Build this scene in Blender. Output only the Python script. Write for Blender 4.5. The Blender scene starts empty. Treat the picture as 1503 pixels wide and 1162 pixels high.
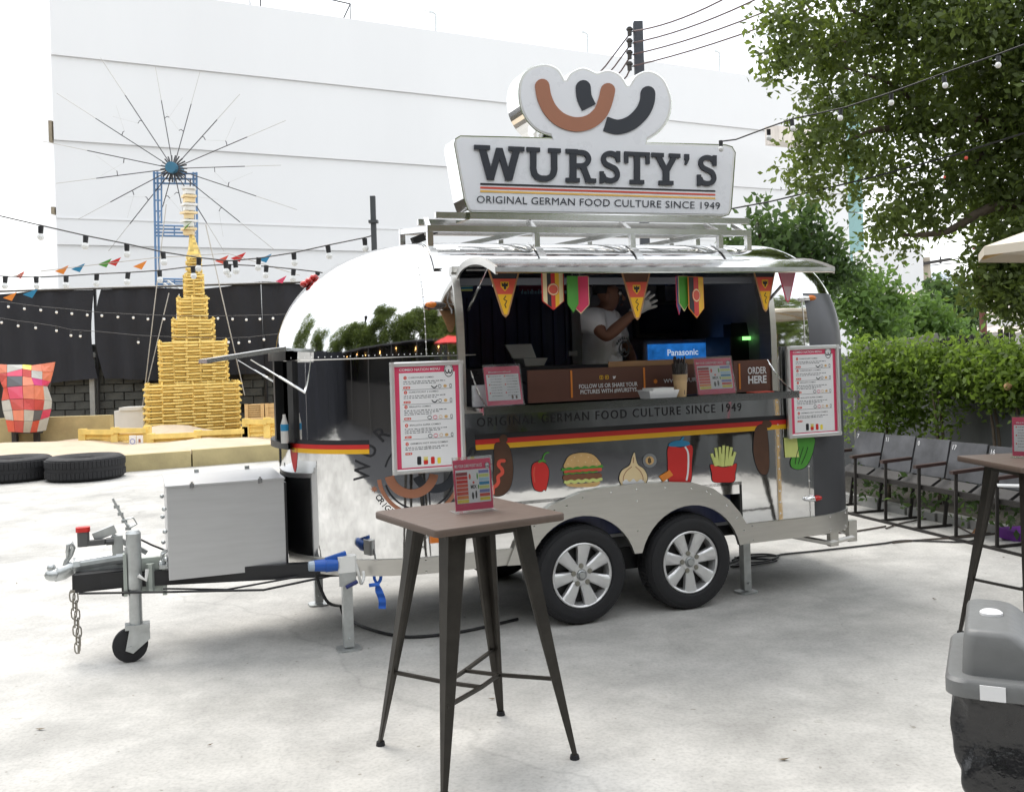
import bpy, bmesh, math, random
import numpy as np
from mathutils import Vector, Matrix
from mathutils.geometry import tessellate_polygon
random.seed(7); np.random.seed(7)
SC = bpy.context.scene
COL = SC.collection
# ---------------------------------------------------------------- camera
FPX, CX, CY, ROLL, HC = 1450.0, 751.5, 514.0, 0.032, 1.72
cr, sr = math.cos(ROLL), math.sin(ROLL)
RIGHT = np.array([cr, 0, -sr]); UP = np.array([sr, 0, cr]); FWD = np.array([0, 1.0, 0])
EYE = np.array([0, 0, HC])
cam = bpy.data.objects.new('camera', bpy.data.cameras.new('camera')); COL.objects.link(cam)
cam.data.sensor_fit = 'HORIZONTAL'; cam.data.sensor_width = 36.0
cam.data.lens = FPX / 1503.0 * 36.0
cam.data.shift_y = (CY - 581.0) / 1503.0
cam.data.clip_end = 2000.0
cam.matrix_world = Matrix(((cr, sr, 0, 0), (0, 0, -1, 0), (-sr, cr, 0, HC), (0, 0, 0, 1)))
SC.camera = cam
# ---------------------------------------------------------------- sky, sun, exposure
SUN_EL, SUN_AZ = math.radians(62), math.radians(-35)      # behind the trailer, a little to the left
world = bpy.data.worlds.new('World'); SC.world = world; world.use_nodes = True
nt = world.node_tree; nt.nodes.clear()
wo = nt.nodes.new('ShaderNodeOutputWorld'); bg = nt.nodes.new('ShaderNodeBackground')
sky = nt.nodes.new('ShaderNodeTexSky'); sky.sky_type = 'NISHITA'; sky.sun_disc = False
sky.sun_elevation = SUN_EL; sky.sun_rotation = SUN_AZ; sky.dust_density = 4.0; sky.air_density = 1.2
tc = nt.nodes.new('ShaderNodeTexCoord'); nz = nt.nodes.new('ShaderNodeTexNoise')
nz.inputs['Scale'].default_value = 2.6; nz.inputs['Detail'].default_value = 5.0
ramp = nt.nodes.new('ShaderNodeValToRGB')
ramp.color_ramp.elements[0].position = .32; ramp.color_ramp.elements[0].color = (7.0, 7.4, 8.0, 1)
ramp.color_ramp.elements[1].position = .66; ramp.color_ramp.elements[1].color = (10.5, 10.6, 10.6, 1)
mixc = nt.nodes.new('ShaderNodeMix'); mixc.data_type = 'RGBA'; mixc.inputs[0].default_value = .86
L = nt.links.new
L(tc.outputs['Generated'], nz.inputs['Vector']); L(nz.outputs['Fac'], ramp.inputs['Fac'])
L(sky.outputs['Color'], mixc.inputs[6]); L(ramp.outputs['Color'], mixc.inputs[7])
L(mixc.outputs[2], bg.inputs['Color']); bg.inputs['Strength'].default_value = .10
L(bg.outputs['Background'], wo.inputs['Surface'])
sun = bpy.data.objects.new('sun', bpy.data.lights.new('sun', 'SUN')); COL.objects.link(sun)
sun.data.energy = 1.15; sun.data.angle = math.radians(36); sun.data.color = (1.0, .95, .87)
sd = Vector((math.sin(SUN_AZ) * math.cos(SUN_EL), math.cos(SUN_AZ) * math.cos(SUN_EL), math.sin(SUN_EL)))
sun.rotation_euler = sd.to_track_quat('Z', 'Y').to_euler(); sun.location = (0, 0, 30)
vs = SC.view_settings
SC.display_settings.display_device = 'sRGB'; vs.view_transform = 'Standard'; vs.look = 'None'
vs.exposure = 1.06; vs.gamma = 1.0; vs.use_curve_mapping = False
SC.render.engine = 'CYCLES'
SC.cycles.max_bounces = 7; SC.cycles.glossy_bounces = 5; SC.cycles.transparent_max_bounces = 12
SC.cycles.caustics_reflective = False; SC.cycles.caustics_refractive = False
# ---------------------------------------------------------------- pixel -> place
def ray(px, py): return RIGHT * (px - CX) / FPX - UP * (py - CY) / FPX + FWD
def G(px, py, z=0.0):
    d = ray(px, py); p = EYE + d * ((z - HC) / d[2]); return Vector(p)
def D(px, py, y): return Vector(EYE + ray(px, py) * y)
TA = math.radians(20.8)
U = np.array([math.cos(TA), math.sin(TA), 0]); N = np.array([math.sin(TA), -math.cos(TA), 0])
TO = np.array(G(858, 917)) - N * .82; TO[2] = 0
def loc(P):
    q = np.array(P) - TO; return Vector((q @ U, -(q @ N), q[2]))
def S(px, py, Y=.82):
    """photograph pixel -> trailer coordinates on the plane Y metres out from its centre line"""
    d = ray(px, py); t = ((TO - EYE) @ N + Y) / (d @ N); return loc(EYE + d * t)
# ---------------------------------------------------------------- materials
MATS = {}
def mat(name, col, rough=.6, metal=0.0, var=.12, vscale=6.0, bump=0.0, bscale=60.0, emit=0.0, spec=.5,
        trans=0.0, alpha=1.0, island=0.0, streak=None):
    if name in MATS: return MATS[name]
    m = bpy.data.materials.new(name); m.use_nodes = True; MATS[name] = m
    t = m.node_tree; b = t.nodes['Principled BSDF']
    b.inputs['Base Color'].default_value = (*col, 1); b.inputs['Roughness'].default_value = rough
    b.inputs['Metallic'].default_value = metal; b.inputs['Specular IOR Level'].default_value = spec
    if trans: b.inputs['Transmission Weight'].default_value = trans
    if alpha < 1: b.inputs['Alpha'].default_value = alpha
    co = t.nodes.new('ShaderNodeTexCoord')
    mp = t.nodes.new('ShaderNodeMapping'); t.links.new(co.outputs['Object'], mp.inputs['Vector'])
    if streak: mp.inputs['Scale'].default_value = streak
    if var or island:
        n = t.nodes.new('ShaderNodeTexNoise'); n.inputs['Scale'].default_value = vscale; n.inputs['Detail'].default_value = 6
        n.inputs['Roughness'].default_value = .62
        t.links.new(mp.outputs['Vector'], n.inputs['Vector'])
        mr = t.nodes.new('ShaderNodeMapRange'); mr.inputs[1].default_value = .25; mr.inputs[2].default_value = .75
        mr.inputs[3].default_value = 1 - var; mr.inputs[4].default_value = 1 + var
        t.links.new(n.outputs['Fac'], mr.inputs[0])
        hs = t.nodes.new('ShaderNodeHueSaturation'); hs.inputs['Color'].default_value = (*col, 1)
        if island:
            g = t.nodes.new('ShaderNodeNewGeometry'); m2 = t.nodes.new('ShaderNodeMapRange')
            m2.inputs[3].default_value = 1 - island; m2.inputs[4].default_value = 1 + island
            t.links.new(g.outputs['Random Per Island'], m2.inputs[0])
            mu = t.nodes.new('ShaderNodeMath'); mu.operation = 'MULTIPLY'
            t.links.new(mr.outputs[0], mu.inputs[0]); t.links.new(m2.outputs[0], mu.inputs[1])
            t.links.new(mu.outputs[0], hs.inputs['Value'])
        else: t.links.new(mr.outputs[0], hs.inputs['Value'])
        t.links.new(hs.outputs['Color'], b.inputs['Base Color'])
        if emit: t.links.new(hs.outputs['Color'], b.inputs['Emission Color'])
        if metal < .5 and not trans:
            m3 = t.nodes.new('ShaderNodeMapRange'); m3.inputs[1].default_value = .3; m3.inputs[2].default_value = .7
            m3.inputs[3].default_value = max(0, rough - .08); m3.inputs[4].default_value = min(1, rough + .08)
            t.links.new(n.outputs['Fac'], m3.inputs[0]); t.links.new(m3.outputs[0], b.inputs['Roughness'])
    if emit:
        b.inputs['Emission Color'].default_value = (*col, 1); b.inputs['Emission Strength'].default_value = emit
    if bump:
        n2 = t.nodes.new('ShaderNodeTexNoise'); n2.inputs['Scale'].default_value = bscale; n2.inputs['Detail'].default_value = 4
        t.links.new(mp.outputs['Vector'], n2.inputs['Vector'])
        bp = t.nodes.new('ShaderNodeBump'); bp.inputs['Strength'].default_value = bump; bp.inputs['Distance'].default_value = .02
        t.links.new(n2.outputs['Fac'], bp.inputs['Height']); t.links.new(bp.outputs['Normal'], b.inputs['Normal'])
    return m
def leafmat(name, col, back, island=.45, rough=.5):
    m = mat(name, col, rough=rough, var=.35, vscale=1.3, island=island, spec=.4)
    t = m.node_tree; b = t.nodes['Principled BSDF']; out = t.nodes['Material Output']
    tr = t.nodes.new('ShaderNodeBsdfTranslucent'); tr.inputs['Color'].default_value = (*back, 1)
    mx = t.nodes.new('ShaderNodeMixShader'); mx.inputs[0].default_value = .42
    t.links.new(b.outputs[0], mx.inputs[1]); t.links.new(tr.outputs[0], mx.inputs[2]); t.links.new(mx.outputs[0], out.inputs['Surface'])
    return m
# ---------------------------------------------------------------- mesh builder
class B:
    def __init__(s): s.v = []; s.f = []
    def add(s, vs, fs):
        k = len(s.v); s.v += [tuple(v) for v in vs]; s.f += [tuple(i + k for i in f) for f in fs]; return s
    def box(s, a, b, rz=0.0, c=None, bev=0.0):
        x0, y0, z0 = a; x1, y1, z1 = b
        if bev:
            e = min(bev, (x1-x0)/2.1, (y1-y0)/2.1)
            pl = [(x0+e, y0), (x1-e, y0), (x1, y0+e), (x1, y1-e), (x1-e, y1), (x0+e, y1), (x0, y1-e), (x0, y0+e)]
        else: pl = [(x0, y0), (x1, y0), (x1, y1), (x0, y1)]
        if rz:
            cx, cy = c if c else ((x0+x1)/2, (y0+y1)/2); q = math.cos(rz); w = math.sin(rz)
            pl = [(cx + (x-cx)*q - (y-cy)*w, cy + (x-cx)*w + (y-cy)*q) for x, y in pl]
        n = len(pl)
        vs = [(x, y, z0) for x, y in pl] + [(x, y, z1) for x, y in pl]
        fs = [tuple(range(n-1, -1, -1)), tuple(range(n, 2*n))] + [(i, (i+1) % n, n+(i+1) % n, n+i) for i in range(n)]
        return s.add(vs, fs)
    def cyl(s, p0, p1, r0, r1=None, n=10, cap=True):
        p0 = Vector(p0); p1 = Vector(p1); r1 = r0 if r1 is None else r1
        d = (p1-p0); q = d.to_track_quat('Z', 'Y') if d.length > 1e-9 else Vector((0, 0, 1)).to_track_quat('Z', 'Y')
        vs = []
        for p, r in ((p0, r0), (p1, r1)):
            for i in range(n):
                a = 2*math.pi*i/n; vs.append(p + q @ Vector((r*math.cos(a), r*math.sin(a), 0)))
        fs = [(i, (i+1) % n, n+(i+1) % n, n+i) for i in range(n)]
        if cap: fs += [tuple(range(n-1, -1, -1)), tuple(range(n, 2*n))]
        return s.add(vs, fs)
    def tube(s, pts, r, n=6, closed=False):
        pts = [Vector(p) for p in pts]; m = len(pts); vs = []; fs = []
        rr = r if isinstance(r, (list, tuple)) else [r]*m
        up = Vector((.123, .3, 1)).normalized()
        for i, p in enumerate(pts):
            a = pts[i-1] if (i or closed) else pts[i]; b = pts[(i+1) % m] if (i < m-1 or closed) else pts[i]
            t = (b-a).normalized(); x = t.cross(up)
            if x.length < .05: x = t.cross(Vector((1, .2, 0)))
            x.normalize(); y = t.cross(x)
            for k in range(n):
                w = 2*math.pi*k/n; vs.append(p + (x*math.cos(w) + y*math.sin(w))*rr[i])
        for i in range(m if closed else m-1):
            for k in range(n):
                j = (i+1) % m; fs.append((i*n+k, i*n+(k+1) % n, j*n+(k+1) % n, j*n+k))
        if not closed: fs += [tuple(range(n-1, -1, -1)), tuple(range((m-1)*n, m*n))]
        return s.add(vs, fs)
    def bar(s, p0, p1, w, h, up=(0, 0, 1)):
        p0 = Vector(p0); p1 = Vector(p1); t = (p1-p0).normalized(); u_ = Vector(up)
        x = t.cross(u_)
        if x.length < .01: x = t.cross(Vector((0, 1, 0)))
        x.normalize(); z = x.cross(t).normalized(); vs = []
        for p in (p0, p1):
            for a, b in ((-1, -1), (1, -1), (1, 1), (-1, 1)): vs.append(p + x*(a*w/2) + z*(b*h/2))
        return s.add(vs, [(3, 2, 1, 0), (4, 5, 6, 7), (0, 1, 5, 4), (1, 2, 6, 5), (2, 3, 7, 6), (3, 0, 4, 7)])
    def lathe(s, prof, c=(0, 0, 0), ax='Z', n=24, open_=True):
        vs = []; fs = []; m = len(prof); c = Vector(c)
        for i in range(n):
            a = 2*math.pi*i/n; q = math.cos(a); w = math.sin(a)
            for r, h in prof:
                vs.append(c + (Vector((r*q, r*w, h)) if ax == 'Z' else Vector((r*q, h, r*w))))
        for i in range(n):
            j = (i+1) % n
            for k in range(m-1): fs.append((i*m+k, j*m+k, j*m+k+1, i*m+k+1))
        return s.add(vs, fs)
    def ball(s, c, r, n=10, sq=(1, 1, 1)):
        m = max(5, n//2+1)
        prof = [(math.sin(math.pi*i/(m-1)), -math.cos(math.pi*i/(m-1))) for i in range(m)]
        vs = []; fs = []
        for i in range(n):
            a = 2*math.pi*i/n
            for q, h in prof: vs.append((c[0]+r*sq[0]*q*math.cos(a), c[1]+r*sq[1]*q*math.sin(a), c[2]+r*sq[2]*h))
        for i in range(n):
            j = (i+1) % n
            for k in range(m-1): fs.append((i*m+k, j*m+k, j*m+k+1, i*m+k+1))
        return s.add(vs, fs)
    def prism(s, poly, front, depth=None):
        """poly: 2-D outline; front(p)->3-D; depth: 3-D vector to the back face (None = a flat sheet)"""
        P = [Vector(front(p)) for p in poly]; n = len(P)
        tri = tessellate_polygon([[Vector((p[0], p[1], 0)) for p in poly]])
        if depth is None: return s.add(P, [tuple(t) for t in tri])
        d = Vector(depth); fs = [tuple(t) for t in tri] + [tuple(i+n for i in reversed(t)) for t in tri]
        fs += [(i, (i+1) % n, n+(i+1) % n, n+i) for i in range(n)]
        return s.add(P + [p+d for p in P], fs)
    def ribbon(s, path, w, front, depth=None, caps=(False, False)):
        P = [Vector((p[0], p[1])) for p in path]; m = len(P); Lp = []; Rp = []
        ww = w if isinstance(w, (list, tuple)) else [w]*m
        for i, p in enumerate(P):
            t = ((P[min(i+1, m-1)]-P[max(i-1, 0)])).normalized(); nn = Vector((-t.y, t.x))
            Lp.append(p+nn*ww[i]/2); Rp.append(p-nn*ww[i]/2)
        poly = list(Lp)
        if caps[1]:
            t = (P[-1]-P[-2]).normalized(); nn = Vector((-t.y, t.x))
            poly += [P[-1] + nn*(ww[-1]/2*math.cos(a)) + t*(ww[-1]/2*math.sin(a)) for a in [math.pi*k/8 for k in range(1, 8)]]
        poly += Rp[::-1]
        if caps[0]:
            t = (P[0]-P[1]).normalized(); nn = Vector((-t.y, t.x))
            poly += [P[0] + nn*(ww[0]/2*math.cos(a)) + t*(ww[0]/2*math.sin(a)) for a in [math.pi*k/8 for k in range(1, 8)]]
        return s.prism([(p.x, p.y) for p in poly], front, depth)
    def mesh(s, name, base=(0, 0, 0), smooth=False):
        me = bpy.data.meshes.new(name); bx, by, bz = base
        me.from_pydata([(v[0]-bx, v[1]-by, v[2]-bz) for v in s.v], [], s.f)
        bm = bmesh.new(); bm.from_mesh(me); bmesh.ops.recalc_face_normals(bm, faces=bm.faces); bm.to_mesh(me); bm.free()
        if smooth:
            me.polygons.foreach_set('use_smooth', [True]*len(me.polygons))
            if smooth != 'all': me.set_sharp_from_angle(angle=math.radians(38))
        me.update(); return me
def spline(pts, k=6, closed=False):
    P = [np.array(p, float) for p in pts]; n = len(P); out = []
    rng = range(n if closed else n-1)
    for i in rng:
        a = P[(i-1) % n] if (closed or i) else P[0]; b = P[i]; c = P[(i+1) % n]
        d = P[(i+2) % n] if (closed or i+2 < n) else P[-1]
        for j in range(k):
            t = j/k; out.append(tuple(.5*((2*b)+(-a+c)*t+(2*a-5*b+4*c-d)*t*t+(-a+3*b-3*c+d)*t**3)))
    if not closed: out.append(tuple(P[-1]))
    return out
def circle(cx, cy, r, n=20, ry=None): return [(cx+r*math.cos(2*math.pi*i/n), cy+(ry or r)*math.sin(2*math.pi*i/n)) for i in range(n)]
def rrect(x0, y0, x1, y1, r, n=4):
    o = []
    for cx, cy, a0 in ((x1-r, y1-r, 0), (x0+r, y1-r, 90), (x0+r, y0+r, 180), (x1-r, y0+r, 270)):
        for k in range(n+1):
            a = math.radians(a0+90*k/n); o.append((cx+r*math.cos(a), cy+r*math.sin(a)))
    return o
TXT = {}
def text(b, s, front, height, cx=None, x0=None, y=0.0, width=None, bold=0.0, space=1.0):
    """flat lettering: front((x, y)) -> 3-D; centred at cx or starting at x0, baseline y"""
    key = (s, bold, space)
    if key not in TXT:
        cu = bpy.data.curves.new('t', 'FONT'); cu.body = s; cu.size = 1; cu.offset = bold; cu.resolution_u = 3; cu.space_character = space
        o = bpy.data.objects.new('t', cu); COL.objects.link(o)
        dg = bpy.context.evaluated_depsgraph_get(); me = bpy.data.meshes.new_from_object(o.evaluated_get(dg))
        TXT[key] = ([tuple(v.co) for v in me.vertices], [tuple(p.vertices) for p in me.polygons])
        bpy.data.objects.remove(o); bpy.data.curves.remove(cu); bpy.data.meshes.remove(me)
    V, F = TXT[key]
    if not V: return
    xs = [v[0] for v in V]; k = height/.72; w = (max(xs)-min(xs))*k; kx = k if width is None else k*width/w; w = w if width is None else width
    st = x0 if x0 is not None else cx-w/2
    b.add([front((st+(v[0]-min(xs))*kx, y+v[1]*k)) for v in V], F)
# ---------------------------------------------------------------- objects
WORLD = Matrix.Identity(4)
TRL = Matrix.Translation(Vector(TO)) @ Matrix.Rotation(TA, 4, 'Z')
BASE = {}
def tag(o, label=None, cat=None, group=None, kind=None):
    if label: o['label'] = label
    if cat: o['category'] = cat
    if group: o['group'] = group
    if kind: o['kind'] = kind
    return o
def thing(name, label, cat, base=(0, 0, 0), frame=WORLD, group=None, kind=None):
    o = bpy.data.objects.new(name, None); COL.objects.link(o); o.empty_display_size = .1
    o.matrix_world = frame @ Matrix.Translation(Vector(base)); BASE[o.name] = tuple(base)
    return tag(o, label, cat, group, kind)
def root_of(o):
    while o.parent: o = o.parent
    return o
def part(name, b, m, parent, label=None, kind=None, smooth=False):
    me = b.mesh(name, BASE[root_of(parent).name], smooth) if isinstance(b, B) else b
    if m and not me.materials: me.materials.append(m)
    o = bpy.data.objects.new(name, me); COL.objects.link(o); o.parent = parent
    return tag(o, label, None, None, kind)
def solo(name, label, cat, b, m, base=(0, 0, 0), frame=WORLD, group=None, kind=None, smooth=False):
    me = b.mesh(name, base, smooth) if isinstance(b, B) else b
    if m: me.materials.append(m)
    o = bpy.data.objects.new(name, me); COL.objects.link(o)
    o.matrix_world = frame @ Matrix.Translation(Vector(base)); BASE[o.name] = tuple(base)
    return tag(o, label, cat, group, kind)
def copy_tree(o, parent=None):
    c = o.copy(); COL.objects.link(c); c.parent = parent
    if o.name in BASE: BASE[c.name] = BASE[o.name]
    for ch in list(o.children): copy_tree(ch, c)
    return c
def leaves(twigs, per, size, spread, seed, droop=.3):
    """leaf-sized folded quads around twig ends -> mesh"""
    rs = np.random.RandomState(seed); T = np.asarray(twigs, float); n = len(T)*per
    P = np.repeat(T, per, axis=0) + rs.normal(0, spread, (n, 3))
    d = rs.normal(0, 1, (n, 3)); d[:, 2] -= droop; d /= np.linalg.norm(d, axis=1)[:, None]
    r = rs.normal(0, 1, (n, 3)); r[:, 2] *= .5
    x = np.cross(d, r); x /= np.linalg.norm(x, axis=1)[:, None] + 1e-9
    up = np.cross(x, d)
    sz = size*rs.uniform(.6, 1.35, n)[:, None]
    v = np.empty((n, 4, 3)); v[:, 0] = P; v[:, 2] = P + d*sz
    v[:, 1] = P + d*sz*.45 + x*sz*.27 + up*sz*.1; v[:, 3] = P + d*sz*.45 - x*sz*.27 + up*sz*.1
    me = bpy.data.meshes.new('leaves'); me.vertices.add(n*4); me.vertices.foreach_set('co', v.reshape(-1))
    me.loops.add(n*4); me.loops.foreach_set('vertex_index', np.arange(n*4, dtype=np.int32))
    me.polygons.add(n); me.polygons.foreach_set('loop_start', np.arange(0, n*4, 4, dtype=np.int32))
    me.update(calc_edges=True); me.validate(); return me
def blob_twigs(blobs, dens, seed, shell=.55):
    """twig ends inside ellipsoids (x, y, z, rx, ry, rz)"""
    rs = np.random.RandomState(seed); out = []
    for x, y, z, a, b_, c in blobs:
        k = max(4, int(dens*(a*b_+b_*c+a*c)))
        q = rs.normal(0, 1, (k, 3)); q /= np.linalg.norm(q, axis=1)[:, None]
        q *= (shell+(1-shell)*rs.uniform(0, 1, k)**.7)[:, None]
        out.append(q*np.array([a, b_, c])+np.array([x, y, z]))
    return np.concatenate(out)
# ================================================================ materials used by many
M_wall = mat('white_facade', (.715, .718, .722), .7, var=.03, vscale=.25, streak=(1, 1, .25))
M_rack = mat('rack_steel', (.60, .60, .59), .24, 1.0, var=.12, vscale=5)
M_steel = mat('polished_steel', (.86, .86, .85), .12, 1.0, var=.05, vscale=3)
M_galv = mat('galvanised', (.52, .54, .54), .42, .85, var=.18, vscale=14)
M_brush = mat('brushed_aluminium', (.60, .585, .55), .36, .9, var=.06, vscale=4, streak=(1, 1, 12))
M_box = mat('box_aluminium', (.57, .575, .585), .40, .75, var=.06, vscale=3, streak=(1, 1, 10))
M_film = mat('grey_film', (.085, .087, .094), .40, .35, var=.06, vscale=5)
M_black = mat('black_paint', (.016, .016, .018), .42, var=.2, vscale=12)
M_rubber = mat('rubber', (.014, .014, .016), .75, var=.25, vscale=18, bump=.15, bscale=90)
M_blackcloth = mat('black_cloth', (.020, .021, .027), .9, var=.4, vscale=.9, bump=.5, bscale=5)
M_navy = mat('navy_panel', (.010, .012, .032), .45, var=.3, vscale=3)
M_white = mat('white_print', (.80, .80, .81), .45, var=.02)
M_whiteplastic = mat('white_plastic', (.74, .74, .72), .4, var=.04)
M_ink = mat('ink_black', (.012, .012, .016), .5, var=.05)
M_charcoal = mat('charcoal_print', (.020, .024, .034), .5, var=.05)
M_brown = mat('brown_print', (.36, .15, .085), .5, var=.06)
M_pink = mat('pink_print', (.68, .055, .135), .45, var=.04)
M_red = mat('red_print', (.60, .025, .022), .4, var=.05)
M_gold = mat('gold_print', (.83, .46, .018), .4, var=.04)
M_yellow = mat('yellow_print', (.80, .66, .06), .45, var=.05)
M_lime = mat('lime_print', (.62, .68, .22), .45, var=.05)
M_green = mat('green_print', (.07, .30, .035), .45, var=.08)
M_blue = mat('blue_print', (.02, .22, .42), .45, var=.06)
M_lblue = mat('pale_blue_print', (.38, .62, .74), .45, var=.05)
M_violet = mat('violet_print', (.20, .22, .50), .45, var=.05)
M_orange = mat('orange_print', (.78, .25, .035), .45, var=.05)
M_tomato = mat('tomato_print', (.66, .085, .05), .45, var=.06)
M_bun = mat('bun_print', (.66, .42, .17), .5, var=.08, vscale=20)
M_cream = mat('cream_print', (.78, .62, .36), .5, var=.06)
M_choc = mat('sausage_print', (.085, .036, .018), .5, var=.2, vscale=16)
M_meat = mat('meat_print', (.20, .075, .035), .5, var=.1)
M_brownboard = mat('brown_board', (.125, .048, .030), .55, var=.1, vscale=8)
M_acryl = mat('clear_acrylic', (.96, .97, .97), .05, var=0, trans=.95, spec=.5, alpha=.35)
M_cable = mat('black_cable', (.012, .012, .013), .5, var=0)
M_bulb = mat('frosted_bulb', (.82, .82, .80), .12, var=.03, spec=.7)
M_bluetube = mat('blue_scaffold', (.13, .24, .42), .45, var=.15, vscale=6)
M_rope = mat('pale_rope', (.45, .43, .40), .8, var=.1)
M_spoke = mat('dark_spoke', (.05, .05, .055), .6, var=.1)
M_bamboo = mat('yellow_bamboo', (.80, .60, .19), .5, var=.25, vscale=3.5, island=.25)
M_bark = mat('bark', (.11, .085, .062), .85, var=.35, vscale=9, bump=.6, bscale=24)
M_wood = mat('crate_wood', (.62, .43, .21), .65, var=.15, vscale=6, streak=(1, 1, 6))
M_weathered = mat('weathered_wood', (.05, .047, .045), .85, var=.35, vscale=7, streak=(4, 4, .6))
M_block = mat('mossy_block', (.060, .062, .058), .9, var=.5, vscale=2.4, bump=.5, bscale=14, island=.35)
M_mortar = mat('mortar', (.05, .05, .048), .95, var=.3, vscale=3)
M_conc = mat('plain_concrete', (.30, .30, .29), .85, var=.2, vscale=5, bump=.3, bscale=30)
M_teal = mat('teal_glass', (.20, .36, .355), .3, .0, var=.06, vscale=.6)
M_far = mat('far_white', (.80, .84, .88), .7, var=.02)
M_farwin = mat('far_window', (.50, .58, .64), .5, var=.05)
M_sand = mat('sand', (.55, .45, .335), .92, var=.14, vscale=2.5, bump=.6, bscale=9)
M_kerb = mat('yellow_kerb', (.44, .365, .19), .8, var=.22, vscale=2.2, bump=.2, bscale=20)
# ---- concrete yard with stains, worn pale patches and hairline cracks
gm = mat('yard_concrete', (.40, .385, .36), .8, var=.0)
t = gm.node_tree; bs = t.nodes['Principled BSDF']; co = [n for n in t.nodes if n.type == 'TEX_COORD'][0]
def NN(ty, **k):
    n = t.nodes.new(ty)
    for a, v in k.items(): n.inputs[a.replace('_', ' ')].default_value = v
    return n
n1 = NN('ShaderNodeTexNoise', Scale=.42, Detail=7, Roughness=.6); n2 = NN('ShaderNodeTexNoise', Scale=2.1, Detail=9, Roughness=.72)
n3 = NN('ShaderNodeTexNoise', Scale=55, Detail=3); n4 = NN('ShaderNodeTexNoise', Scale=1.1, Detail=4)
for n in (n1, n2, n3): t.links.new(co.outputs['Object'], n.inputs['Vector'])
r1 = t.nodes.new('ShaderNodeValToRGB'); r1.color_ramp.elements[0].position = .36; r1.color_ramp.elements[0].color = (.405, .396, .372, 1)
r1.color_ramp.elements[1].position = .62; r1.color_ramp.elements[1].color = (.57, .557, .53, 1)
r2 = t.nodes.new('ShaderNodeValToRGB'); r2.color_ramp.elements[0].position = .34; r2.color_ramp.elements[0].color = (.80, .803, .805, 1)
r2.color_ramp.elements[1].position = .60; r2.color_ramp.elements[1].color = (1.06, 1.06, 1.06, 1)
r3 = t.nodes.new('ShaderNodeValToRGB'); r3.color_ramp.elements[0].position = .30; r3.color_ramp.elements[0].color = (.86, .86, .86, 1)
r3.color_ramp.elements[1].position = .55; r3.color_ramp.elements[1].color = (1.02, 1.02, 1.02, 1)
vor = t.nodes.new('ShaderNodeTexVoronoi'); vor.feature = 'DISTANCE_TO_EDGE'; vor.inputs['Scale'].default_value = .17
va = t.nodes.new('ShaderNodeVectorMath'); va.operation = 'ADD'
t.links.new(co.outputs['Object'], va.inputs[0]); t.links.new(n4.outputs['Color'], va.inputs[1]); t.links.new(co.outputs['Object'], n4.inputs['Vector'])
t.links.new(va.outputs[0], vor.inputs['Vector'])
rc = t.nodes.new('ShaderNodeValToRGB'); rc.color_ramp.elements[0].position = 0; rc.color_ramp.elements[0].color = (.86, .86, .86, 1)
rc.color_ramp.elements[1].position = .0022; rc.color_ramp.elements[1].color = (1, 1, 1, 1)
t.links.new(vor.outputs['Distance'], rc.inputs['Fac'])
prev = None
for a, b_ in ((n1, r1), (n2, r2), (n3, r3)): t.links.new(a.outputs['Fac'], b_.inputs['Fac'])
n5 = NN('ShaderNodeTexNoise', Scale=4.2, Detail=5, Roughness=.65); t.links.new(co.outputs['Object'], n5.inputs['Vector'])
r5 = t.nodes.new('ShaderNodeValToRGB'); r5.color_ramp.elements[0].position = .655; r5.color_ramp.elements[0].color = (1, 1, 1, 1)
r5.color_ramp.elements[1].position = .74; r5.color_ramp.elements[1].color = (.70, .69, .66, 1); t.links.new(n5.outputs['Fac'], r5.inputs['Fac'])
n6 = NN('ShaderNodeTexNoise', Scale=23, Detail=2); t.links.new(co.outputs['Object'], n6.inputs['Vector'])
r6 = t.nodes.new('ShaderNodeValToRGB'); r6.color_ramp.elements[0].position = .70; r6.color_ramp.elements[0].color = (1, 1, 1, 1)
r6.color_ramp.elements[1].position = .76; r6.color_ramp.elements[1].color = (.62, .60, .56, 1); t.links.new(n6.outputs['Fac'], r6.inputs['Fac'])
n7 = NN('ShaderNodeTexNoise', Scale=1.5, Detail=12, Roughness=.74, Distortion=.4); t.links.new(co.outputs['Object'], n7.inputs['Vector'])
r7 = t.nodes.new('ShaderNodeValToRGB'); r7.color_ramp.elements[0].position = .40; r7.color_ramp.elements[0].color = (.87, .87, .87, 1)
r7.color_ramp.elements[1].position = .56; r7.color_ramp.elements[1].color = (1.02, 1.02, 1.02, 1); t.links.new(n7.outputs['Fac'], r7.inputs['Fac'])
for q in (r2, r3, rc, r5, r6, r7):
    m_ = t.nodes.new('ShaderNodeMix'); m_.data_type = 'RGBA'; m_.blend_type = 'MULTIPLY'; m_.inputs[0].default_value = 1
    t.links.new((prev or r1.outputs[0]), m_.inputs[6]); t.links.new(q.outputs[0], m_.inputs[7]); prev = m_.outputs[2]
t.links.new(prev, bs.inputs['Base Color'])
bp = t.nodes.new('ShaderNodeBump'); bp.inputs['Strength'].default_value = .25; bp.inputs['Distance'].default_value = .01
t.links.new(n2.outputs['Fac'], bp.inputs['Height']); t.links.new(bp.outputs[0], bs.inputs['Normal'])

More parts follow.
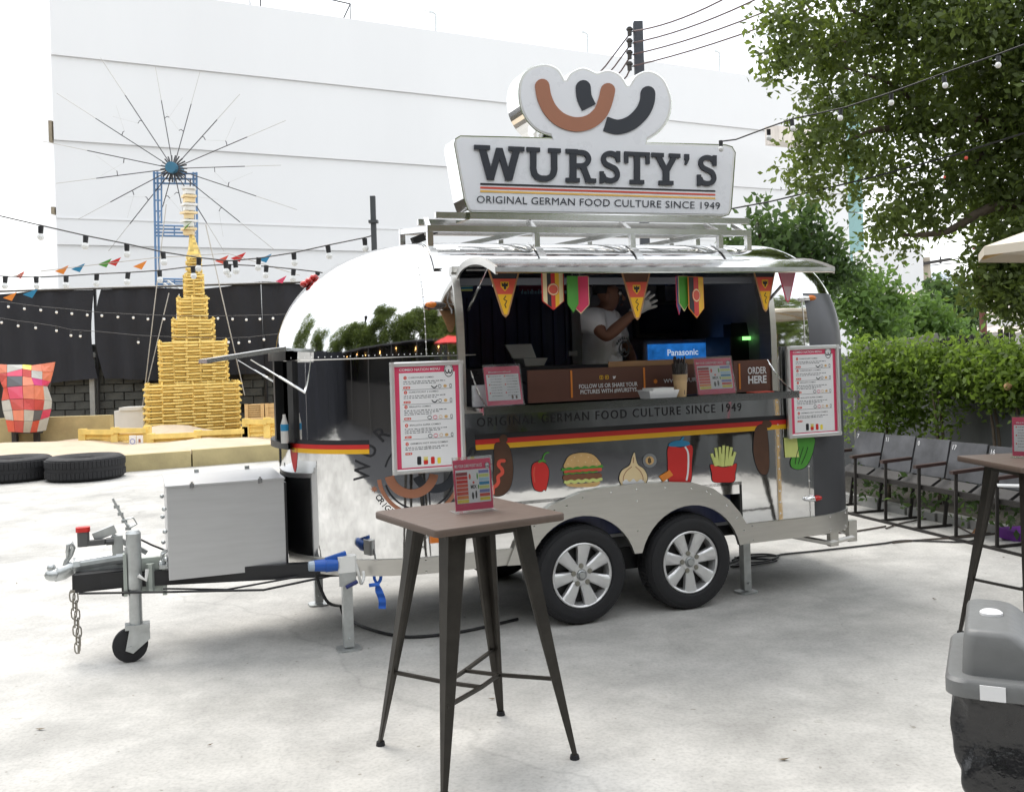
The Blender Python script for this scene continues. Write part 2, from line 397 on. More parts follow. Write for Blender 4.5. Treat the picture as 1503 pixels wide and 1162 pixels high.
# ================================================================ ground
b = B(); b.add([(-400, -300, 0), (400, -300, 0), (400, 600, 0), (-400, 600, 0)], [(0, 1, 2, 3)])
solo('ground', 'pale worn concrete yard under the food trailer', None, b, gm, kind='structure')
TRM = Matrix.Translation(Vector(TO)) @ Matrix.Rotation(TA, 4, 'Z')
b = B(); b.add([TRM @ Vector((x, y, .004)) for x, y in ((-30, -5.6), (-8, -6.1), (12, -6.65), (40, -7.2), (40, -34), (-30, -34))], [(5, 4, 3, 2, 1, 0)])  # dark sheet added out of view so the trailer side mirrors dark
solo('added_dark_ground', 'dark ground sheet added out of view for the trailer side to mirror', None, b,
     mat('mirrored_dark', (.026, .027, .031), .85, var=.25, vscale=5, bump=.4, bscale=90), kind='structure')
# sandpit: kerb and undulating sand
K0, K1 = G(157, 694.6), G(405, 675.6)
kd = (K1-K0).normalized(); K0 = K0 - kd*11; K1 = K1 + kd*14
b = B(); nrm = Vector((-kd.y, kd.x, 0)); Lk = (K1-K0).length
nseg = 9
kb = thing('sandpit_kerb', 'long yellow painted concrete kerb in front of the sand behind the black tyres', 'kerb', K0)
for i in range(nseg):
    a = K0 + kd*(Lk*i/nseg+.012); c = K0 + kd*(Lk*(i+1)/nseg-.012); h = .27+.012*random.uniform(-1, 1)
    b = B(); q = nrm*.16
    b.add([a, c, c+q, a+q] + [p+Vector((0, 0, h)) for p in (a, c, c+q, a+q)], [(3, 2, 1, 0), (4, 5, 6, 7), (0, 1, 5, 4), (1, 2, 6, 5), (2, 3, 7, 6), (3, 0, 4, 7)])
    part('kerb_block', b, M_kerb, kb)
b = B(); nx, ny = 90, 26
for j in range(ny+1):
    for i in range(nx+1):
        s = i/nx; p = K0 + kd*(Lk*s) + nrm*.12; far = Vector((p.x-2.2, 26.0, 0)); q = p.lerp(far, j/ny)
        z = .045 + .02*math.sin(q.x*1.1+q.y*.7)*math.sin(q.y*.9+1) + .015*math.sin(q.x*2.7+1.3*q.y) + .025*random.random()
        z += .14*max(0, 1-j/5) + .05*max(0, math.sin(q.x*1.9+.6*q.y))*max(0, math.sin(q.y*1.3))
        z += .30*math.exp(-((q.x+7.6)**2/1.5+(q.y-21.3)**2/.35)) + .24*math.exp(-((q.x+9.7)**2/1.6+(q.y-18.6)**2/2)) + .12*math.exp(-((q.x+6.0)**2/.8+(q.y-19.4)**2/.5))
        b.v.append((q.x, q.y, z))
for j in range(ny):
    for i in range(nx):
        k = j*(nx+1)+i; b.f.append((k, k+1, k+nx+2, k+nx+1))
solo('sand', 'pale orange sand heaped behind the yellow kerb', None, b, M_sand, kind='structure', smooth='all')

# ================================================================ white building
WB0 = D(75, 85, 35); WB0.z = 0
wd = Vector((math.cos(math.radians(29)), math.sin(math.radians(29)), 0)); wn = Vector((wd.y, -wd.x, 0))
WL = 39.6
bl = thing('white_building', 'huge windowless white building with stepped horizontal facade bands', 'building', WB0)
def slab(b, s0, s1, z0, z1, o0, o1, back=9):
    """wall slab along the facade, o0 / o1 = how far the bottom / top edge stands out"""
    P = []
    for z, o in ((z0, o0), (z1, o1)):
        for s, q in ((s0, o), (s1, o), (s1, -back), (s0, -back)): P.append(WB0 + wd*s + wn*q + Vector((0, 0, z)))
    b.add(P, [(3, 2, 1, 0), (4, 5, 6, 7), (0, 1, 5, 4), (1, 2, 6, 5), (2, 3, 7, 6), (3, 0, 4, 7)])
zs = [0, 5.97, 9.67, 12.68, 15.46]
for i in range(4):
    b = B(); slab(b, 0, WL, zs[i]+(.004 if i else 0), zs[i+1], .03+.045*(i > 0)+.02*i, .02*i, 9+.01*i)
    part('facade_band', b, M_wall, bl)
b = B(); slab(b, 0, WL, 6.9, 6.96, .115, .11, .1); part('facade_joint', b, M_wall, bl)
for z, h in ((10.35, .75), (7.3, .25), (3.95, .3)):
    b = B(); b.box((WB0.x-.13, WB0.y-.1, z-h), (WB0.x-.02, WB0.y+.2, z)); part('side_bracket', b, mat('rust_bracket', (.25, .21, .15), .8, var=.3), bl)
b = B()
for k in range(5): slab(b, WL+.06, WL+1.55, 4.2+k*2.3, 4.2+k*2.3+2.22, -.3, -.3, 6)
part('teal_window', b, M_teal, bl)
b = B(); slab(b, WL-.4, WL+2.0, 0, 4.1, .1, .1, 6); part('white_annex', b, M_wall, bl)
p = D(1146, 203, 47.5); b = B()
q0 = p-wd*1.1+wn*.1; 
b.add([q0+Vector((0, 0, .45)), q0+wd*2.4+Vector((0, 0, .45)), q0+wd*2.4+wn*.9+Vector((0, 0, .3)), q0+wn*.9+Vector((0, 0, .3)),
       q0+Vector((0, 0, -.45)), q0+wd*2.4+Vector((0, 0, -.45)), q0+wd*2.4+wn*.9+Vector((0, 0, -.45)), q0+wn*.9+Vector((0, 0, -.45))],
      [(0, 1, 2, 3), (7, 6, 5, 4), (0, 3, 7, 4), (1, 5, 6, 2), (3, 2, 6, 7), (0, 4, 5, 1)])
solo('wall_unit', 'rust streaked white boxed unit high on the facade beside the big tree', 'wall unit', b,
     mat('rusty_white', (.68, .62, .56), .6, var=.22, vscale=1.6, streak=(3, 3, .4)))
# roof furniture
def roofpt(px, py):
    d = ray(px, py); tt = ((np.array(WB0)-EYE) @ np.array(wn))/(d @ np.array(wn)); return Vector(EYE+d*tt)
for i, (px, y0, y1, lab) in enumerate(((645, 46, 17, 'thin roof lamp on the white building left of the sign'), (869, 73, 47, 'thin roof lamp on the white building above the sign emblem'),
                                       (1064, 98, 75, 'thin roof lamp on the white building nearest the big tree'))):
    a = roofpt(px, y0) - wn*.4; c = roofpt(px, y1) - wn*.4; a.z = 15.4
    r = thing('roof_lamp', lab, 'lamp', a, group='lamps along the roof edge')
    b = B(); b.tube([a, c, c+Vector((-.15, 0, .1)), c+Vector((-.35, 0, .12))], .055, 5); part('pole', b, M_galv, r)
    b = B(); b.bar(c+Vector((-.65, 0, .12)), c+Vector((-.25, 0, .12)), .22, .1); part('lamp_head', b, M_whiteplastic, r)
a = roofpt(371, 9)-wn*.4; c = roofpt(520, 27)-wn*.4; a.z = c.z = 15.44; r = thing('roof_railing', 'thin railing on the roof edge of the white building', 'railing', a)
b = B(); b.tube([a, a+Vector((0, 0, 1.1)), c+Vector((0, 0, .8)), c], .03, 5); b.tube([a.lerp(c, .1), a.lerp(c, .1)+Vector((0, 0, 1.0))], .03, 5)
b.tube([c-wd*.4, c+Vector((0, 0, .8))], .03, 5); part('rail', b, M_spoke, r)

# ================================================================ black screen, block wall
def yW(x): return 24.6 + .02*x
r = thing('cloth_screen', 'tall black cloth screen hung across the back of the sandpit', 'screen', (-12, yW(-12), 1.2))
xs = [-19.0, -14.6, -10.12, -10.02, -6.4, -2.0, 3.0]
for a, c in ((-19.5, -15.0), (-14.98, -10.45), (-9.98, -6.1), (-6.08, -2.0), (-1.98, 3.0)):
    b = B(); nx = 40; nz_ = 8
    for j in range(nz_+1):
        for i in range(nx+1):
            x = a+(c-a)*i/nx; f = 1-j/nz_
            if a == -9.98 and i == 0: x -= .20*math.sin(j/nz_*3.1)
            if abs(c+10.45) < .01 and i == nx: x += .30 - .12*math.sin(j/nz_*3.1)
            b.v.append((x, yW(x)-.25+.05*math.sin(x*5)*f+.04*math.sin(x*11+j*.3), 1.30+.05*math.sin(x*1.7)+(2.22+.05*math.sin(x*2.1+1))*j/nz_))
    for j in range(nz_):
        for i in range(nx): k = j*(nx+1)+i; b.f.append((k, k+1, k+nx+2, k+nx+1))
    part('cloth_panel', b, M_blackcloth, r, smooth='all')
b = B(); b.tube([(-19.5, yW(-19)-.3, 3.55), (3, yW(3)-.3, 3.55)], .03, 5)
for x in (-19, -14.99, -10.2, -6.09, -1.99, 3): b.cyl((x, yW(x)-.12, 0), (x, yW(x)-.12, 3.56), .04, n=6)
part('frame', b, M_black, r)
r = thing('block_wall', 'stained grey concrete block wall below the black cloth screen', 'wall', (-12, yW(-12)+.2, 0))
b = B(); b.box((-22, yW(-20)+.3, 0), (6, yW(-20)+.9, 2.2)); part('wall_core', b, M_mortar, r)
ym = yW(-20)+.3
bk = B(); bk.box((-.235, -.06, -.09), (.235, .06, .09), bev=.012); bme = bk.mesh('block')
bme.materials.append(M_block)
cnt = 0
for row in range(8):
    for i in range(40):
        x = -15.0 + i*.49 + (.245 if row % 2 else 0); z = .30+row*.2
        px = CX + FPX*x/ym
        vis = (30 < px < 225) or (345 < px < 420)
        if not vis: continue
        o = part('block', bme, None, r); o.location = (x+12, ym-.045-(yW(-12)+.2)+random.uniform(-.012, .012), z); cnt += 1
        o.rotation_euler = (0, 0, random.uniform(-.02, .02))
b = B()
for x in (-10.35, -8.6, -13.6): b.box((x-.06, ym-.22, 0), (x+.06, ym-.12, 2.0))
b.box((-11.2, ym-.25, 1.88), (-10.2, ym-.12, 1.98)); part('wall_post', b, M_conc, r)
# low yellow wall behind the sand on the left
b = B(); a = Vector((-13.5, 20.4, 0)); b.box((-16, 20.9, 0), (-8.55, 21.1, .62))
solo('low_wall', 'low yellow plastered wall behind the sand under the patchwork sculpture', 'wall', b, M_kerb)

# ================================================================ distant right side
tw = []
for i, (px0, px1, y0, y1, dist, nf, nw, lab) in enumerate(((1300, 1352, 408, 470, 190, 9, 9, 'pale distant apartment block left of the second utility pole'),
        (1362, 1396, 398, 470, 230, 11, 6, 'taller pale distant tower right of the second utility pole'), (1399, 1425, 412, 470, 250, 9, 5, 'small pale distant tower behind the leaves right of the taller one'))):
    a = D(px0, y0, dist); c = D(px1, y0, dist); r = thing('apartment_tower', lab, 'building', (a.x, dist, 0))
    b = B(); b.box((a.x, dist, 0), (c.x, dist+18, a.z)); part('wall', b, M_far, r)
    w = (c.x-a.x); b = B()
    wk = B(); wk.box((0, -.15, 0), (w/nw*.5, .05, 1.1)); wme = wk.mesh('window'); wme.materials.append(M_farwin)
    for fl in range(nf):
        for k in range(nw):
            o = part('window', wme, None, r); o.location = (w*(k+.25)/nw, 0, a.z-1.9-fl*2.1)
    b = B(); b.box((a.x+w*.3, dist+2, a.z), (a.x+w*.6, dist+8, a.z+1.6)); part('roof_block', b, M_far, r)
for i, (px, ytop, dist, bars, lab) in enumerate(((1293, 368, 38, (382, 408), 'leaner concrete utility pole nearer the white annex'), (1359, 378, 40, (388, 424), 'thicker concrete utility pole in front of the tall pale tower'))):
    a = D(px, ytop, dist); r = thing('utility_pole', lab, 'utility pole', (a.x, a.y, 0), group='utility poles beyond the bushes')
    b = B(); b.cyl((a.x+.12, a.y, 0), a, .24, .16, 8); part('pole', b, mat('pole_concrete', (.40, .35, .28), .85, var=.15), r)
    for yb in bars:
        z = D(px, yb, dist).z; b = B(); b.bar((a.x-1.1, a.y-.2, z-.1), (a.x+.9, a.y-.2, z+.16), .1, .12); part('crossarm', b, M_weathered, r)
        for q in (-.9, -.3, .5): 
            b2 = B(); b2.cyl((a.x+q, a.y-.2, z), (a.x+q, a.y-.2, z+.28), .05, .03, 6); part('insulator', b2, M_spoke, r)
b = B()
for yb in (380, 386, 408, 410, 430): b.tube([D(1255, yb-6, 38), D(1293, yb, 38), D(1359, yb+4, 40), D(1440, yb-3, 40)], .018, 4)
solo('overhead_wires', 'thin dark wires strung between the two distant concrete poles', 'wires', b, M_cable)
# rusty roofed shed right
a = D(1415, 500, 24); c = D(1530, 500, 24)
r = thing('shed', 'white walled shed with rusty corrugated roof beyond the dark fence', 'shed', (a.x, 24, 0))
b = B(); b.box((a.x+.2, 24.3, 0), (a.x+9, 30, 2.1)); part('wall', b, M_wall, r)
b = B(); nr = 60
for i in range(nr+1):
    x = a.x-.6+10*i/nr; z = .04*(i % 2)
    b.v += [(x, 23.6, 1.75+z), (x, 29, 3.05+z)]
for i in range(nr): b.f.append((2*i, 2*i+2, 2*i+3, 2*i+1))
part('corrugated_roof', b, mat('rusty_roof', (.50, .44, .40), .7, var=.45, vscale=.7), r)
b = B(); b.box((a.x+.5, 31, 0), (a.x+2.0, 33, 4.6)); solo('white_column', 'white square column behind the rusty roofed shed', 'column', b, M_wall)
p = D(1442, 440, 17); b = B(); b.cyl((p.x, 17, 0), (p.x, 17, 3.2), .06, n=8); b.box((p.x-.1, 16.9, 3.2), (p.x+.1, 17.1, 3.26))
solo('rusty_post', 'slim rusty brown post rising behind the dark board fence', 'post', b, mat('rust_post', (.12, .045, .03), .8, var=.3))
# grey wall and fences behind the seats
FA, FB = Vector((5.55, 7.0, 0)), Vector((3.75, 12.9, 0)); fd = (FB-FA).normalized(); fn = Vector((fd.y, -fd.x, 0))
FA = FA - fd*14
r = thing('grey_wall', 'rendered grey wall behind the hedge and numbered seats', 'wall', FA); Lf = (FB-FA).length
npan = 16
for i in range(npan):
    a = FA+fd*(Lf*i/npan+.01); c = FA+fd*(Lf*(i+1)/npan-.01); b = B()
    b.add([a, c, c+fn*.12, a+fn*.12]+[q+Vector((0, 0, 1.52)) for q in (a, c, c+fn*.12, a+fn*.12)], [(3, 2, 1, 0), (4, 5, 6, 7), (0, 1, 5, 4), (1, 2, 6, 5), (2, 3, 7, 6), (3, 0, 4, 7)])
    part('wall_panel', b, mat('grey_render', (.105, .11, .112), .85, var=.35, vscale=1.4, streak=(2, 2, .5)), r)
p0 = D(1375, 497, 11.6); p1 = D(1492, 492, 11.0); r = thing('board_fence', 'dark weathered upright board fence rising over the hedge', 'fence', (p0.x, p0.y, 0))
nb = 14
for i in range(nb):
    q = p0.lerp(p1, i/nb); q2 = p0.lerp(p1, (i+.9)/nb); b = B(); zt = q.z+random.uniform(-.02, .04)+(.05 if i > 10 else 0)
    b.box((q.x, q.y-.02, .2), (q2.x, q.y+.02, zt)); part('board', b, M_weathered, r)
b = B(); b.box((p0.x, p0.y+.03, 1.3), (p1.x, p0.y+.09, 1.4)); part('rail', b, M_weathered, r)
p0 = D(1262, 506, 11.7); p1 = D(1376, 497, 11.7); r = thing('rail_fence', 'pale weathered rail fence on posts above the hedge left end', 'fence', (p0.x, p0.y, 0))
b = B(); b.bar(D(1300, 508, 11.7), p1+Vector((0, 0, .02)), .07, .09); part('rail', b, mat('grey_rail', (.30, .29, .26), .85, var=.25), r)
for px in (1320, 1366): q = D(px, 500, 11.7); b = B(); b.box((q.x-.03, q.y, .3), (q.x+.03, q.y+.05, q.z)); part('post', b, M_weathered, r)
for k in range(7):
    q = D(1254+k*6, 507, 11.75); b = B(); b.box((q.x-.02, q.y, .3), (q.x+.022, q.y+.03, q.z+.01)); part('paling', b, mat('grey_rail', (.30, .29, .26)), r)
# overhead power pole behind the sign, with its wires
a = D(936, 33, 22); r = thing('power_pole', 'dark square power pole standing behind the sign emblem', 'utility pole', (a.x, a.y, 0))
b = B(); b.box((a.x-.1, a.y-.1, 0), (a.x+.1, a.y+.1, a.z)); part('pole', b, mat('dark_pole', (.055, .06, .07), .8, var=.2), r)
for y in (46, 63, 80, 97):
    p = D(924, y, 21.9); b = B(); b.cyl(p+Vector((0, 0, -.10)), p+Vector((0, 0, .09)), .05, n=8); b.cyl(p+Vector((0, 0, .02)), p+Vector((0, 0, .06)), .075, n=8); part('insulator', b, M_weathered, r)
    b = B(); b.bar(p, p+Vector((.2, .1, 0)), .03, .03); part('bracket', b, M_galv, r)
def sag(a, c, s, n=10): return [a.lerp(c, i/n)+Vector((0, 0, -s*4*(i/n)*(1-i/n))) for i in range(n+1)]
for rk, (y, ex, ey), (lx, ly) in zip(('topmost', 'second highest', 'third highest', 'lowest'), ((46, 1100, -22), (63, 1160, -26), (80, 1230, -30), (97, 1290, -30)), ((889, 97), (902, 98), (912, 104), (920, 112))):
    b = B(); p = D(930, y, 21.9); b.tube(sag(p, D(ex, ey, 16), .12), .018, 4); b.tube([D(926, y+2, 21.9), D(lx, ly, 22.2), D(lx-95, ly+105, 23)], .02, 4)
    solo('power_line', rk+' of the four lines from the dark power pole to the top right', 'wire', b, mat('line_red', (.10, .06, .06), .6), group='power lines from the dark pole')
a = D(547, 288, 11); b = B(); b.box((a.x-.028, 10.97, 0), (a.x+.028, 11.03, a.z)); b.box((a.x-.05, 10.95, a.z-.3), (a.x+.05, 11.05, a.z-.27))
solo('steel_post', 'slim dark steel post behind the trailer roof holding string lights', 'post', b, mat('dark_post', (.08, .085, .09), .6, .3))
# ================================================================ bamboo tower on the sand
PY = 21.7
PBY = PY+1.05; pc = D(283, 632, PBY); PB = (pc.x, PBY, 0.10)
r = thing('bamboo_tower', 'stepped yellow bamboo tower with a tapering spire standing on the sand', 'tower', PB)
tiers = [(212, 354, 565, 638, 18), (231, 336, 502, 566, 16), (252, 315, 469, 502, 8), (260, 304, 437, 469, 8), (270, 298, 404, 438, 8), (274, 294, 380, 404, 6)]
rods = {}; r.rotation_euler.z = math.radians(19)
def rodmesh(n):
    key = round(n, 2)
    if key not in rods:
        q = B(); q.cyl((-n/2, 0, 0), (n/2, 0, 0), .026, .023, 6); m_ = q.mesh('bamboo_rod', smooth=True); m_.materials.append(M_bamboo); rods[key] = m_
    return rods[key]
stuff = B(); nrod = 0; cores = B()
for ti, (x0, x1, y0, y1, rows) in enumerate(tiers):
    a = D(x0, y0, PBY); c = D(x1, y1, PBY); w = (c.x-a.x)*.88; cx = (a.x+c.x)/2; cy = PB[1]; hw = w/2; z0 = D(x1, y1, PBY-hw).z; z1 = D(x0, y0, PBY-hw).z
    nbay = (6, 5, 3, 2, 2, 1)[ti]
    hz = (z1-z0)/rows
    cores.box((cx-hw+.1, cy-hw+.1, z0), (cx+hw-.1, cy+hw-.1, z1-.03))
    for row in range(rows):
        z = z0+(row+.5)*hz
        for k in range(nbay):
            ln = w/nbay*1.16*random.uniform(.95, 1.05); xx = cx-hw+w*(k+.5)/nbay + random.uniform(-.03, .03)*min(1, w/2)+(.03 if row % 2 else -.03)
            off = (.028 if (k+row) % 2 else -.028)
            if ti < 5 and nrod < 290:
                o = part('bamboo_rod', rodmesh(round(ln, 1)), None, r); nrod += 1
                o.location = (xx-PB[0], cy-hw+off-PB[1], z-PB[2]); o.rotation_euler = (0, random.uniform(-.03, .03), random.uniform(-.05, .05))
            else: stuff.cyl((xx-ln/2, cy-hw+off, z), (xx+ln/2, cy-hw+off, z), .026, .023, 6)
            for sx in (-1, 1):
                yy = cy-hw+w*(k+.5)/nbay; stuff.cyl((cx+sx*hw+off, yy-w/nbay*.56, z+hz/2), (cx+sx*hw+off, yy+w/nbay*.56, z+hz/2), .026, .023, 6)
            stuff.cyl((xx-ln/2, cy+hw+off, z), (xx+ln/2, cy+hw+off, z), .026, .023, 5)
    for sx in [i/nbay for i in range(nbay+1)]:
        stuff.cyl((cx-hw+w*sx, cy-hw+.03, z0), (cx-hw+w*sx, cy-hw+.03, z1+.05), .018, n=5)
part('bamboo_rods', stuff, M_bamboo, r, kind='stuff', smooth=True)
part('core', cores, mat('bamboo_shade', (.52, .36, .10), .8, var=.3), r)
b = B()
pr = [(284, 380, 10), (284, 368, 7), (282, 355, 4.5), (281, 346, 3)]
pts = [D(x, y, PB[1]) for x, y, q in pr]; b.tube(pts, [q*PB[1]/FPX for x, y, q in pr], 8)
for k in range(12):
    f = k/11*2.99; i = int(f); p = pts[i].lerp(pts[i+1], f-i); rad = (pr[i][2]+(pr[i+1][2]-pr[i][2])*(f-i))*PB[1]/FPX*1.12
    b.cyl(p, p+Vector((0, 0, .06)), rad, n=8)
part('spire', b, M_bamboo, r, smooth=True)
for y in range(272, 342, 12):
    p = D(277, y+6, PB[1]); b = B(); b.box((p.x-.11, p.y-.1, p.z-.11), (p.x+.11, p.y+.1, p.z-.01), rz=.3*math.sin(y)); b.box((p.x-.15, p.y-.14, p.z), (p.x+.15, p.y+.14, p.z+.05), rz=.5*math.cos(y))
    part('spire_box', b, M_cream if (y//12) % 2 else M_whiteplastic, r)
b = B(); p = D(278, 345, PB[1]); b.tube([p, D(279, 262, PB[1])], .015, 5); part('finial', b, M_spoke, r)
b = B(); p = D(266, 338, PB[1]-.2); b.add([p, D(277, 325, PB[1]-.2), D(270, 334, PB[1]-.1), D(266, 332, PB[1]-.3)], [(0, 1, 2), (0, 3, 1)]); part('green_flag', b, M_green, r)
# ---------------------------------------------------------------- blue scaffold and spoked wheel
WY = 27.0
r = thing('scaffold_tower', 'blue tube scaffold tower holding the spoked wheel behind the bamboo tower', 'scaffold', (D(255, 500, WY).x, WY, 0))
def T2(b, p, q, rad=.035, y=WY): b.tube([D(*p, y), D(*q, y)], rad, 6)
b = B()
for x0, x1 in ((226, 231), (231, 236)): T2(b, (x0, 252), (x1+2, 640), .032)
part('leg', b, M_bluetube, r)
b = B()
for x0, x1 in ((284, 288), (288.5, 292)): T2(b, (x0, 253), (x1, 640), .032)
part('leg', b, M_bluetube, r)
for ys in ((254, 262, 269), (331, 336, 341, 346), (409, 413, 417)):
    b = B()
    for y in ys: T2(b, (228, y), (287, y+1), .028)
    for x in (240, 256, 272): T2(b, (x, ys[0]), (x, ys[-1]), .022)
    part('cross_frame', b, M_bluetube, r)
b = B()
for y in range(262, 330, 16): T2(b, (228, y), (237, y), .022)
T2(b, (237, 258), (237, 328), .025)
for y in range(425, 470, 9): T2(b, (231, y), (243, y), .022)
T2(b, (243, 420), (243, 466), .025); T2(b, (236, 420), (236, 466), .025); part('ladder', b, M_bluetube, r)
b = B()
for i in range(3): T2(b, (234+6*i, 420-4*i), (268, 437-5*i), .03, WY-.5); T2(b, (238, 490-9*i), (254, 478-8*i), .03, WY-.5)
part('white_brace', b, M_whiteplastic, r)
hub = D(254.5, 247.5, WY-.3)
r = thing('spoked_wheel', 'large wheel of thin bare spokes around a blue hub against the white building', 'wheel', hub)
b = B(); b.cyl(hub+Vector((0, -.22, 0)), hub+Vector((0, .4, 0)), .15, .17, 16); part('hub', b, mat('hub_blue', (.04, .15, .24), .5, .3), r)
b = B()
for k in range(22): 
    a = 2*math.pi*k/22; b.cyl(hub+Vector((.12*math.cos(a), -.05, .12*math.sin(a))), hub+Vector((.36*math.cos(a), .05, .36*math.sin(a))), .022, n=5)
part('hub_socket', b, M_spoke, r)
ends = [(318, 92), (610, 140), (848, 165), (1060, 285), (1305, 425), (1280, 663), (1365, 900), (1240, 1110), (975, 1120), (775, 985), (620, 985), (360, 1120), (200, 950), (80, 760), (10, 535), (85, 280)]
zoff = (0, .2, .35)
for k, (ex, ey) in enumerate(ends):
    e = D(60+ex/3.63, 60+ey/3.63, WY+.8*math.sin(k*1.3)); m_ = hub.lerp(e, .66)
    b = B(); b.tube([hub, m_], .013, 5); o = part('spoke', b, M_spoke, r)
    b = B(); b.tube([m_, e], .008, 4); part('spoke_tip', b, M_rope, o)
    b = B(); c_ = hub.lerp(e, .43+.06*math.sin(k*2.1)); side = Vector((e.z-hub.z, 0, -(e.x-hub.x))).normalized()*(1 if k % 2 else -1)
    b.tube([c_, c_+side*.07+Vector((0, 0, .04)), c_+side*.13], .012, 4); part('clamp', b, M_spoke, o)
    b = B(); b.tube([c_+side*.13, c_+side*.6+(e-hub)*.15], .0028, 3); part('stay', b, M_rope, o)
# guy ropes
for (a, c, lab) in (((248, 430), (205, 612), 'pale guy rope running down left of the bamboo tower to the white box'), ((244, 300), (209, 600), 'longer pale guy rope from the scaffold top down to the white box'),
                    ((302, 330), (359, 580), 'pale guy rope running down right of the bamboo tower towards the crates'), ((263, 432), (259, 470), 'short pale rope beside the upper tiers of the bamboo tower')):
    b = B(); b.tube([D(*a, 23.9), D(*c, 23.2)], .013, 4); solo('guy_rope', lab, 'rope', b, M_rope, D(*c, 23.2))
# ---------------------------------------------------------------- patchwork panel sculpture (plain facets)
SY = 20.6
r = thing('panel_sculpture', 'faceted patchwork panel sculpture in pink, orange and grey leaning on the low yellow wall', 'sculpture', (D(38, 640, SY).x, SY, .3))
cols = [M_tomato, mat('coral_panel', (.72, .22, .13), .6), M_pink, mat('pale_grey_panel', (.50, .50, .47), .7), mat('slate_panel', (.11, .115, .13), .7), M_yellow, mat('magenta_panel', (.52, .03, .17), .6), mat('brick_panel', (.50, .06, .05), .6)]
def P3(q):
    x, y, d = q; return D(x, y, SY-d)
rowsP = [[(-6, 534, .05), (10, 535, .2), (33, 535, .4), (46, 536, .4), (60, 534, .25), (80, 531, .05)],
         [(-3, 548, .1), (10, 547, .3), (33, 541, .5), (46, 543, .5), (62, 545, .35), (77, 545, .1)],
         [(1, 562, .1), (10, 552, .35), (33, 552, .6), (46, 554, .6), (62, 557, .4), (73, 560, .1)],
         [(5, 570, .1), (10, 568, .4), (33, 566, .75), (50, 565, .7), (62, 566, .5), (68, 567, .1)],
         [(2, 588, .05), (14, 586, .4), (34, 585, .8), (50, 586, .75), (64, 587, .4), (75, 588, .05)],
         [(4, 603, .05), (18, 602, .45), (35, 601, .95), (50, 602, .8), (62, 602, .4), (74, 600, .05)],
         [(8, 616, .05), (20, 617, .45), (35, 618, .85), (48, 618, .7), (58, 616, .35), (71, 612, .05)],
         [(12, 634, .0), (22, 634, .3), (34, 635, .5), (44, 635, .45), (54, 634, .25), (66, 632, .0)]]
seq = [1, 3, 5, 1, 1, 7, 2, 7, 3, 1, 0, 4, 1, 6, 2, 0, 2, 1, 1, 3, 3, 7, 7, 7, 3, 3, 1, 3, 4, 2, 0, 7, 3, 0, 3]
k = 0
for i in range(7):
    for j in range(5):
        a, c, d_, e = [P3(q) for q in (rowsP[i][j], rowsP[i][j+1], rowsP[i+1][j+1], rowsP[i+1][j])]
        ctr = (a+c+d_+e)/4; pts = [ctr+(q-ctr)*.965 for q in (a, c, d_, e)]
        b = B(); bk_ = Vector((0, .05, 0)); b.add(pts+[q+bk_ for q in pts], [(0, 1, 2), (0, 2, 3), (7, 6, 5, 4), (0, 4, 5, 1), (1, 5, 6, 2), (2, 6, 7, 3), (3, 7, 4, 0)])
        part('panel', b, cols[seq[k % len(seq)]], r); k += 1
b = B(); q = [P3((x, y, -.12)) for x, y in ((0, 540), (74, 537), (70, 588), (60, 636), (18, 636), (5, 588))]; b.prism([(p.x, p.z) for p in q], lambda p: (p[0], SY+.1, p[1]), (0, .1, 0)); part('backing', b, M_weathered, r)
for x in (20, 52):
    b = B(); p = P3((x, 628, -.2)); b.box((p.x-.05, SY+.2, 0), (p.x+.05, SY+.3, p.z)); part('stand_leg', b, M_weathered, r)
# ---------------------------------------------------------------- tyres
def tyre_flat(px0, px1, pyb, pyt, lab):
    c0 = G((px0+px1)/2, pyb); rad = (px1-px0)/2*(c0.y+.5)/FPX; c0.y += rad*.98; h = .345
    r = thing('tyre', lab, 'tyre', (c0.x, c0.y, 0), group='old tyres lying flat by the sand')
    R_ = rad; prof = [(R_*.55, .03), (R_*.68, .0), (R_*.90, .0), (R_*.975, .03), (R_, .07), (R_*1.005, h/2), (R_, h-.07), (R_*.975, h-.025), (R_*.90, h), (R_*.68, h), (R_*.56, h-.05), (R_*.54, h-.10), (R_*.57, h/2), (R_*.54, .1), (R_*.55, .03)]
    b = B(); b.lathe(prof, (c0.x, c0.y, 0), n=44); part('casing', b, M_rubber, r, smooth=True)
    b = B()
    for k in range(60):
        a = 2*math.pi*k/60
        for z0_, z1_ in ((.05, .14), (.205, .30)):
            x, y = c0.x+R_*1.0*math.cos(a), c0.y+R_*1.0*math.sin(a); b.box((x-.012, y-.026, z0_), (x+.012, y+.026, z1_), rz=a)
    part('tread', b, M_rubber, r, kind='stuff'); return r
tyre_flat(48, 156.5, 709, 670, 'black tyre lying flat at the kerb, the right one of the two'); tyre_flat(-62, 46, 711, 672, 'black tyre lying flat, cut by the left edge of the photo')
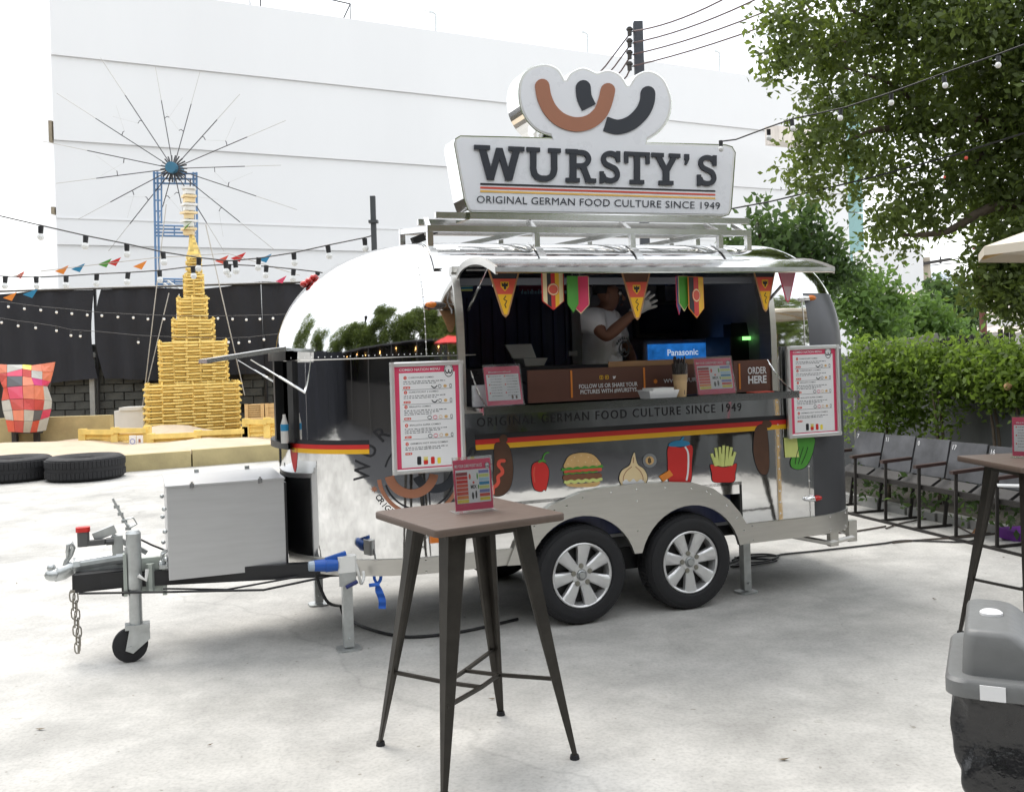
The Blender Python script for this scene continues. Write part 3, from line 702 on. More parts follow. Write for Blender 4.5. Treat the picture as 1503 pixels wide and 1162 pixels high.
# ---------------------------------------------------------------- bamboo fences, boxes, crates
def rail_fence(name, lab, x0, y0, x1, y1, yt0, yt1, rails, depth, posts):
    y0 -= 3; y1 -= 3; yt0 -= 3; yt1 -= 3; r = thing(name, lab, 'fence', D(x0, y0, depth))
    for k in range(posts):
        f = k/(posts-1); p = D(x0+(x1-x0)*f, y0+(y1-y0)*f, depth); t_ = D(x0+(x1-x0)*f, yt0+(yt1-yt0)*f-2, depth); b = B()
        b.box((p.x-.07, p.y-.06, .05), (p.x+.07, p.y+.06, t_.z)); part('post', b, M_bamboo, r)
        if k == posts-1: break
        g = (k+1)/(posts-1); q = D(x0+(x1-x0)*g, y0+(y1-y0)*g, depth); t2_ = D(x0+(x1-x0)*g, yt0+(yt1-yt0)*g, depth)
        for j in range(rails):
            h = (j+.5)/rails*.78; b = B(); mid = .5
            a = Vector((p.x, p.y+.02*(j % 2), p.z+(t_.z-p.z)*h+random.uniform(-.015, .015))); c = Vector((q.x, q.y+.02*(j % 2), q.z+(t2_.z-q.z)*h+random.uniform(-.015, .015)))
            b.cyl(a, c, .036, .032, 6); part('bamboo_rail', b, M_bamboo, r, smooth=True)
        b = B(); b.bar(Vector((p.x, p.y-.07, t_.z-.06)), Vector((q.x, q.y-.07, t2_.z-.06)), .05, .1); part('top_rail', b, M_bamboo, r)
rail_fence('bamboo_fence', 'low yellow bamboo fence on the sand left of the bamboo tower', 122, 657, 217, 652, 634, 630, 5, 20.4, 3)
rail_fence('bamboo_fence', 'lowest bamboo fence on the sand in front of the bamboo tower', 222, 655, 360, 644, 641, 631, 3, 20.2, 3)
rail_fence('bamboo_fence', 'taller slanting bamboo fence on the sand right of the bamboo tower', 362, 645, 424, 641, 619, 616, 6, 20.2, 3)
p = D(203, 626, 22.2); q = D(167, 603, 22.2); b = B(); b.box((q.x, 22.2, p.z-.2), (D(212, 626, 22.2).x, 22.7, q.z), bev=.02)
r = thing('white_chest', 'white chest freezer standing left of the bamboo tower', 'chest', (p.x, 22.2, 0)); part('body', b, M_whiteplastic, r)
b = B(); b.box((q.x+.12, 22.17, q.z), (D(212, 626, 22.2).x-.02, 22.72, q.z+.07), bev=.02); part('lid', b, M_whiteplastic, r)
for x0, x1, lab in ((190, 200, 'small white sign with a round blue mark on the bamboo fence'), (201, 210, 'small white sign with a tiny brown mark on the bamboo fence')):
    a = D(x0, 639, 20.1); c = D(x1, 656, 20.1); r = thing('fence_sign', lab, 'sign', (a.x, 20.2, c.z))
    b = B(); b.box((a.x, 20.08, c.z), (c.x, 20.12, a.z)); part('board', b, M_white, r)
    b = B(); m_ = ((a.x+c.x)/2, (a.z+c.z)/2)
    if x0 == 190: b.ribbon(circle(m_[0], m_[1], .048, 16)+circle(m_[0], m_[1], .048, 16)[:1], .014, lambda p: (p[0], 20.076, p[1])); part('round_mark', b, M_violet, r)
    else: b.box((m_[0]-.02, 20.072, m_[1]-.02), (m_[0]+.02, 20.077, m_[1]+.05)); part('mark', b, M_brown, r)
def crate(x0, x1, y0, y1, depth, lab, gap):
    a = D(x0, y0, depth); c = D(x1, y1, depth); r = thing('wooden_crate', lab, 'crate', (a.x, depth, c.z), group='wooden crates by the black screen'); w = c.x-a.x; h = a.z-c.z
    b = B(); b.box((a.x+.03, depth+.04, c.z+.02), (c.x-.03, depth+.45, a.z-.02)); part('core', b, mat('crate_shade', (.30, .20, .10), .8), r)
    if gap:
        n = 7
        for i in range(n):
            z = c.z+h*i/n; b = B(); b.box((a.x+.002, depth+.01, z+.008), (c.x-.002, depth+.035, z+h/n*.8)); part('slat', b, M_wood, r)
    else:
        for i in range(3):
            z = c.z+h*i/3; b = B(); b.box((a.x+.002, depth+.01, z+.004), (c.x-.002, depth+.035, z+h/3-.004)); part('board', b, M_wood, r)
    for x in (a.x, c.x-.07):
        b = B(); b.box((x, depth-.015, c.z), (x+.07, depth+.009, a.z)); part('batten', b, M_wood, r)
crate(359, 388, 593, 614, 21.4, 'slatted pale wooden crate, the left one on the pallet', True); crate(389, 412, 592, 612, 21.4, 'boarded pale wooden crate, right one on the pallet', False)
a = D(357, 614, 21.3); c = D(416, 622, 21.3); r = thing('pallet', 'wooden pallet under the two pale crates', 'pallet', (a.x, 21.3, c.z))
for i in range(2):
    b = B(); b.box((a.x, 21.25+i*.5, a.z-.045), (c.x, 21.6+i*.5, a.z)); part('deck_board', b, M_wood, r)
for i in range(3):
    x = a.x+(c.x-a.x)*(i+.05)/2.4; b = B(); b.box((x, 21.26, 0.1), (x+.1, 22.1, a.z-.047)); part('bearer', b, M_wood, r)
# ---------------------------------------------------------------- string lights
sk = B(); sk.cyl((0, 0, -.006), (0, 0, -.062), .023, .021, 10); sk.cyl((0, 0, -.062), (0, 0, -.068), .021, .017, 10); SK = sk.mesh('socket', smooth=True); SK.materials.append(M_black)
bb = B(); bb.lathe([(.0, -.125), (.016, -.122), (.026, -.108), (.029, -.094), (.025, -.078), (.015, -.067)], n=10); BL = bb.mesh('bulb', smooth='all'); BL.materials.append(M_bulb)
def string_light(lab, path, bulbs, y0, y1, group, sc=1.0, only=None):
    """path / bulbs: photograph pixels from end to end; y0..y1: distance of the two ends"""
    xs = path[0][0], path[-1][0]
    dep = lambda x: y0+(y1-y0)*(x-xs[0])/(xs[1]-xs[0])
    P = [D(x, y, dep(x)) for x, y in path]; r = thing('string_light', lab, 'string lights', P[0], group=group)
    b = B(); b.tube(P, .009*max(.6, sc*.8), 5); part('cable', b, M_cable, r)
    for (x, y) in bulbs:
        p = D(x, y, dep(x))-P[0]; o = part('socket', SK, None, r); o.location = p; o.scale = (sc*1.15,)*3; o.rotation_euler = (random.uniform(-.12, .12), random.uniform(-.12, .12), 0)
        q = part('bulb', BL, None, o)
gl = 'string lights over the yard'
string_light('string light with large bulbs sagging from the left edge to the wheel junction', [(-60, 300), (0, 317), (60, 331), (126, 346), (186, 358), (239, 370), (290, 378), (336, 383)],
             [(-10, 315), (60, 331), (126, 345), (186, 357), (239, 369), (292, 378), (331, 383)], 10.2, 10.8, gl, 1.08)
string_light('string light rising from the junction to the dark steel post', [(336, 383), (380, 379), (431, 371), (481, 360), (535, 349), (550, 345)],
             [(345, 382), (380, 377), (431, 370), (481, 360), (535, 349)], 10.8, 11, gl, 1.08)
string_light('string light running low in front of the bamboo spire behind the trailer dome', [(-40, 404), (53, 407), (97, 405), (142, 402), (188, 400), (234, 397), (283, 391), (335, 388), (391, 391), (431, 395), (466, 399), (520, 410)],
             [(8, 405), (53, 405), (97, 404), (142, 401), (188, 399), (234, 396), (283, 390), (336, 388), (391, 389), (431, 394), (466, 398)], 11.4, 11.4, gl, 1.08)
string_light('upper string of tiny bulbs across the black cloth screen', [(-10, 442), (13, 444), (59, 450), (105, 454), (150, 459), (195, 461), (240, 463), (300, 464), (361, 463), (401, 462), (430, 461)],
             [(13, 444), (36, 447), (59, 449), (83, 452), (105, 454), (128, 456), (150, 457), (173, 459), (195, 460), (216, 462), (240, 462), (320, 461), (341, 462), (361, 463), (381, 462), (401, 461)], 20.0, 20.0, gl, .8)
string_light('lower sagging string of tiny bulbs across the black cloth screen', [(-5, 466), (26, 471), (52, 474), (83, 479), (105, 484), (150, 487), (200, 492), (270, 495), (335, 496), (365, 495), (390, 492), (430, 488)],
             [(2, 467), (27, 472), (52, 475), (83, 479), (104, 486), (118, 487), (203, 496), (335, 496), (351, 497), (366, 495), (387, 492)], 20.0, 20.0, gl, .8)
string_light('string light rising from the sign corner up in front of the big tree', [(1056, 208), (1080, 205), (1128, 187), (1162, 175), (1240, 158), (1308, 136), (1385, 108), (1465, 80), (1540, 52)],
             [(1058, 206), (1128, 189), (1162, 176), (1234, 160), (1308, 137), (1385, 112), (1465, 82)], 6.7, 6.0, gl, .55)
b = B(); b.tube([D(990, 322, 9), D(1130, 296, 8.6), D(1270, 263, 8.2), D(1400, 228, 7.8), D(1540, 184, 7.5)], .008, 4)
solo('slack_wire', 'thin bare wire crossing in front of the big tree below the bulbs', 'wire', b, M_cable, D(1270, 263, 8.2))
# bunting scraps at the left
r = thing('bunting', 'line of small coloured pennant flags hanging left of the bamboo tower', 'bunting', D(0, 410, 17))
b = B(); b.tube([D(-20, 412, 17), D(60, 398, 17), D(160, 386, 17), D(230, 378, 17), D(335, 372, 17), D(440, 404, 17)], .007, 3); part('cord', b, M_rope, r)
for (x, y, m_, s_) in ((90, 394, M_orange, 1), (114, 391, M_blue, 1), (153, 384, M_green, 1), (167, 382, M_red, 1), (205, 387, M_orange, 1), (28, 402, M_tomato, .8), (325, 379, M_tomato, 1), (349, 375, M_red, 1.1), (388, 377, M_blue, 1), (412, 409, M_pink, .8), (14, 433, M_orange, 1), (44, 428, M_blue, 1.1)):
    p = D(x, y, 17); b = B(); u_ = Vector((.13*s_, 0, .05)); b.add([p-u_*.9, p+u_, p+Vector((.02, .03, -.10*s_)), p+Vector((-.04, .02, -.035))], [(0, 1, 2), (0, 2, 3)]); part('flag', b, m_, r)
# ================================================================ food trailer
W, Z0, Z1, ZB = .80, .50, 1.70, .72
XC, XF, XRC, XR = -.82, -1.72, 1.60, 2.34
OX0, OX1, OZ0, OZ1 = -.72, 1.45, 1.385, 2.20
def ins_side(z):
    if z <= Z1: return 0.0
    q = min(1, (z-Z1)/ZB); return .5*(1-max(0, 1-q**2.6)**(1/2.6))
def ends(z):
    if z <= Z1: return XF, XR
    q = min(1, (z-Z1)/ZB); k = 1-math.sqrt(max(0, 1-q*q)); return XF+.84*k, XR-.70*k
def side_y(x, z):
    """half width of the shell at x, z"""
    w = W-ins_side(z); f, r_ = ends(z)
    if x < XC:
        t_ = min(1, (XC-x)/(XC-f)); return w*max(0, 1-t_**2.1)**(1/2.1)
    if x > XRC:
        t_ = min(1, (x-XRC)/(r_-XRC)); return w*max(0, 1-t_**2.8)**(1/2.8)
    return w
def on_shell(x, z, e=.003): return Vector((x, -side_y(x, z)-e, z))
def px_shell(px, py):
    """photograph pixel -> (x, z) on the near side of the shell"""
    lo, hi = 1.2, -.9
    for k in range(200):
        Y = lo+(hi-lo)*k/200; p = S(px, py, Y)
        if XF < p.x < XR and side_y(p.x, p.z) >= Y: return p.x, p.z
    p = S(px, py, 0.0); return p.x, p.z
tr = thing('food_trailer', 'polished silver food trailer with open serving hatch and twin axle wheels', 'food trailer', (0, 0, 0), TRL)
M_shell = mat('mirror_aluminium', (.80, .80, .80), .045, 1.0, var=.03, vscale=2.5, bump=.05, bscale=2.6)
xcols = [-.82, -.72, -.55, -.43, -.2, 0, .2, .387, .6, .774, 1.0, 1.19, 1.3, 1.45, 1.6]
NF, NR = 40, 24
def outline(z):
    w = W-ins_side(z); f, r_ = ends(z); pts = []; keys = []
    for x in xcols: pts.append((x, -w)); keys.append(('n', x))
    for i in range(1, NR):
        a = math.pi*i/NR; c, s = math.cos(a), math.sin(a)
        pts.append((XRC+(r_-XRC)*abs(s)**(2/2.8), -w*math.copysign(abs(c)**(2/2.8), c))); keys.append(('r', a))
    for x in xcols[::-1]: pts.append((x, w)); keys.append(('f', x))
    for i in range(1, NF):
        a = math.pi*i/NF; c, s = math.cos(a), math.sin(a)
        pts.append((XC-(XC-f)*abs(s)**(2/2.1), w*math.copysign(abs(c)**(2/2.1), c))); keys.append(('h', a))
    return pts, keys
levels = [Z0, .72, .9, 1.1, 1.2, OZ0, 1.55, Z1]
qs = sorted(set([round(math.sin(math.radians(a)), 4) for a in range(5, 88, 4)]+[(OZ1-Z1)/ZB, .9985, 1.0]))
levels += [Z1+ZB*q for q in qs]
rings = []
for z in levels: rings.append([(x, y, z) for x, y in outline(z)[0]])
keys = outline(Z0)[1]; npt = len(keys)
top = rings[-1]
for s_, dz in ((.66, .012), (.33, .02), (.0, .024)): rings.append([(x, y*s_, ZB+Z1+dz) for x, y, z in top])
lv = levels+[9, 9, 9]
shell, rearp = B(), B()
allv = [v for rg in rings for v in rg]; shell.v = list(allv); rearp.v = list(allv)
for j in range(len(rings)-1):
    za, zb = lv[j], lv[j+1]
    for i in range(npt):
        k0, k1 = keys[i], keys[(i+1) % npt]; f = (j*npt+i, j*npt+(i+1) % npt, (j+1)*npt+(i+1) % npt, (j+1)*npt+i)
        if k0[0] == 'n' and k1[0] == 'n' and k0[1] >= OX0-1e-6 and k1[1] <= OX1+1e-6 and za >= OZ0-1e-6 and zb <= OZ1+1e-6: continue
        if k0[0] in 'nf' and k1[0] == k0[0] and min(k0[1], k1[1]) >= -.43-1e-6 and max(k0[1], k1[1]) <= 1.19+1e-6 and zb <= .72+1e-6: continue
        if k0[0] == 'h' and k1[0] == 'h' and .385*math.pi < k0[1] and k1[1] < .615*math.pi and za >= 1.2-1e-6 and zb <= Z1+1e-6: continue
        if (k0[0] == 'r' or k1[0] == 'r') and zb < 2.07 and (k0[0] == 'r' and k0[1] < 2.3): rearp.f.append(f)
        else: shell.f.append(f)
def clean(b):
    used = sorted({i for f in b.f for i in f}); mp = {u: i for i, u in enumerate(used)}
    b.v = [b.v[u] for u in used]; b.f = [tuple(mp[i] for i in f) for f in b.f]
clean(shell); clean(rearp)
def shellpart(name, b, m, lab=None):
    me = bpy.data.meshes.new(name); me.from_pydata(b.v, [], b.f)
    bm = bmesh.new(); bm.from_mesh(me); bmesh.ops.remove_doubles(bm, verts=bm.verts, dist=1e-5); bmesh.ops.dissolve_degenerate(bm, edges=bm.edges, dist=1e-5)
    bmesh.ops.recalc_face_normals(bm, faces=bm.faces); bm.to_mesh(me); bm.free()
    me.polygons.foreach_set('use_smooth', [True]*len(me.polygons)); me.update(); return part(name, me, m, tr, lab)
body = shellpart('body_shell', shell, M_shell, 'mirror polished aluminium body')
shellpart('rear_corner_panel', rearp, M_film, 'matt dark grey rear corner')
# rivet seams, panel joints
rv = B()
def rivet(x, z, r=.006):
    p = on_shell(x, z, .001); rv.ball((p.x, p.y, p.z), r, 5, (1, .6, 1))
for i in range(28):
    x = XF+.05+(XC-XF)*i/27*.98; rivet(x, 1.715, .004)
for i in range(18): rivet(1.66+.56*i/18, 1.66)
for i in range(13):
    z = .56+i*.10; rivet(1.735, z)
for i in range(12): rivet(-.955, 1.74+i*.045)
for i in range(11): rivet(1.49, .56+i*.075)
part('rivets', rv, M_steel, tr, kind='stuff', smooth='all')
b = B(); b.tube([on_shell(XF+.02+(XC+.15-XF)*i/40, 1.70, .0) for i in range(41)], .0035, 4)
part('panel_seam', b, M_brush, tr)
for q in ([on_shell(-.955, 1.70+.6*i/16, 0) for i in range(17)], [on_shell(1.47, .52+.85*i/6, 0) for i in range(7)], [on_shell(1.735, .51+1.5*i/24, 0) for i in range(25)], [on_shell(1.74+.52*i/24, 1.67, 0) for i in range(25)]):
    b = B(); b.tube(q, .003, 4); part('panel_seam', b, M_brush, tr)
# ---- skirt band
b = B(); zt, zb_ = .515, .385
def band(x0, x1, z0, z1, e, n=30, out=None):
    vs = []
    for i in range(n+1):
        x = x0+(x1-x0)*i/n; p = (x, -side_y(x, 1.0)-e); vs += [(p[0], p[1], z0), (p[0], p[1], z1), (p[0], p[1]+.02, z1), (p[0], p[1]+.02, z0)]
    fs = []
    for i in range(n):
        a = 4*i; fs += [(a, a+4, a+5, a+1), (a+1, a+5, a+6, a+2), (a+3, a+7, a+4, a)]
    return vs, fs
for (x0, x1) in ((1.18, 2.31), (XF+.015, -.36)):
    q = B()
    if x0 > 0: q.add(*band(x0, x1, zb_, zt, .016, 40))
    else: q.add(*band(x0, x1, .425 if x0 < 0 else zb_, .52, .016, 40))
    part('skirt', q, M_brush, tr, smooth=True)
q = B()
for x in (1.25, 1.25, 1.9, 2.1, -.6, -1.0, -1.4): q.ball((x, -side_y(x, 1)-.018, .50 if x > 0 else .505), .007, 6, (1, .5, 1)); q.ball((x, -side_y(x, 1)-.018, .405 if x > 0 else .44), .007, 6, (1, .5, 1))
part('skirt_bolts', q, M_steel, tr, kind='stuff')
# ---- chassis, drawbar
b = B(); b.box((-1.35, -.66, .42), (2.02, .66, .50)); part('floor_pan', b, M_black, tr)
for sgn in (-1, 1):
    b = B(); b.bar((-2.93, sgn*.10-.08, .47), (-.95, sgn*.56-.02, .435), .06, .085); part('drawbar_rail', b, M_black, tr)
b = B(); b.box((-2.92, -.24, .415), (-2.55, .05, .515)); part('drawbar_nose', b, M_black, tr)
b = B(); b.box((-.3, -.60, .26), (1.1, -.55, .40)); b.box((-.3, .55, .26), (1.1, .60, .40))
for x in (0, .774): b.cyl((x, -.72, .305), (x, .72, .305), .03, n=8)
part('axle_frame', b, M_black, tr)
# ---- fender panels + wells
arcf = lambda cx, r_, a0, a1, n: [(cx+r_*math.cos(math.radians(a0+(a1-a0)*i/n)), .305+r_*math.sin(math.radians(a0+(a1-a0)*i/n))) for i in range(n+1)]
topo = [(-.50, .425), (-.44, .56), (-.34, .68), (-.20, .765), (0.0, .825), (.2, .845), (.387, .85), (.6, .845), (.8, .825), (.95, .775), (1.07, .69), (1.15, .60), (1.20, .515), (1.24, .40)]
for sgn in (-1, 1):
    low = arcf(.774, .375, 12, 164, 18)+arcf(0, .375, 16, 162, 18)
    poly = topo[::-1][:1] + [(1.15, .385)] + low + [(-.40, .42)] + topo[:-1]
    b = B(); b.prism(poly, lambda p: (p[0], sgn*.832, p[1]), (0, -sgn*.03, 0)); part('fender', b, M_brush, tr)
    b = B(); bo = [(-.43, .40), (.05, .44), (.387, .46), (.7, .44), (1.185, .40)]
    b.box((-.43, min(sgn*.50, sgn*.52), .40), (1.19, max(sgn*.50, sgn*.52), .80)); b.box((-.43, min(sgn*.52, sgn*.80), .78), (1.19, max(sgn*.52, sgn*.80), .80))
    for x in (-.43, 1.17): b.box((x, min(sgn*.52, sgn*.80), .43), (x+.02, max(sgn*.52, sgn*.80), .78))
    part('wheel_well', b, mat('well_black', (.02, .02, .018), .8), tr)
q = B()
for x, z in [(p[0]*.97+.01, p[1]-.035) for p in topo[1:-1]]+[(.387, .55), (.387, .74), (-.1, .75), (.9, .76)]: q.ball((x, -.834, z), .007, 6, (1, .5, 1))
part('fender_bolts', q, M_steel, tr, kind='stuff')
# ---- wheels
M_rim = mat('alloy_rim', (.72, .72, .72), .36, .6, var=.05, vscale=6)
tb = B(); prof = [(.205, -.085), (.215, -.100), (.255, -.106), (.285, -.098), (.303, -.078), (.308, -.05), (.308, .05), (.303, .078), (.285, .098), (.25, .106), (.21, .095), (.2, .08)]
tb.lathe(prof, ax='Y', n=56); 
for k in range(72):
    a = 2*math.pi*k/72
    for y0_, y1_ in ((-.098, -.055), (-.05, -.004), (.004, .05), (.055, .098)):
        r_ = .305 if abs(y0_) > .06 or abs(y1_) > .06 else .309
        ca, sa = math.cos(a), math.sin(a); ta = (-sa, ca); q = []
        for rr in (r_-.02, r_+.003):
            for tt in (-.0095, .0095):
                for yy in (y0_, y1_): q.append((ca*(rr-.018*(abs(yy) > .09))+ta[0]*tt, yy, sa*(rr-.018*(abs(yy) > .09))+ta[1]*tt))
        tb.add(q, [(0, 1, 3, 2), (4, 6, 7, 5), (0, 4, 5, 1), (2, 3, 7, 6), (0, 2, 6, 4), (1, 5, 7, 3)])
TM = tb.mesh('tyre', smooth=True); TM.materials.append(M_rubber)
rb = B(); rb.lathe([(.198, -.082), (.203, -.09), (.196, -.094), (.187, -.088), (.182, -.05), (.17, .08)], ax='Y', n=48)
for k in range(7):
    a = 2*math.pi*k/7+math.pi/2; ca, sa = math.cos(a), math.sin(a); ta = (-sa, ca); q = []
    for rr, hw_, y_ in ((.045, .026, -.066), (.10, .033, -.078), (.15, .039, -.082), (.190, .047, -.085)):
        q += [(ca*rr+ta[0]*hw_, y_+.004, sa*rr+ta[1]*hw_), (ca*rr+ta[0]*hw_*.7, y_-.006, sa*rr+ta[1]*hw_*.7), (ca*rr-ta[0]*hw_*.7, y_-.006, sa*rr-ta[1]*hw_*.7), (ca*rr-ta[0]*hw_, y_+.004, sa*rr-ta[1]*hw_),
              (ca*rr-ta[0]*hw_, y_+.035, sa*rr-ta[1]*hw_), (ca*rr+ta[0]*hw_, y_+.035, sa*rr+ta[1]*hw_)]
    fs = []
    for s_ in range(3):
        for e in range(6): fs.append((s_*6+e, s_*6+(e+1) % 6, s_*6+6+(e+1) % 6, s_*6+6+e))
    rb.add(q, fs)
rb.lathe([(.075, -.045), (.066, -.074), (.052, -.08), (.036, -.078), (.03, -.07), (.0, -.07)], ax='Y', n=30)
RM = rb.mesh('rim', smooth=True); RM.materials.append(M_rim)
dk = B(); dk.lathe([(.0, -.02), (.175, -.02), (.18, .03)], ax='Y', n=32); DM = dk.mesh('brake_disc'); DM.materials.append(mat('brake_dark', (.045, .045, .045), .5, .5))
hc = B(); hc.cyl((0, -.072, 0), (0, -.092, 0), .026, .021, 18); hc.lathe([(.031, -.07), (.031, -.08), (.026, -.084)], ax='Y', n=18); HM = hc.mesh('hub_cap', smooth=True); HM.materials.append(M_galv)
ln = B(); ln.cyl((0, -.070, 0), (0, -.084, 0), .0125, .0125, 6); ln.lathe([(.0165, -.078), (.0165, -.083), (.0125, -.084)], ax='Y', n=10); LN = ln.mesh('lug_nut'); LN.materials.append(mat('lug_steel', (.30, .29, .25), .4, .8))
for sgn in (-1, 1):
    for x, tw_ in ((0.0, .12), (.774, .45)):
        w = part('wheel', TM, None, tr); w.location = (x, sgn*.725, .308)
        if sgn > 0: w.rotation_euler = (0, 0, math.pi)
        o = part('rim', RM, None, w); o.rotation_euler = (0, tw_, 0); part('brake_disc', DM, None, w); part('hub_cap', HM, None, w)
        for k in range(5):
            a = 2*math.pi*k/5+math.pi/2+tw_*.5; o = part('lug_nut', LN, None, w); o.location = (.058*math.cos(a), 0, .058*math.sin(a))
# ---- stabiliser legs
def stab(x, y, ztop, lab=None):
    b = B(); b.box((x-.028, y-.028, .02), (x+.028, y+.028, ztop))
    b.box((x-.07, y-.06, .0), (x+.07, y+.06, .012), bev=.02); b.box((x-.05, y-.04, ztop-.06), (x+.05, y-.03, ztop+.03)); b.ball((x, y-.033, .07), .008, 6)
    part('stabiliser_leg', b, M_galv, tr)
stab(-1.44, -.645, .44); stab(-1.42, .49, .42); stab(1.30, .62, .42); stab(1.33, -.60, .42)
# ---- rear bumper bar, underrun
b = B(); b.tube([(1.55, -.70, .40), (1.95, -.72, .30), (2.25, -.62, .30), (2.35, -.3, .30), (2.35, .5, .3)], .018, 6)
for x, y in ((2.0, -.69), (2.22, -.62)): b.box((x-.035, y-.02, .27), (x+.035, y+.02, .42))
part('rear_bar', b, M_brush, tr)
# ---- front box
bx0, bx1, by0, by1, bz0, bz1 = -2.415, -1.75, -.40, .24, .462, 1.003
b = B(); b.box((bx0, by0, bz0), (bx1, by1, bz1-.012), bev=.004); fb = part('front_box', b, M_box, tr, 'plain brushed aluminium storage box')
b = B(); b.box((bx0-.006, by0-.005, bz1-.011), (bx1+.006, by1+.004, bz1), bev=.006); part('box_lid', b, M_box, fb)
for x, y in ((bx0+.14, by0-.012), (bx1-.14, by0-.012)):
    b = B(); b.box((x-.012, y, bz1-.02), (x+.012, y+.012, bz1+.006)); b.cyl((x, y+.005, bz1+.002), (x, y+.005, bz1+.016), .008, n=6); part('lid_latch', b, M_steel, fb)
for x in (bx0+.2, bx1-.15):
    b = B(); b.box((x-.014, by1-.02, bz1), (x+.014, by1+.01, bz1+.02)); part('lid_hinge', b, M_galv, fb)
b = B(); b.box((bx1+.002, by0+.01, bz0+.02), (bx1+.014, by1-.01, bz1-.03)); part('added_black_plate', b, M_black, fb)  # black plate added so the shell beside the box mirrors black
for z in (.58, .74, .87):
    b = B(); b.ball((bx0-.014, by0+.03, z), .014, 6); b.ball((bx0-.014, by1-.03, z), .014, 6); part('side_bolt', b, M_galv, fb)
# ---- coupler, brake lever, jockey wheel, chain
b = B(); b.cyl((-2.90, -.10, .545), (-2.62, -.10, .565), .042, .042, 14); b.cyl((-2.70, -.10, .56), (-2.60, -.10, .56), .046, n=14); b.cyl((-2.93, -.10, .545), (-2.895, -.10, .546), .05, n=10); b.box((-2.92, -.135, .515), (-2.64, -.065, .54)); cp = part('coupler', b, M_galv, tr)
b = B(); b.tube([(-2.90, -.1, .545), (-2.94, -.1, .535), (-2.99, -.1, .51), (-3.04, -.1, .495)], [.03, .038, .042, .035], 10); b.ball((-3.04, -.1, .505), .05, 12, (1, .9, .75)); b.ball((-3.05, -.1, .545), .026, 8); part('coupling_head', b, M_galv, cp, smooth='all')
b = B(); b.tube([(-2.985, -.1, .53), (-2.97, -.1, .575), (-2.945, -.1, .61), (-2.93, -.1, .65), (-2.94, -.1, .68), (-2.957, -.1, .665), (-2.96, -.1, .63), (-2.955, -.1, .59)], .014, 8); part('coupling_handle', b, M_galv, cp, smooth='all')
b = B(); b.box((-2.72, -.13, .56), (-2.66, -.07, .70)); b.bar((-2.72, -.1, .70), (-2.60, -.1, .62), .03, .03); b.bar((-2.70, -.1, .74), (-2.82, -.1, .70), .03, .05); b.bar((-2.64, -.1, .66), (-2.53, -.1, .58), .025, .025); part('brake_bracket', b, M_galv, cp)
b = B(); b.bar((-2.60, -.1, .68), (-2.71, -.1, .92), .012, .034, (0, 1, 0)); b.tube([(-2.62, -.12, .75), (-2.66, -.12, .79), (-2.60, -.12, .80), (-2.58, -.12, .76), (-2.62, -.12, .74)], .006, 5)
for k in range(5): b.box((-2.705+.02*k, -.107, .86-.045*k), (-2.672+.02*k, -.093, .878-.045*k))
part('brake_lever', b, M_galv, cp)
b = B(); b.box((-2.905, -.16, .66), (-2.75, -.12, .69), bev=.01); b.box((-2.905, -.165, .66), (-2.84, -.115, .745), bev=.012); b.cyl((-2.75, -.14, .675), (-2.71, -.14, .675), .022, n=8); part('breakaway_grip', b, mat('grip_grey', (.10, .10, .10), .5), cp)
b = B(); b.box((-2.912, -.17, .745), (-2.835, -.11, .772), bev=.014); part('red_cap', b, M_red, cp)
b = B(); b.tube([(-2.64, -.15, .72), (-2.5, -.2, .64), (-2.38, -.22, .58)], .006, 5); part('brake_cable', b, M_cable, cp)
jx, jy = -2.60, -.30
b = B(); b.cyl((jx, jy, .20), (jx, jy, .60), .036, n=16); b.cyl((jx, jy, .42), (jx, jy, .735), .041, n=16); b.cyl((jx, jy, .735), (jx, jy, .752), .043, .03, n=16); b.box((jx-.05, jy-.01, .62), (jx-.036, jy+.01, .66)); jk = part('jockey_post', b, M_galv, tr, smooth=True)
b = B(); b.box((jx-.05, jy+.03, .38), (jx+.16, jy+.06, .58)); b.box((jx-.06, jy-.02, .38), (jx-.04, jy+.06, .62)); b.box((jx+.15, jy+.0, .36), (jx+.175, jy+.07, .58)); b.box((jx+.06, jy-.01, .39), (jx+.11, jy+.03, .55), bev=.015); part('jockey_clamp', b, mat('clamp_zinc', (.42, .46, .43), .5, .6, var=.2), jk)
b = B(); b.tube([(jx+.02, jy-.05, .50), (jx+.06, jy-.06, .47), (jx+.07, jy-.05, .53)], .012, 6); part('clamp_handle', b, M_whiteplastic, jk)
b = B(); b.box((jx-.06, jy-.045, .19), (jx+.075, jy+.045, .215)); 
for s_ in (-.042, .038): b.prism([(jx+.07, .20), (jx+.075, .13), (jx-.02, .055), (jx-.06, .075), (jx-.035, .20)], lambda p: (p[0], jy+s_, p[1]), (0, .006, 0))
b.cyl((jx-.035, jy-.05, .086), (jx-.035, jy+.05, .086), .014, n=8); part('jockey_fork', b, M_galv, jk)
b = B(); b.lathe([(.02, -.028), (.075, -.03), (.096, -.022), (.098, 0), (.096, .022), (.075, .03), (.02, .028)], (jx-.035, jy, .098), 'Y', 28); part('jockey_wheel', b, M_rubber, jk, smooth=True)
ch = B()
def link(c, rz_):
    pts = []
    for k in range(12):
        a = 2*math.pi*k/12; x = .014*math.cos(a); z = .026*math.sin(a)+(.008 if math.sin(a) > 0 else -.008); pts.append((c[0]+x*math.cos(rz_), c[1]+x*math.sin(rz_), c[2]+z))
    q = B(); q.tube(pts, .0042, 5, closed=True); return q
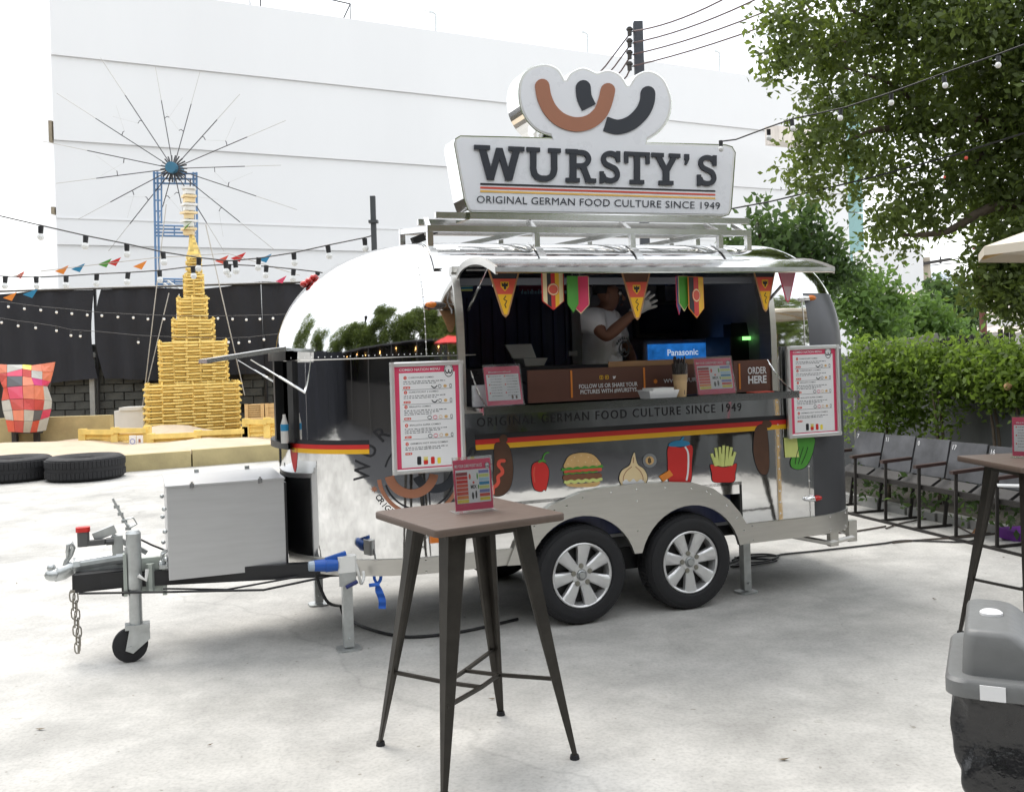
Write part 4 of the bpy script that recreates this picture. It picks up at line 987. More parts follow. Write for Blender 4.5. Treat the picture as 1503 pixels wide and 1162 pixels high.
for side in (0, 1):
    for k in range(7 if side == 0 else 6):
        q = link((-2.94+.018*side+.003*k, -.17-.012*side, .385-.05*k-.01*side), (k % 2)*1.45+.1+side*.3); part('chain_link', q, mat('chain_steel', (.33, .31, .27), .45, .8), cp, smooth='all')
b = B(); b.bar((-2.95, -.17, .41), (-2.86, -.17, .43), .03, .014); b.bar((-2.915, -.17, .05), (-2.915, -.17, .10), .012, .012); part('chain_shackle', b, mat('chain_steel', (.33, .31, .27)), cp)
b = B(); b.cyl((-2.66, -.2, .36), (-2.66, -.2, .42), .014, n=6); b.tube([(-2.9, -.24, .41), (-2.4, -.42, .40), (-1.9, -.5, .37), (-1.5, -.5, .41)], .007, 5); b.tube([(-2.45, -.4, .42), (-2.1, -.45, .385), (-1.7, -.48, .42)], .006, 5); part('drawbar_wiring', b, M_cable, tr)
b = B(); b.tube([(bx0-.03, -.30, .56), (bx0-.03, -.30, .60), (bx0-.01, -.30, .62)], .014, 6); b.ball((bx0-.035, -.3, .545), .022, 8); b.box((bx0-.05, -.34, .52), (bx0-.005, -.24, .54)); part('box_bracket', b, M_galv, tr)
# ---- serving opening: rim, lining, interior
def wallpt(x, z, e=0.0): return Vector((x, -side_y(x, z)-e, z))
zz = [OZ0+(OZ1-OZ0)*i/24 for i in range(25)]
for x, s_ in ((OX0, -1), (OX1, 1)):
    b = B(); vs = []
    for z in zz:
        p = wallpt(x, z); 
        for dx, dy in ((0, -.012), (s_*.045, -.012), (s_*.045, .002), (0, .12)): vs.append((x+dx, p.y+dy, z))
    fs = []
    for i in range(len(zz)-1):
        a = 4*i; fs += [(a, a+4, a+5, a+1), (a+1, a+5, a+6, a+2), (a+3, a+7, a+4, a)]
    b.add(vs, fs); part('opening_rim', b, M_brush, tr, smooth=True)
b = B(); p = wallpt(0, OZ0); b.box((OX0-.045, p.y-.012, OZ0-.035), (OX1+.045, p.y+.14, OZ0)); part('opening_sill', b, M_brush, tr)
b = B(); p = wallpt(0, OZ1); b.box((OX0-.045, p.y-.03, OZ1), (OX1+.045, p.y+.06, OZ1+.035)); part('hinge_rail', b, M_brush, tr)
M_int = mat('interior_navy', (.085, .10, .23), .4, var=.35, vscale=2.5, streak=(6, 6, .4)); M_ceil = mat('interior_ceiling', (.62, .63, .68), .5, var=.1)
b = B(); b.box((.62, .60, 1.41), (1.60, .628, 2.2)); part('wall_panel', b, mat('bounce_light_grey', (.52, .53, .58), .35, .0, var=.25, vscale=2), tr)  # added pale panel, its grey stands in for light bouncing inside
b = B(); b.box((-.95, .645, .52), (1.62, .665, 2.22)); 
for k in range(25): b.box((-.92+k*.1, .63, .9), (-.89+k*.1, .645, 2.12))
part('back_wall', b, M_int, tr)
b = B(); b.box((-.97, -.66, .52), (-.95, .64, 2.22)); part('end_wall', b, M_int, tr)
b = B(); b.box((1.62, -.66, .52), (1.64, .66, 2.22)); part('end_wall', b, mat('interior_grey', (.34, .35, .39), .5, var=.15), tr)
b = B(); b.box((-.95, -.60, 2.22), (1.62, .62, 2.24)); 
for k in range(8): b.box((-.9+k*.34, -.58, 2.205), (-.87+k*.34, .6, 2.22))
part('ceiling', b, M_ceil, tr)
b = B(); b.box((-.95, -.70, .50), (1.62, .66, .52)); part('floor', b, mat('interior_floor', (.34, .34, .35), .5, var=.1), tr)
b = B(); b.box((OX0, -.62, 2.13), (OX1, -.56, 2.20)); part('valance', b, mat('valance_grey', (.20, .21, .24), .5, .3, var=.1), tr)
b = B(); b.box((OX0-.02, -.69, .52), (OX1+.02, -.67, OZ0-.03)); part('counter_front_lining', b, M_int, tr)
b = B(); b.box((-.9, .26, .55), (1.58, .62, 1.40)); part('back_counter', b, mat('counter_dark', (.03, .03, .04), .35, .2, var=.2), tr)
# ---- serving shelf
b = B(); b.box((OX0+.0, -1.10, 1.372), (OX1-.01, -.805, 1.392)); b.box((OX0, -1.112, 1.355), (OX1-.01, -1.10, 1.40)); part('serving_shelf', b, M_brush, tr)
for x in (OX0+.03, OX1-.04):
    p0 = wallpt(x, 1.60, .015); p1 = Vector((x, -1.08, 1.40)); n_ = 14
    for k in range(n_):
        a = p0.lerp(p1, k/n_)+Vector((0, 0, -.02*math.sin(math.pi*k/n_))); c = p0.lerp(p1, (k+1.1)/n_)+Vector((0, 0, -.02*math.sin(math.pi*(k+1)/n_)))
        b.bar(a, c, .010 if k % 2 else .005, .005 if k % 2 else .010)
    part('shelf_chain', b, M_steel, tr)
# ---- lifted hatch (awning)
prof = [(.765, 2.19), (.80, 2.212), (.86, 2.232), (.94, 2.245), (1.03, 2.250), (1.12, 2.246), (1.21, 2.234), (1.30, 2.212), (1.38, 2.188), (1.45, 2.162)]
prof = spline(prof, 4)
b = B(); vs = []; n_ = len(prof)
for x in (OX0-.02, OX1+.02):
    for (y, z) in prof: vs.append((x, -y, z))
    for (y, z) in prof: vs.append((x, -y+.0, z-.028))
fs = []
for i in range(n_-1):
    fs += [(i, i+1, 2*n_+i+1, 2*n_+i), (n_+i, 3*n_+i, 3*n_+i+1, n_+i+1), (i, n_+i, n_+i+1, i+1), (2*n_+i, 2*n_+i+1, 3*n_+i+1, 3*n_+i)]
fs.append((n_-1, 2*n_-1, 4*n_-1, 3*n_-1)); fs.append((0, 2*n_, 3*n_, n_)); b.add(vs, fs)
aw = part('hatch', b, mat('hatch_aluminium', (.80, .80, .80), .14, 1.0, var=.05, bump=.03, bscale=3), tr, smooth=True)
b = B(); b.box((OX0-.02, -1.460, 2.142), (OX1+.02, -1.448, 2.166)); part('hatch_lip', b, M_galv, aw)
for x in (OX0-.024, OX1+.012):
    b = B(); vs = []
    for (y, z) in prof: vs += [(x, -y, z+.008), (x+.014, -y, z+.008), (x+.014, -y, z-.034), (x, -y, z-.034)]
    fs = []
    for i in range(n_-1):
        a = 4*i; fs += [(a+k, a+4+k, a+4+(k+1) % 4, a+(k+1) % 4) for k in range(4)]
    fs += [(0, 1, 2, 3), (4*n_-4, 4*n_-1, 4*n_-2, 4*n_-3)]; b.add(vs, fs); part('hatch_edge', b, M_brush, aw, smooth=True)
b = B(); b.box((OX0, -.90, 2.195), (OX1, -.88, 2.205)); b.box((OX0+.02, -1.36, 2.150), (OX1-.02, -1.33, 2.170)); part('hatch_rib', b, M_galv, aw)
for x in (OX0+.035, OX1-.035):
    b = B(); b.cyl((x, -.80, 1.97), (x, -1.0, 2.09), .010, n=8); b.cyl((x, -1.0, 2.09), (x, -1.18, 2.20), .005, n=8); part('gas_strut', b, M_steel, tr)
b = B(); b.tube([(OX0+.05, -1.2, 2.22), (OX0+.045, -1.19, 2.17), (OX0+.06, -1.19, 2.12), (OX0+.055, -1.19, 2.08)], .006, 5); part('pull_cord', b, M_whiteplastic, tr)
# ---- front window with raised flap
b = B(); zs_ = (1.20, 1.70)
angs = [.385+.23*i/24 for i in range(25)]
def hp(a, z, e=0):
    f, r_ = ends(z); w = W-ins_side(z); c, s = math.cos(math.pi*a), math.sin(math.pi*a)
    return Vector((XC-(XC-f+e)*abs(s)**(2/2.1), (w+e)*math.copysign(abs(c)**(2/2.1), c), z))
for z, z2 in ((1.16, 1.20), (1.70, 1.76)):
    for i in range(24):
        a, c = angs[i], angs[i+1]; q = [hp(a, z, .045), hp(c, z, .045), hp(c, z2, .045), hp(a, z2, .045), hp(a, z, -.03), hp(c, z, -.03), hp(c, z2, -.03), hp(a, z2, -.03)]
        b.add(q, [(0, 1, 2, 3), (0, 4, 5, 1), (3, 2, 6, 7)])
for a in (.385, .5, .615):
    q = [hp(a-.012, 1.2, .02), hp(a+.012, 1.2, .02), hp(a+.012, 1.7, .02), hp(a-.012, 1.7, .02), hp(a-.012, 1.2, -.03), hp(a+.012, 1.2, -.03), hp(a+.012, 1.7, -.03), hp(a-.012, 1.7, -.03)]
    b.add(q, [(0, 1, 2, 3), (0, 3, 7, 4), (1, 5, 6, 2)])
fw = part('front_window', b, M_black, tr, smooth=True)
b = B(); b.add([(-2.17, -.42, 1.725), (-2.17, .42, 1.725), (-1.72, .46, 1.785), (-1.72, -.46, 1.785), (-2.17, -.42, 1.70), (-2.17, .42, 1.70), (-1.72, .46, 1.76), (-1.72, -.46, 1.76)],
      [(3, 2, 1, 0), (4, 5, 6, 7), (0, 1, 5, 4), (1, 2, 6, 5), (2, 3, 7, 6), (3, 0, 4, 7)]); part('window_flap', b, mat('flap_alu', (.72, .73, .73), .25, .9, var=.05), fw)
for y in (-.40, .40):
    b = B(); b.cyl((-1.60, y, 1.50), (-1.92, y, 1.715), .005, n=6); b.cyl((-1.60, y, 1.50), (-1.76, y, 1.608), .008, n=6); part('flap_strut', b, M_steel, fw)
b = B(); b.box((-1.29, -.68, .56), (-1.275, .68, 1.95)); part('front_lining', b, M_black, tr)
# ---- marker lamps
M_amber = mat('amber_lens', (.62, .16, .01), .15, var=.05, spec=.6); M_redlens = mat('red_lens', (.55, .02, .015), .15, var=.05, spec=.6); M_chrome = mat('chrome', (.9, .9, .9), .06, 1.0, var=0)
def marker(x, z, flip, lens, lab):
    p = on_shell(x, z, .0); b = B(); b.ball((p.x, p.y-.012, z), .05, 14, (1.35, .55, .42)); o = part('marker_lamp', b, mat('lamp_base', (.06, .05, .045), .3) if not flip else M_chrome, tr, lab, smooth='all')
    b = B(); s_ = 1 if flip else -1; b.ball((p.x+s_*.03, p.y-.022, z+.002), .036, 12, (1.1, .7, .55)); part('lens', b, lens, o, smooth='all')
x, z = px_shell(638, 448); marker(x, z, False, M_amber, 'orange marker lamp left of the hatch'); x, z = px_shell(1182, 438); marker(x, z, True, M_amber, 'orange marker lamp right of the hatch')
x, z = px_shell(1190, 731); marker(x, z, True, M_redlens, 'red tipped chrome lamp low at the rear')
x, z = px_shell(637, 787); p = on_shell(x, z, .01); b = B(); b.box((p.x-.03, p.y-.01, z-.035), (p.x+.03, p.y+.012, z+.035), bev=.008); part('side_reflector', b, M_amber, tr)
for k, (px, py) in enumerate(((447, 417), (454, 413), (461, 408))):
    q = S(px, py, .02); b = B(); b.ball((q.x+.0, q.y, q.z), .035, 8, (.9, 1.0, .7)); part('roof_lamp', b, M_redlens, tr, smooth='all')
# ================================================================ print on the trailer's side
def side(e=0.0): return lambda p: S(p[0], p[1], W+.003+e)
def z7(P): return [(640+x/4.697, 560+y/4.697) for x, y in P]
def z8(P): return [(920+x/4.175, 560+y/4.175) for x, y in P]
def grow(P, d):
    cx = sum(p[0] for p in P)/len(P); cy = sum(p[1] for p in P)/len(P); o = []
    for x, y in P: l = math.hypot(x-cx, y-cy) or 1; o.append((x+(x-cx)/l*d, y+(y-cy)/l*d))
    return o
def blob(m, P, parent, name, e, out=1.0, k=4):
    P = spline(P, k, True)
    if out: 
        b = B(); b.prism(grow(P, out), side(e-.0007)); part('outline', b, M_ink, parent)
    b = B(); b.prism(P, side(e)); return part(name, b, m, parent)
def stripe(parent, name, x0, x1, za, zb, m, curved, n=1):
    b = B(); vs = []
    for i in range(n+1):
        x = x0+(x1-x0)*i/n; vs += [on_shell(x, za, .003), on_shell(x, zb, .003)]
    b.add(vs, [(2*i, 2*i+2, 2*i+3, 2*i+1) for i in range(n)]); part(name, b, m, parent)
for k, (m, nm) in enumerate(((M_ink, 'black_stripe'), (M_red, 'red_stripe'), (M_gold, 'gold_stripe'))):
    za, zb = 1.222-.031*k, 1.222-.031*(k+1)
    stripe(tr, nm, -.67, 1.557, za, zb, m, False)
    xa, z_a = px_shell(541, 650); xb, _ = px_shell(428, 655)
    zt = px_shell(500, 646)[1]; stripe(tr, nm, max(xb, XF+.004), xa, zt-.027*k, zt-.027*(k+1), m, True, 40)
b = B(); text(b, 'ORIGINAL GERMAN FOOD CULTURE SINCE 1949', lambda p: (p[0], -W-.003, p[1]), .056, x0=-.655, y=1.268, width=1.86, bold=0, space=1.25); part('lettering', b, M_ink, tr)
# food pictures (plain food, no faces)
P0 = None
def food(lab, m, P, e=.001, out=1.0):
    P = spline(P, 4, True); b = B(); b.prism(P, side(e)); o = part('food_picture', b, m, tr, lab)
    b = B(); b.prism(grow(P, out), side(e-.0006)); part('outline', b, M_ink, o); return o
o = food('brown sausage picture with red sauce squiggle', M_choc, z7([(403, 440), (440, 420), (485, 428), (512, 470), (526, 540), (530, 620), (520, 700), (495, 752), (455, 782), (405, 786), (390, 750), (396, 640), (402, 540)]))
b = B(); b.ribbon(spline(z7([(468, 545), (440, 548), (432, 575), (455, 605), (455, 632), (428, 655), (430, 690), (415, 715), (395, 730), (392, 768)]), 5), 5.2, side(.002), caps=(True, True)); part('sauce', b, M_tomato, o)
b = B(); b.prism(circle(*z7([(465, 395)])[0], 6.2, 14, 6.6), side(.0014)); part('sausage_end', b, M_choc, o)
o = food('red chilli picture with green stalk', M_red, z7([(665, 575), (700, 553), (748, 560), (775, 600), (777, 650), (768, 700), (757, 748), (745, 742), (730, 755), (700, 752), (678, 735), (665, 690), (659, 630)]))
b = B(); b.prism(spline(z7([(705, 560), (715, 540), (750, 540), (758, 556), (735, 552)]), 3, True), side(.0018)); b.ribbon(spline(z7([(735, 545), (742, 515), (755, 495), (776, 488)]), 4), 2.0, side(.0022), caps=(True, True)); part('stalk', b, M_green, o)
b = B(); b.ribbon(spline(z7([(680, 590), (674, 630), (680, 690)]), 4), 2.2, side(.002), caps=(True, True)); part('shine', b, M_tomato, o)
o = food('burger picture in layered bun', M_bun, z7([(888, 595), (893, 550), (925, 508), (1000, 490), (1075, 500), (1118, 538), (1132, 580), (1010, 590)]))
for nm, m, Y0, Y1, x0, x1, wav in (('lettuce', M_green, 606, 588, 876, 1142, 5), ('tomato_slice', M_tomato, 622, 604, 894, 1134, 0), ('pickle_slice', M_green, 634, 618, 886, 1110, 3), ('patty', M_meat, 662, 648, 894, 1124, 0), ('cheese', M_lime, 692, 676, 892, 1138, 5)):
    pth = [(x0+(x1-x0)*i/16, Y0+(Y1-Y0)*i/16+wav*math.sin(i*1.9)) for i in range(17)]; b = B(); b.ribbon(spline(z7(pth), 2), {'patty': 8.5, 'pickle_slice': 2.5}.get(nm, 4.6), side(.0016+.0003*len(nm)), caps=(True, True)); part(nm, b, m, o)
b = B(); b.prism(spline(z7([(900, 705), (1010, 702), (1128, 688), (1112, 716), (1060, 726), (930, 724)]), 3, True), side(.0012)); part('lower_bun', b, M_bun, o)
b = B()
for (x, y) in ((935, 540), (955, 520), (1000, 508), (1050, 520), (1080, 545), (980, 545), (1030, 555), (910, 565), (1105, 565)): b.prism(circle(*z7([(x, y)])[0], .9, 6), side(.0022))
part('seeds', b, M_cream, o, kind='stuff')
o = food('pale garlic bulb picture', M_cream, z7([(1264, 655), (1285, 610), (1335, 575), (1352, 520), (1368, 488), (1376, 525), (1392, 572), (1432, 602), (1456, 650), (1448, 695), (1415, 728), (1358, 736), (1300, 726), (1270, 695)]))
b = B()
for pth in ([(1350, 585), (1310, 620), (1290, 670), (1305, 720)], [(1375, 585), (1410, 620), (1428, 670), (1410, 720)], [(1362, 520), (1360, 560)]): b.ribbon(spline(z7(pth), 4), 1.1, side(.002))
part('clove_line', b, M_brown, o)
b = B(); b.prism(spline(z7([(1285, 695), (1310, 672), (1335, 690), (1360, 668), (1385, 690), (1410, 672), (1438, 695), (1410, 722), (1358, 731), (1305, 720)]), 3, True), side(.0024)); part('white_base', b, M_white, o)
c_ = z7([(1473, 543)])[0]; b = B(); b.prism(circle(*c_, 10.3, 20), side(.0012)); o = part('coin_picture', b, mat('coin_grey', (.22, .23, .24), .5), tr, 'grey and tan coin picture'); b = B(); b.prism(circle(*c_, 6.2, 16), side(.0020)); part('coin_centre', b, M_bun, o)
b = B(); text(b, 'B', lambda p: side(.0028)((c_[0]+p[0], c_[1]-p[1])), 7, cx=0, y=-3.5, bold=.02); b.ribbon([(c_[0], c_[1]-5), (c_[0], c_[1]+5)], .9, side(.003)); part('coin_symbol', b, M_ink, o)
o = food('red drinks can picture with blue lid', M_red, z8([(256, 398), (330, 404), (400, 392), (398, 500), (395, 598), (372, 616), (285, 616), (256, 600), (252, 500)]))
b = B(); b.prism(spline(z8([(258, 395), (270, 372), (320, 360), (375, 366), (384, 388), (330, 398)]), 3, True), side(.0018)); b.ribbon(z8([(330, 365), (350, 340)]), 3, side(.0022)); part('lid', b, M_blue, o)
b = B(); b.ribbon(spline(z8([(357, 398), (376, 440), (376, 540), (366, 606)]), 5), 2.6, side(.002)); part('white_streak', b, M_white, o)
b = B(); b.prism(z8([(282, 618), (370, 618), (365, 628), (290, 628)]), side(.0012)); part('can_base', b, M_blue, o)
b = B(); b.prism(z8([(198, 580), (262, 540), (285, 572), (222, 614)]), side(.0032)); part('orange_note', b, M_orange, o)
o = food('fries picture in a red box', M_red, z8([(514, 508), (560, 520), (600, 524), (640, 516), (672, 502), (664, 560), (656, 610), (592, 616), (530, 610), (522, 560)]))
for k, (xa, ya, xb, yb) in enumerate(((520, 440, 545, 515), (545, 405, 560, 515), (570, 400, 575, 518), (594, 390, 590, 520), (618, 395, 608, 518), (642, 402, 622, 516), (664, 430, 640, 512), (535, 465, 552, 516), (585, 440, 585, 520), (650, 455, 636, 514))):
    b = B(); b.ribbon(z8([(xa, ya), (xb, yb)]), 4.0, side(.0014+.0003*k)); part('potato_stick', b, M_lime, o)
o = food('upright brown sausage picture', M_choc, z8([(780, 330), (792, 285), (822, 264), (855, 280), (864, 340), (870, 430), (872, 520), (856, 566), (818, 558), (790, 500), (776, 420)]))
b = B(); b.prism(spline(z8([(830, 262), (838, 240), (862, 236), (886, 250), (884, 275), (858, 282)]), 3, True), side(.002)); part('sausage_end', b, M_choc, o)
o = food('green pickle picture behind a yellow note', M_green, z8([(1040, 346), (1100, 340), (1150, 346), (1146, 400), (1130, 460), (1100, 515), (1060, 536), (1018, 528), (1003, 495), (1020, 440)]), .001)
b = B(); b.prism(z8([(962, 344), (1042, 344), (1056, 462), (970, 464)]), side(.0024)); part('yellow_note', b, M_lime, o)
b = B()
for dx in (0, 28, 54): b.ribbon(spline(z8([(1110-dx, 400), (1095-dx, 450), (1070-dx*.7, 505)]), 3), .9, side(.003))
part('pickle_line', b, M_ink, o)
x, z = px_shell(424, 668); b = B(); vs = []
P = spline([(-.012, .10), (.010, .10), (.016, .05), (.012, -.04), (.002, -.10), (-.010, -.04), (-.016, .05)], 3, True)
b.prism(P, lambda p: on_shell(x+.02+p[0], z+p[1], .004)); part('food_picture', b, M_red, tr, 'red chilli picture on the front corner')
# round emblem low on the front corner
lx, lz = px_shell(617, 696)
def lg(p, e=.003): return on_shell(lx+p[0], lz+p[1], e)
def arc(r_, a0, a1, n=24, cx=0, cz=0): return [(cx+r_*math.cos(math.radians(a0+(a1-a0)*i/n)), cz+r_*math.sin(math.radians(a0+(a1-a0)*i/n))) for i in range(n+1)]
def strip(b, path, w, e):
    P = [Vector(p) for p in path]; vs = []
    for i, p in enumerate(P):
        t_ = (P[min(i+1, len(P)-1)]-P[max(i-1, 0)]).normalized(); q = Vector((-t_.y, t_.x))*w/2; vs += [lg(p+q, e), lg(p-q, e)]
    b.add(vs, [(2*i, 2*i+2, 2*i+3, 2*i+1) for i in range(len(P)-1)])
b = B(); strip(b, arc(.205, -165, 165, 60), .010, .003); strip(b, [(.01, -.06), (.015, -.205)], .008, .004); strip(b, [(.045, -.06), (.05, -.2)], .008, .004); em = part('round_emblem', b, M_ink, tr, 'round emblem partly behind the left menu board')
b = B(); strip(b, arc(.235, -175, -20, 40), .022, .002); strip(b, arc(.13, 190, 350, 30, -.05, .02), .052, .005); part('brown_arc', b, M_brown, em)
b = B(); strip(b, arc(.12, 200, 355, 30, .09, .03), .05, .0042); part('dark_arc', b, M_charcoal, em)
def ring_text(s_, r_, a0, step, h, inward, m):
    b = B()
    for i, ch_ in enumerate(s_):
        if ch_ == ' ': continue
        a = math.radians(a0+step*i); rot = a-math.pi/2 if not inward else a+math.pi/2
        cx_, cz_ = r_*math.cos(a), r_*math.sin(a); q, w_ = math.cos(rot), math.sin(rot)
        text(b, ch_, lambda p: lg((cx_+p[0]*q-p[1]*w_, cz_+p[0]*w_+p[1]*q), .003), h, cx=0, bold=.01)
    part('ring_lettering', b, m, em)
ring_text("WURSTY'S", .285, 174, -22, .085, False, M_ink); ring_text('ORIGINAL GERMAN FOOD CULTURE', .285, 208, 5.4, .034, True, M_ink)
b = B(); st = [((.022 if k % 2 == 0 else .010)*math.cos(math.pi*k/8), (.022 if k % 2 == 0 else .010)*math.sin(math.pi*k/8)) for k in range(16)]
b.prism(st, lambda p: lg((-.262+p[0], -.075+p[1]), .003)); part('star', b, M_brown, em)
# ================================================================ roof rack
rk = thing('roof_rack', 'polished square tube rack standing on the trailer roof under the sign', 'roof rack', (0, 0, 2.4), TRL)
NY, FY = -.55, .12
postx = [-.84, -.13, .56, 1.24, 1.47]
def rz(x, y):
    """roof height"""
    return next(z for z in np.linspace(2.44, 1.8, 200) if side_y(x, min(z, 2.419)) >= abs(y) or z < 1.81) if abs(y) > .3 else 2.435
for x in postx:
    for y in (NY, FY):
        zb_ = rz(max(x, -1.0), y) - .01; b = B(); b.box((x-.018, y-.018, zb_-.02), (x+.018, y+.018, 2.465+.06*(y > 0))); part('post', b, M_rack, rk)
    b = B(); b.bar((x, NY+.018, 2.485), (x, FY-.018, 2.545), .034, .034); part('cross_rail', b, M_rack, rk)
for y in (NY, FY):
    b = B(); b.box((postx[0]-.018, y-.019, 2.467+.06*(y > 0)), (postx[-1]+.018, y+.019, 2.505+.06*(y > 0))); part('long_rail', b, M_rack, rk)
b = B(); b.box((-.78, -.50, 2.560), (1.52, -.46, 2.598)); part('upper_rail', b, M_rack, rk)
b = B(); b.box((-.80, -.16, 2.560), (1.56, -.12, 2.598)); part('upper_rail', b, M_rack, rk)
b = B(); b.box((postx[0], -.1, 2.40), (postx[-1], -.06, 2.44)); b.box((postx[0], .2, 2.40), (postx[-1], .24, 2.44)); part('roof_bar', b, M_rack, rk)
for x in postx:
    b = B(); b.bar((x, NY+.02, 2.49), (x+.05, -.30, 2.575), .03, .03); part('brace', b, M_rack, rk)
    if x > 1.3: continue
    b = B(); pts = [Vector((x, -side_y(max(x, -.8), z)-.012, z+.004)) for z in np.linspace(2.408, 2.22, 8)]
    for i in range(7): b.bar(pts[i], pts[i+1], .05, .008, (0, -1, .6))
    part('roof_strap', b, M_rack, rk)
for x in postx[1:4]:
    b = B(); b.bar((x-.02, NY+.03, 2.484), (x-.35, -.05, 2.44), .028, .028); part('diagonal', b, M_rack, rk)
b = B(); b.bar((-.80, .0, 2.47), (-.72, .0, 2.50), .06, .05); b.tube([(-.72, .0, 2.50), (-.62, .02, 2.535)], .008, 5); part('spotlight', b, M_weathered, rk)
# ================================================================ the sign
SYY = .50
def zs_(P): return [(560+x/2.5914, 60+y/2.5914) for x, y in P]
sg = thing('sign', 'large shaped white sign with a sausage emblem standing on the roof rack', 'sign', (.35, -SYY, 2.6), TRL)
def sp(e=0.0): return lambda p: S(p[0], p[1], SYY+e)
left = zs_([(345, 655), (328, 645), (312, 600), (275, 395), (280, 372), (300, 360)])
outl = spline(zs_([(655, 368), (590, 345), (545, 295), (522, 232), (524, 160), (556, 108), (620, 88), (672, 106), (698, 148)]), 4) + spline(zs_([(702, 148), (722, 118), (768, 101), (812, 118)]), 4) + spline(zs_([(820, 121), (862, 110), (908, 128), (936, 168)]), 4) + spline(zs_([(942, 168), (972, 127), (1022, 114), (1075, 146), (1104, 220), (1096, 290), (1060, 345), (1003, 385)]), 4)
right_ = zs_([(1310, 394), (1335, 402), (1348, 425), (1332, 640), (1322, 662), (1300, 670)])
outl = left + outl + right_
oi = []
for x, y in outl: oi.append((x, y))
b = B(); b.prism(outl, sp(0), (0, .21, 0)); part('sign_box', b, M_steel, sg)
def inset(P, d):
    n = len(P); A = sum(P[i][0]*P[(i+1) % n][1]-P[(i+1) % n][0]*P[i][1] for i in range(n)); s_ = 1 if A > 0 else -1; o = []
    for i in range(n):
        a, c = Vector(P[i-1]), Vector(P[(i+1) % n]); t_ = (c-a).normalized(); o.append((P[i][0]-t_.y*d*s_, P[i][1]+t_.x*d*s_))
    return o
b = B(); b.prism(inset(outl, 1.6), sp(.004), (0, .003, 0)); part('face_rim', b, M_whiteplastic, sg)
b = B(); b.prism(inset(outl, 4.2), sp(.008), (0, .0035, 0)); part('face_panel', b, mat('sign_white', (.80, .81, .845), .3, var=.015), sg)
b = B(); b.ribbon(spline(zs_([(612, 172), (620, 215), (642, 262), (682, 300), (738, 318), (792, 308), (832, 275), (852, 230), (862, 188)]), 6), 21.0, sp(.016), (0, .0075, 0), caps=(True, True)); part('brown_sausage', b, M_brown, sg)
b = B(); b.ribbon(spline(zs_([(768, 178), (772, 215), (790, 254)]), 6), 22.0, sp(.0145), (0, .006, 0), caps=(True, False)); part('dark_sausage', b, M_charcoal, sg)
b = B(); b.ribbon(spline(zs_([(1014, 200), (1010, 235), (990, 275), (950, 312), (900, 328), (852, 316)]), 6), 21.5, sp(.0145), (0, .006, 0), caps=(True, False)); part('dark_sausage', b, M_charcoal, sg)
# slab letters: strokes on a unit grid
def bx(x0, y0, x1, y1): return [(x0, y0), (x1, y0), (x1, y1), (x0, y1)]
def stroke(x0, y0, x1, y1, w): return [(x0-w/2, y0), (x0+w/2, y0), (x1+w/2, y1), (x1-w/2, y1)]
def rib(path, w):
    P = [Vector(p) for p in path]; Lp, Rp = [], []
    for i, p in enumerate(P):
        t_ = (P[min(i+1, len(P)-1)]-P[max(i-1, 0)]).normalized(); q = Vector((-t_.y, t_.x))*w/2; Lp.append(tuple(p+q)); Rp.append(tuple(p-q))
    return Lp+Rp[::-1]
Wd = .175; SF = .13
GL = {
 'W': (1.38, [stroke(.20, .99, .46, 0, .20), stroke(.70, .93, .46, .01, .175), stroke(.70, .94, .96, .01, .175), stroke(1.20, .98, 0.96, 0, .20), bx(0, .87, .44, 1), bx(.96, .87, 1.40, 1.0)]),
 'U': (.98, [rib(spline([(.19, .98), (.19, .5), (.19, .36), (.24, .19), (.36, .10), (.49, .085), (.62, .10), (.74, .19), (.79, .36), (.79, .5), (.79, .98)], 4), Wd), bx(0, .87, .38, 1), bx(.62, .87, .98, 1)]),
 'R': (.86, [bx(.10, .02, .30, .98), rib(spline([(.28, .91), (.46, .91), (.58, .88), (.66, .78), (.66, .66), (.58, .55), (.46, .51), (.28, .50)], 4), .15), stroke(.50, .50, .68, .03, .19), bx(-.02, .87, .34, 1.0), bx(-.02, 0, .40, .13), bx(.58, 0, .90, .13)]),
 'S': (.72, [rib(spline([(.62, .76), (.54, .87), (.36, .92), (.19, .87), (.12, .74), (.19, .60), (.36, .52), (.53, .44), (.60, .27), (.53, .13), (.35, .08), (.17, .13), (.09, .26)], 4), .16), bx(.56, .66, .69, 1.0), bx(.0, 0, .13, .36)]),
 'T': (.86, [bx(.33, .02, .53, .98), bx(0, .87, .86, 1.0), bx(0, .64, .13, .99), bx(.73, .64, .86, .985), bx(.19, 0, .67, .13)]),
 'Y': (.95, [stroke(.18, .97, .48, .42, .20), stroke(.79, .96, .48, .41, .19), bx(.375, .02, .585, .47), bx(0, .87, .40, 1.0), bx(.58, .87, .95, 1.0), bx(.24, 0, .72, .13)]),
 "'": (.2, [[(.02, 1.0), (.2, 1.0), (.2, .84), (.10, .66), (.02, .68), (.07, .80), (.02, .82)]]),
}
lets = [('W', 696.5, 769), ('U', 773.5, 823.5), ('R', 832, 873.5), ('S', 881, 912), ('T', 917, 954), ('Y', 957, 999), ("'", 1004.5, 1012), ('S', 1024, 1053.5)]
for ch_, x0, x1 in lets:
    gw, strokes = GL[ch_]; b = B()
    for k, st in enumerate(strokes):
        def fr(p, k=k):
            px = x0+(x1-x0)*p[0]/gw; base_ = 263.3+(px-696)*.0285; h = 50.8-(px-696)*.0155; return S(px, base_-p[1]*h, SYY+.020+.0006*k)
        b.prism(st, fr, (0, .011+.0006*k, 0))
    part('letter', b, M_charcoal, sg)
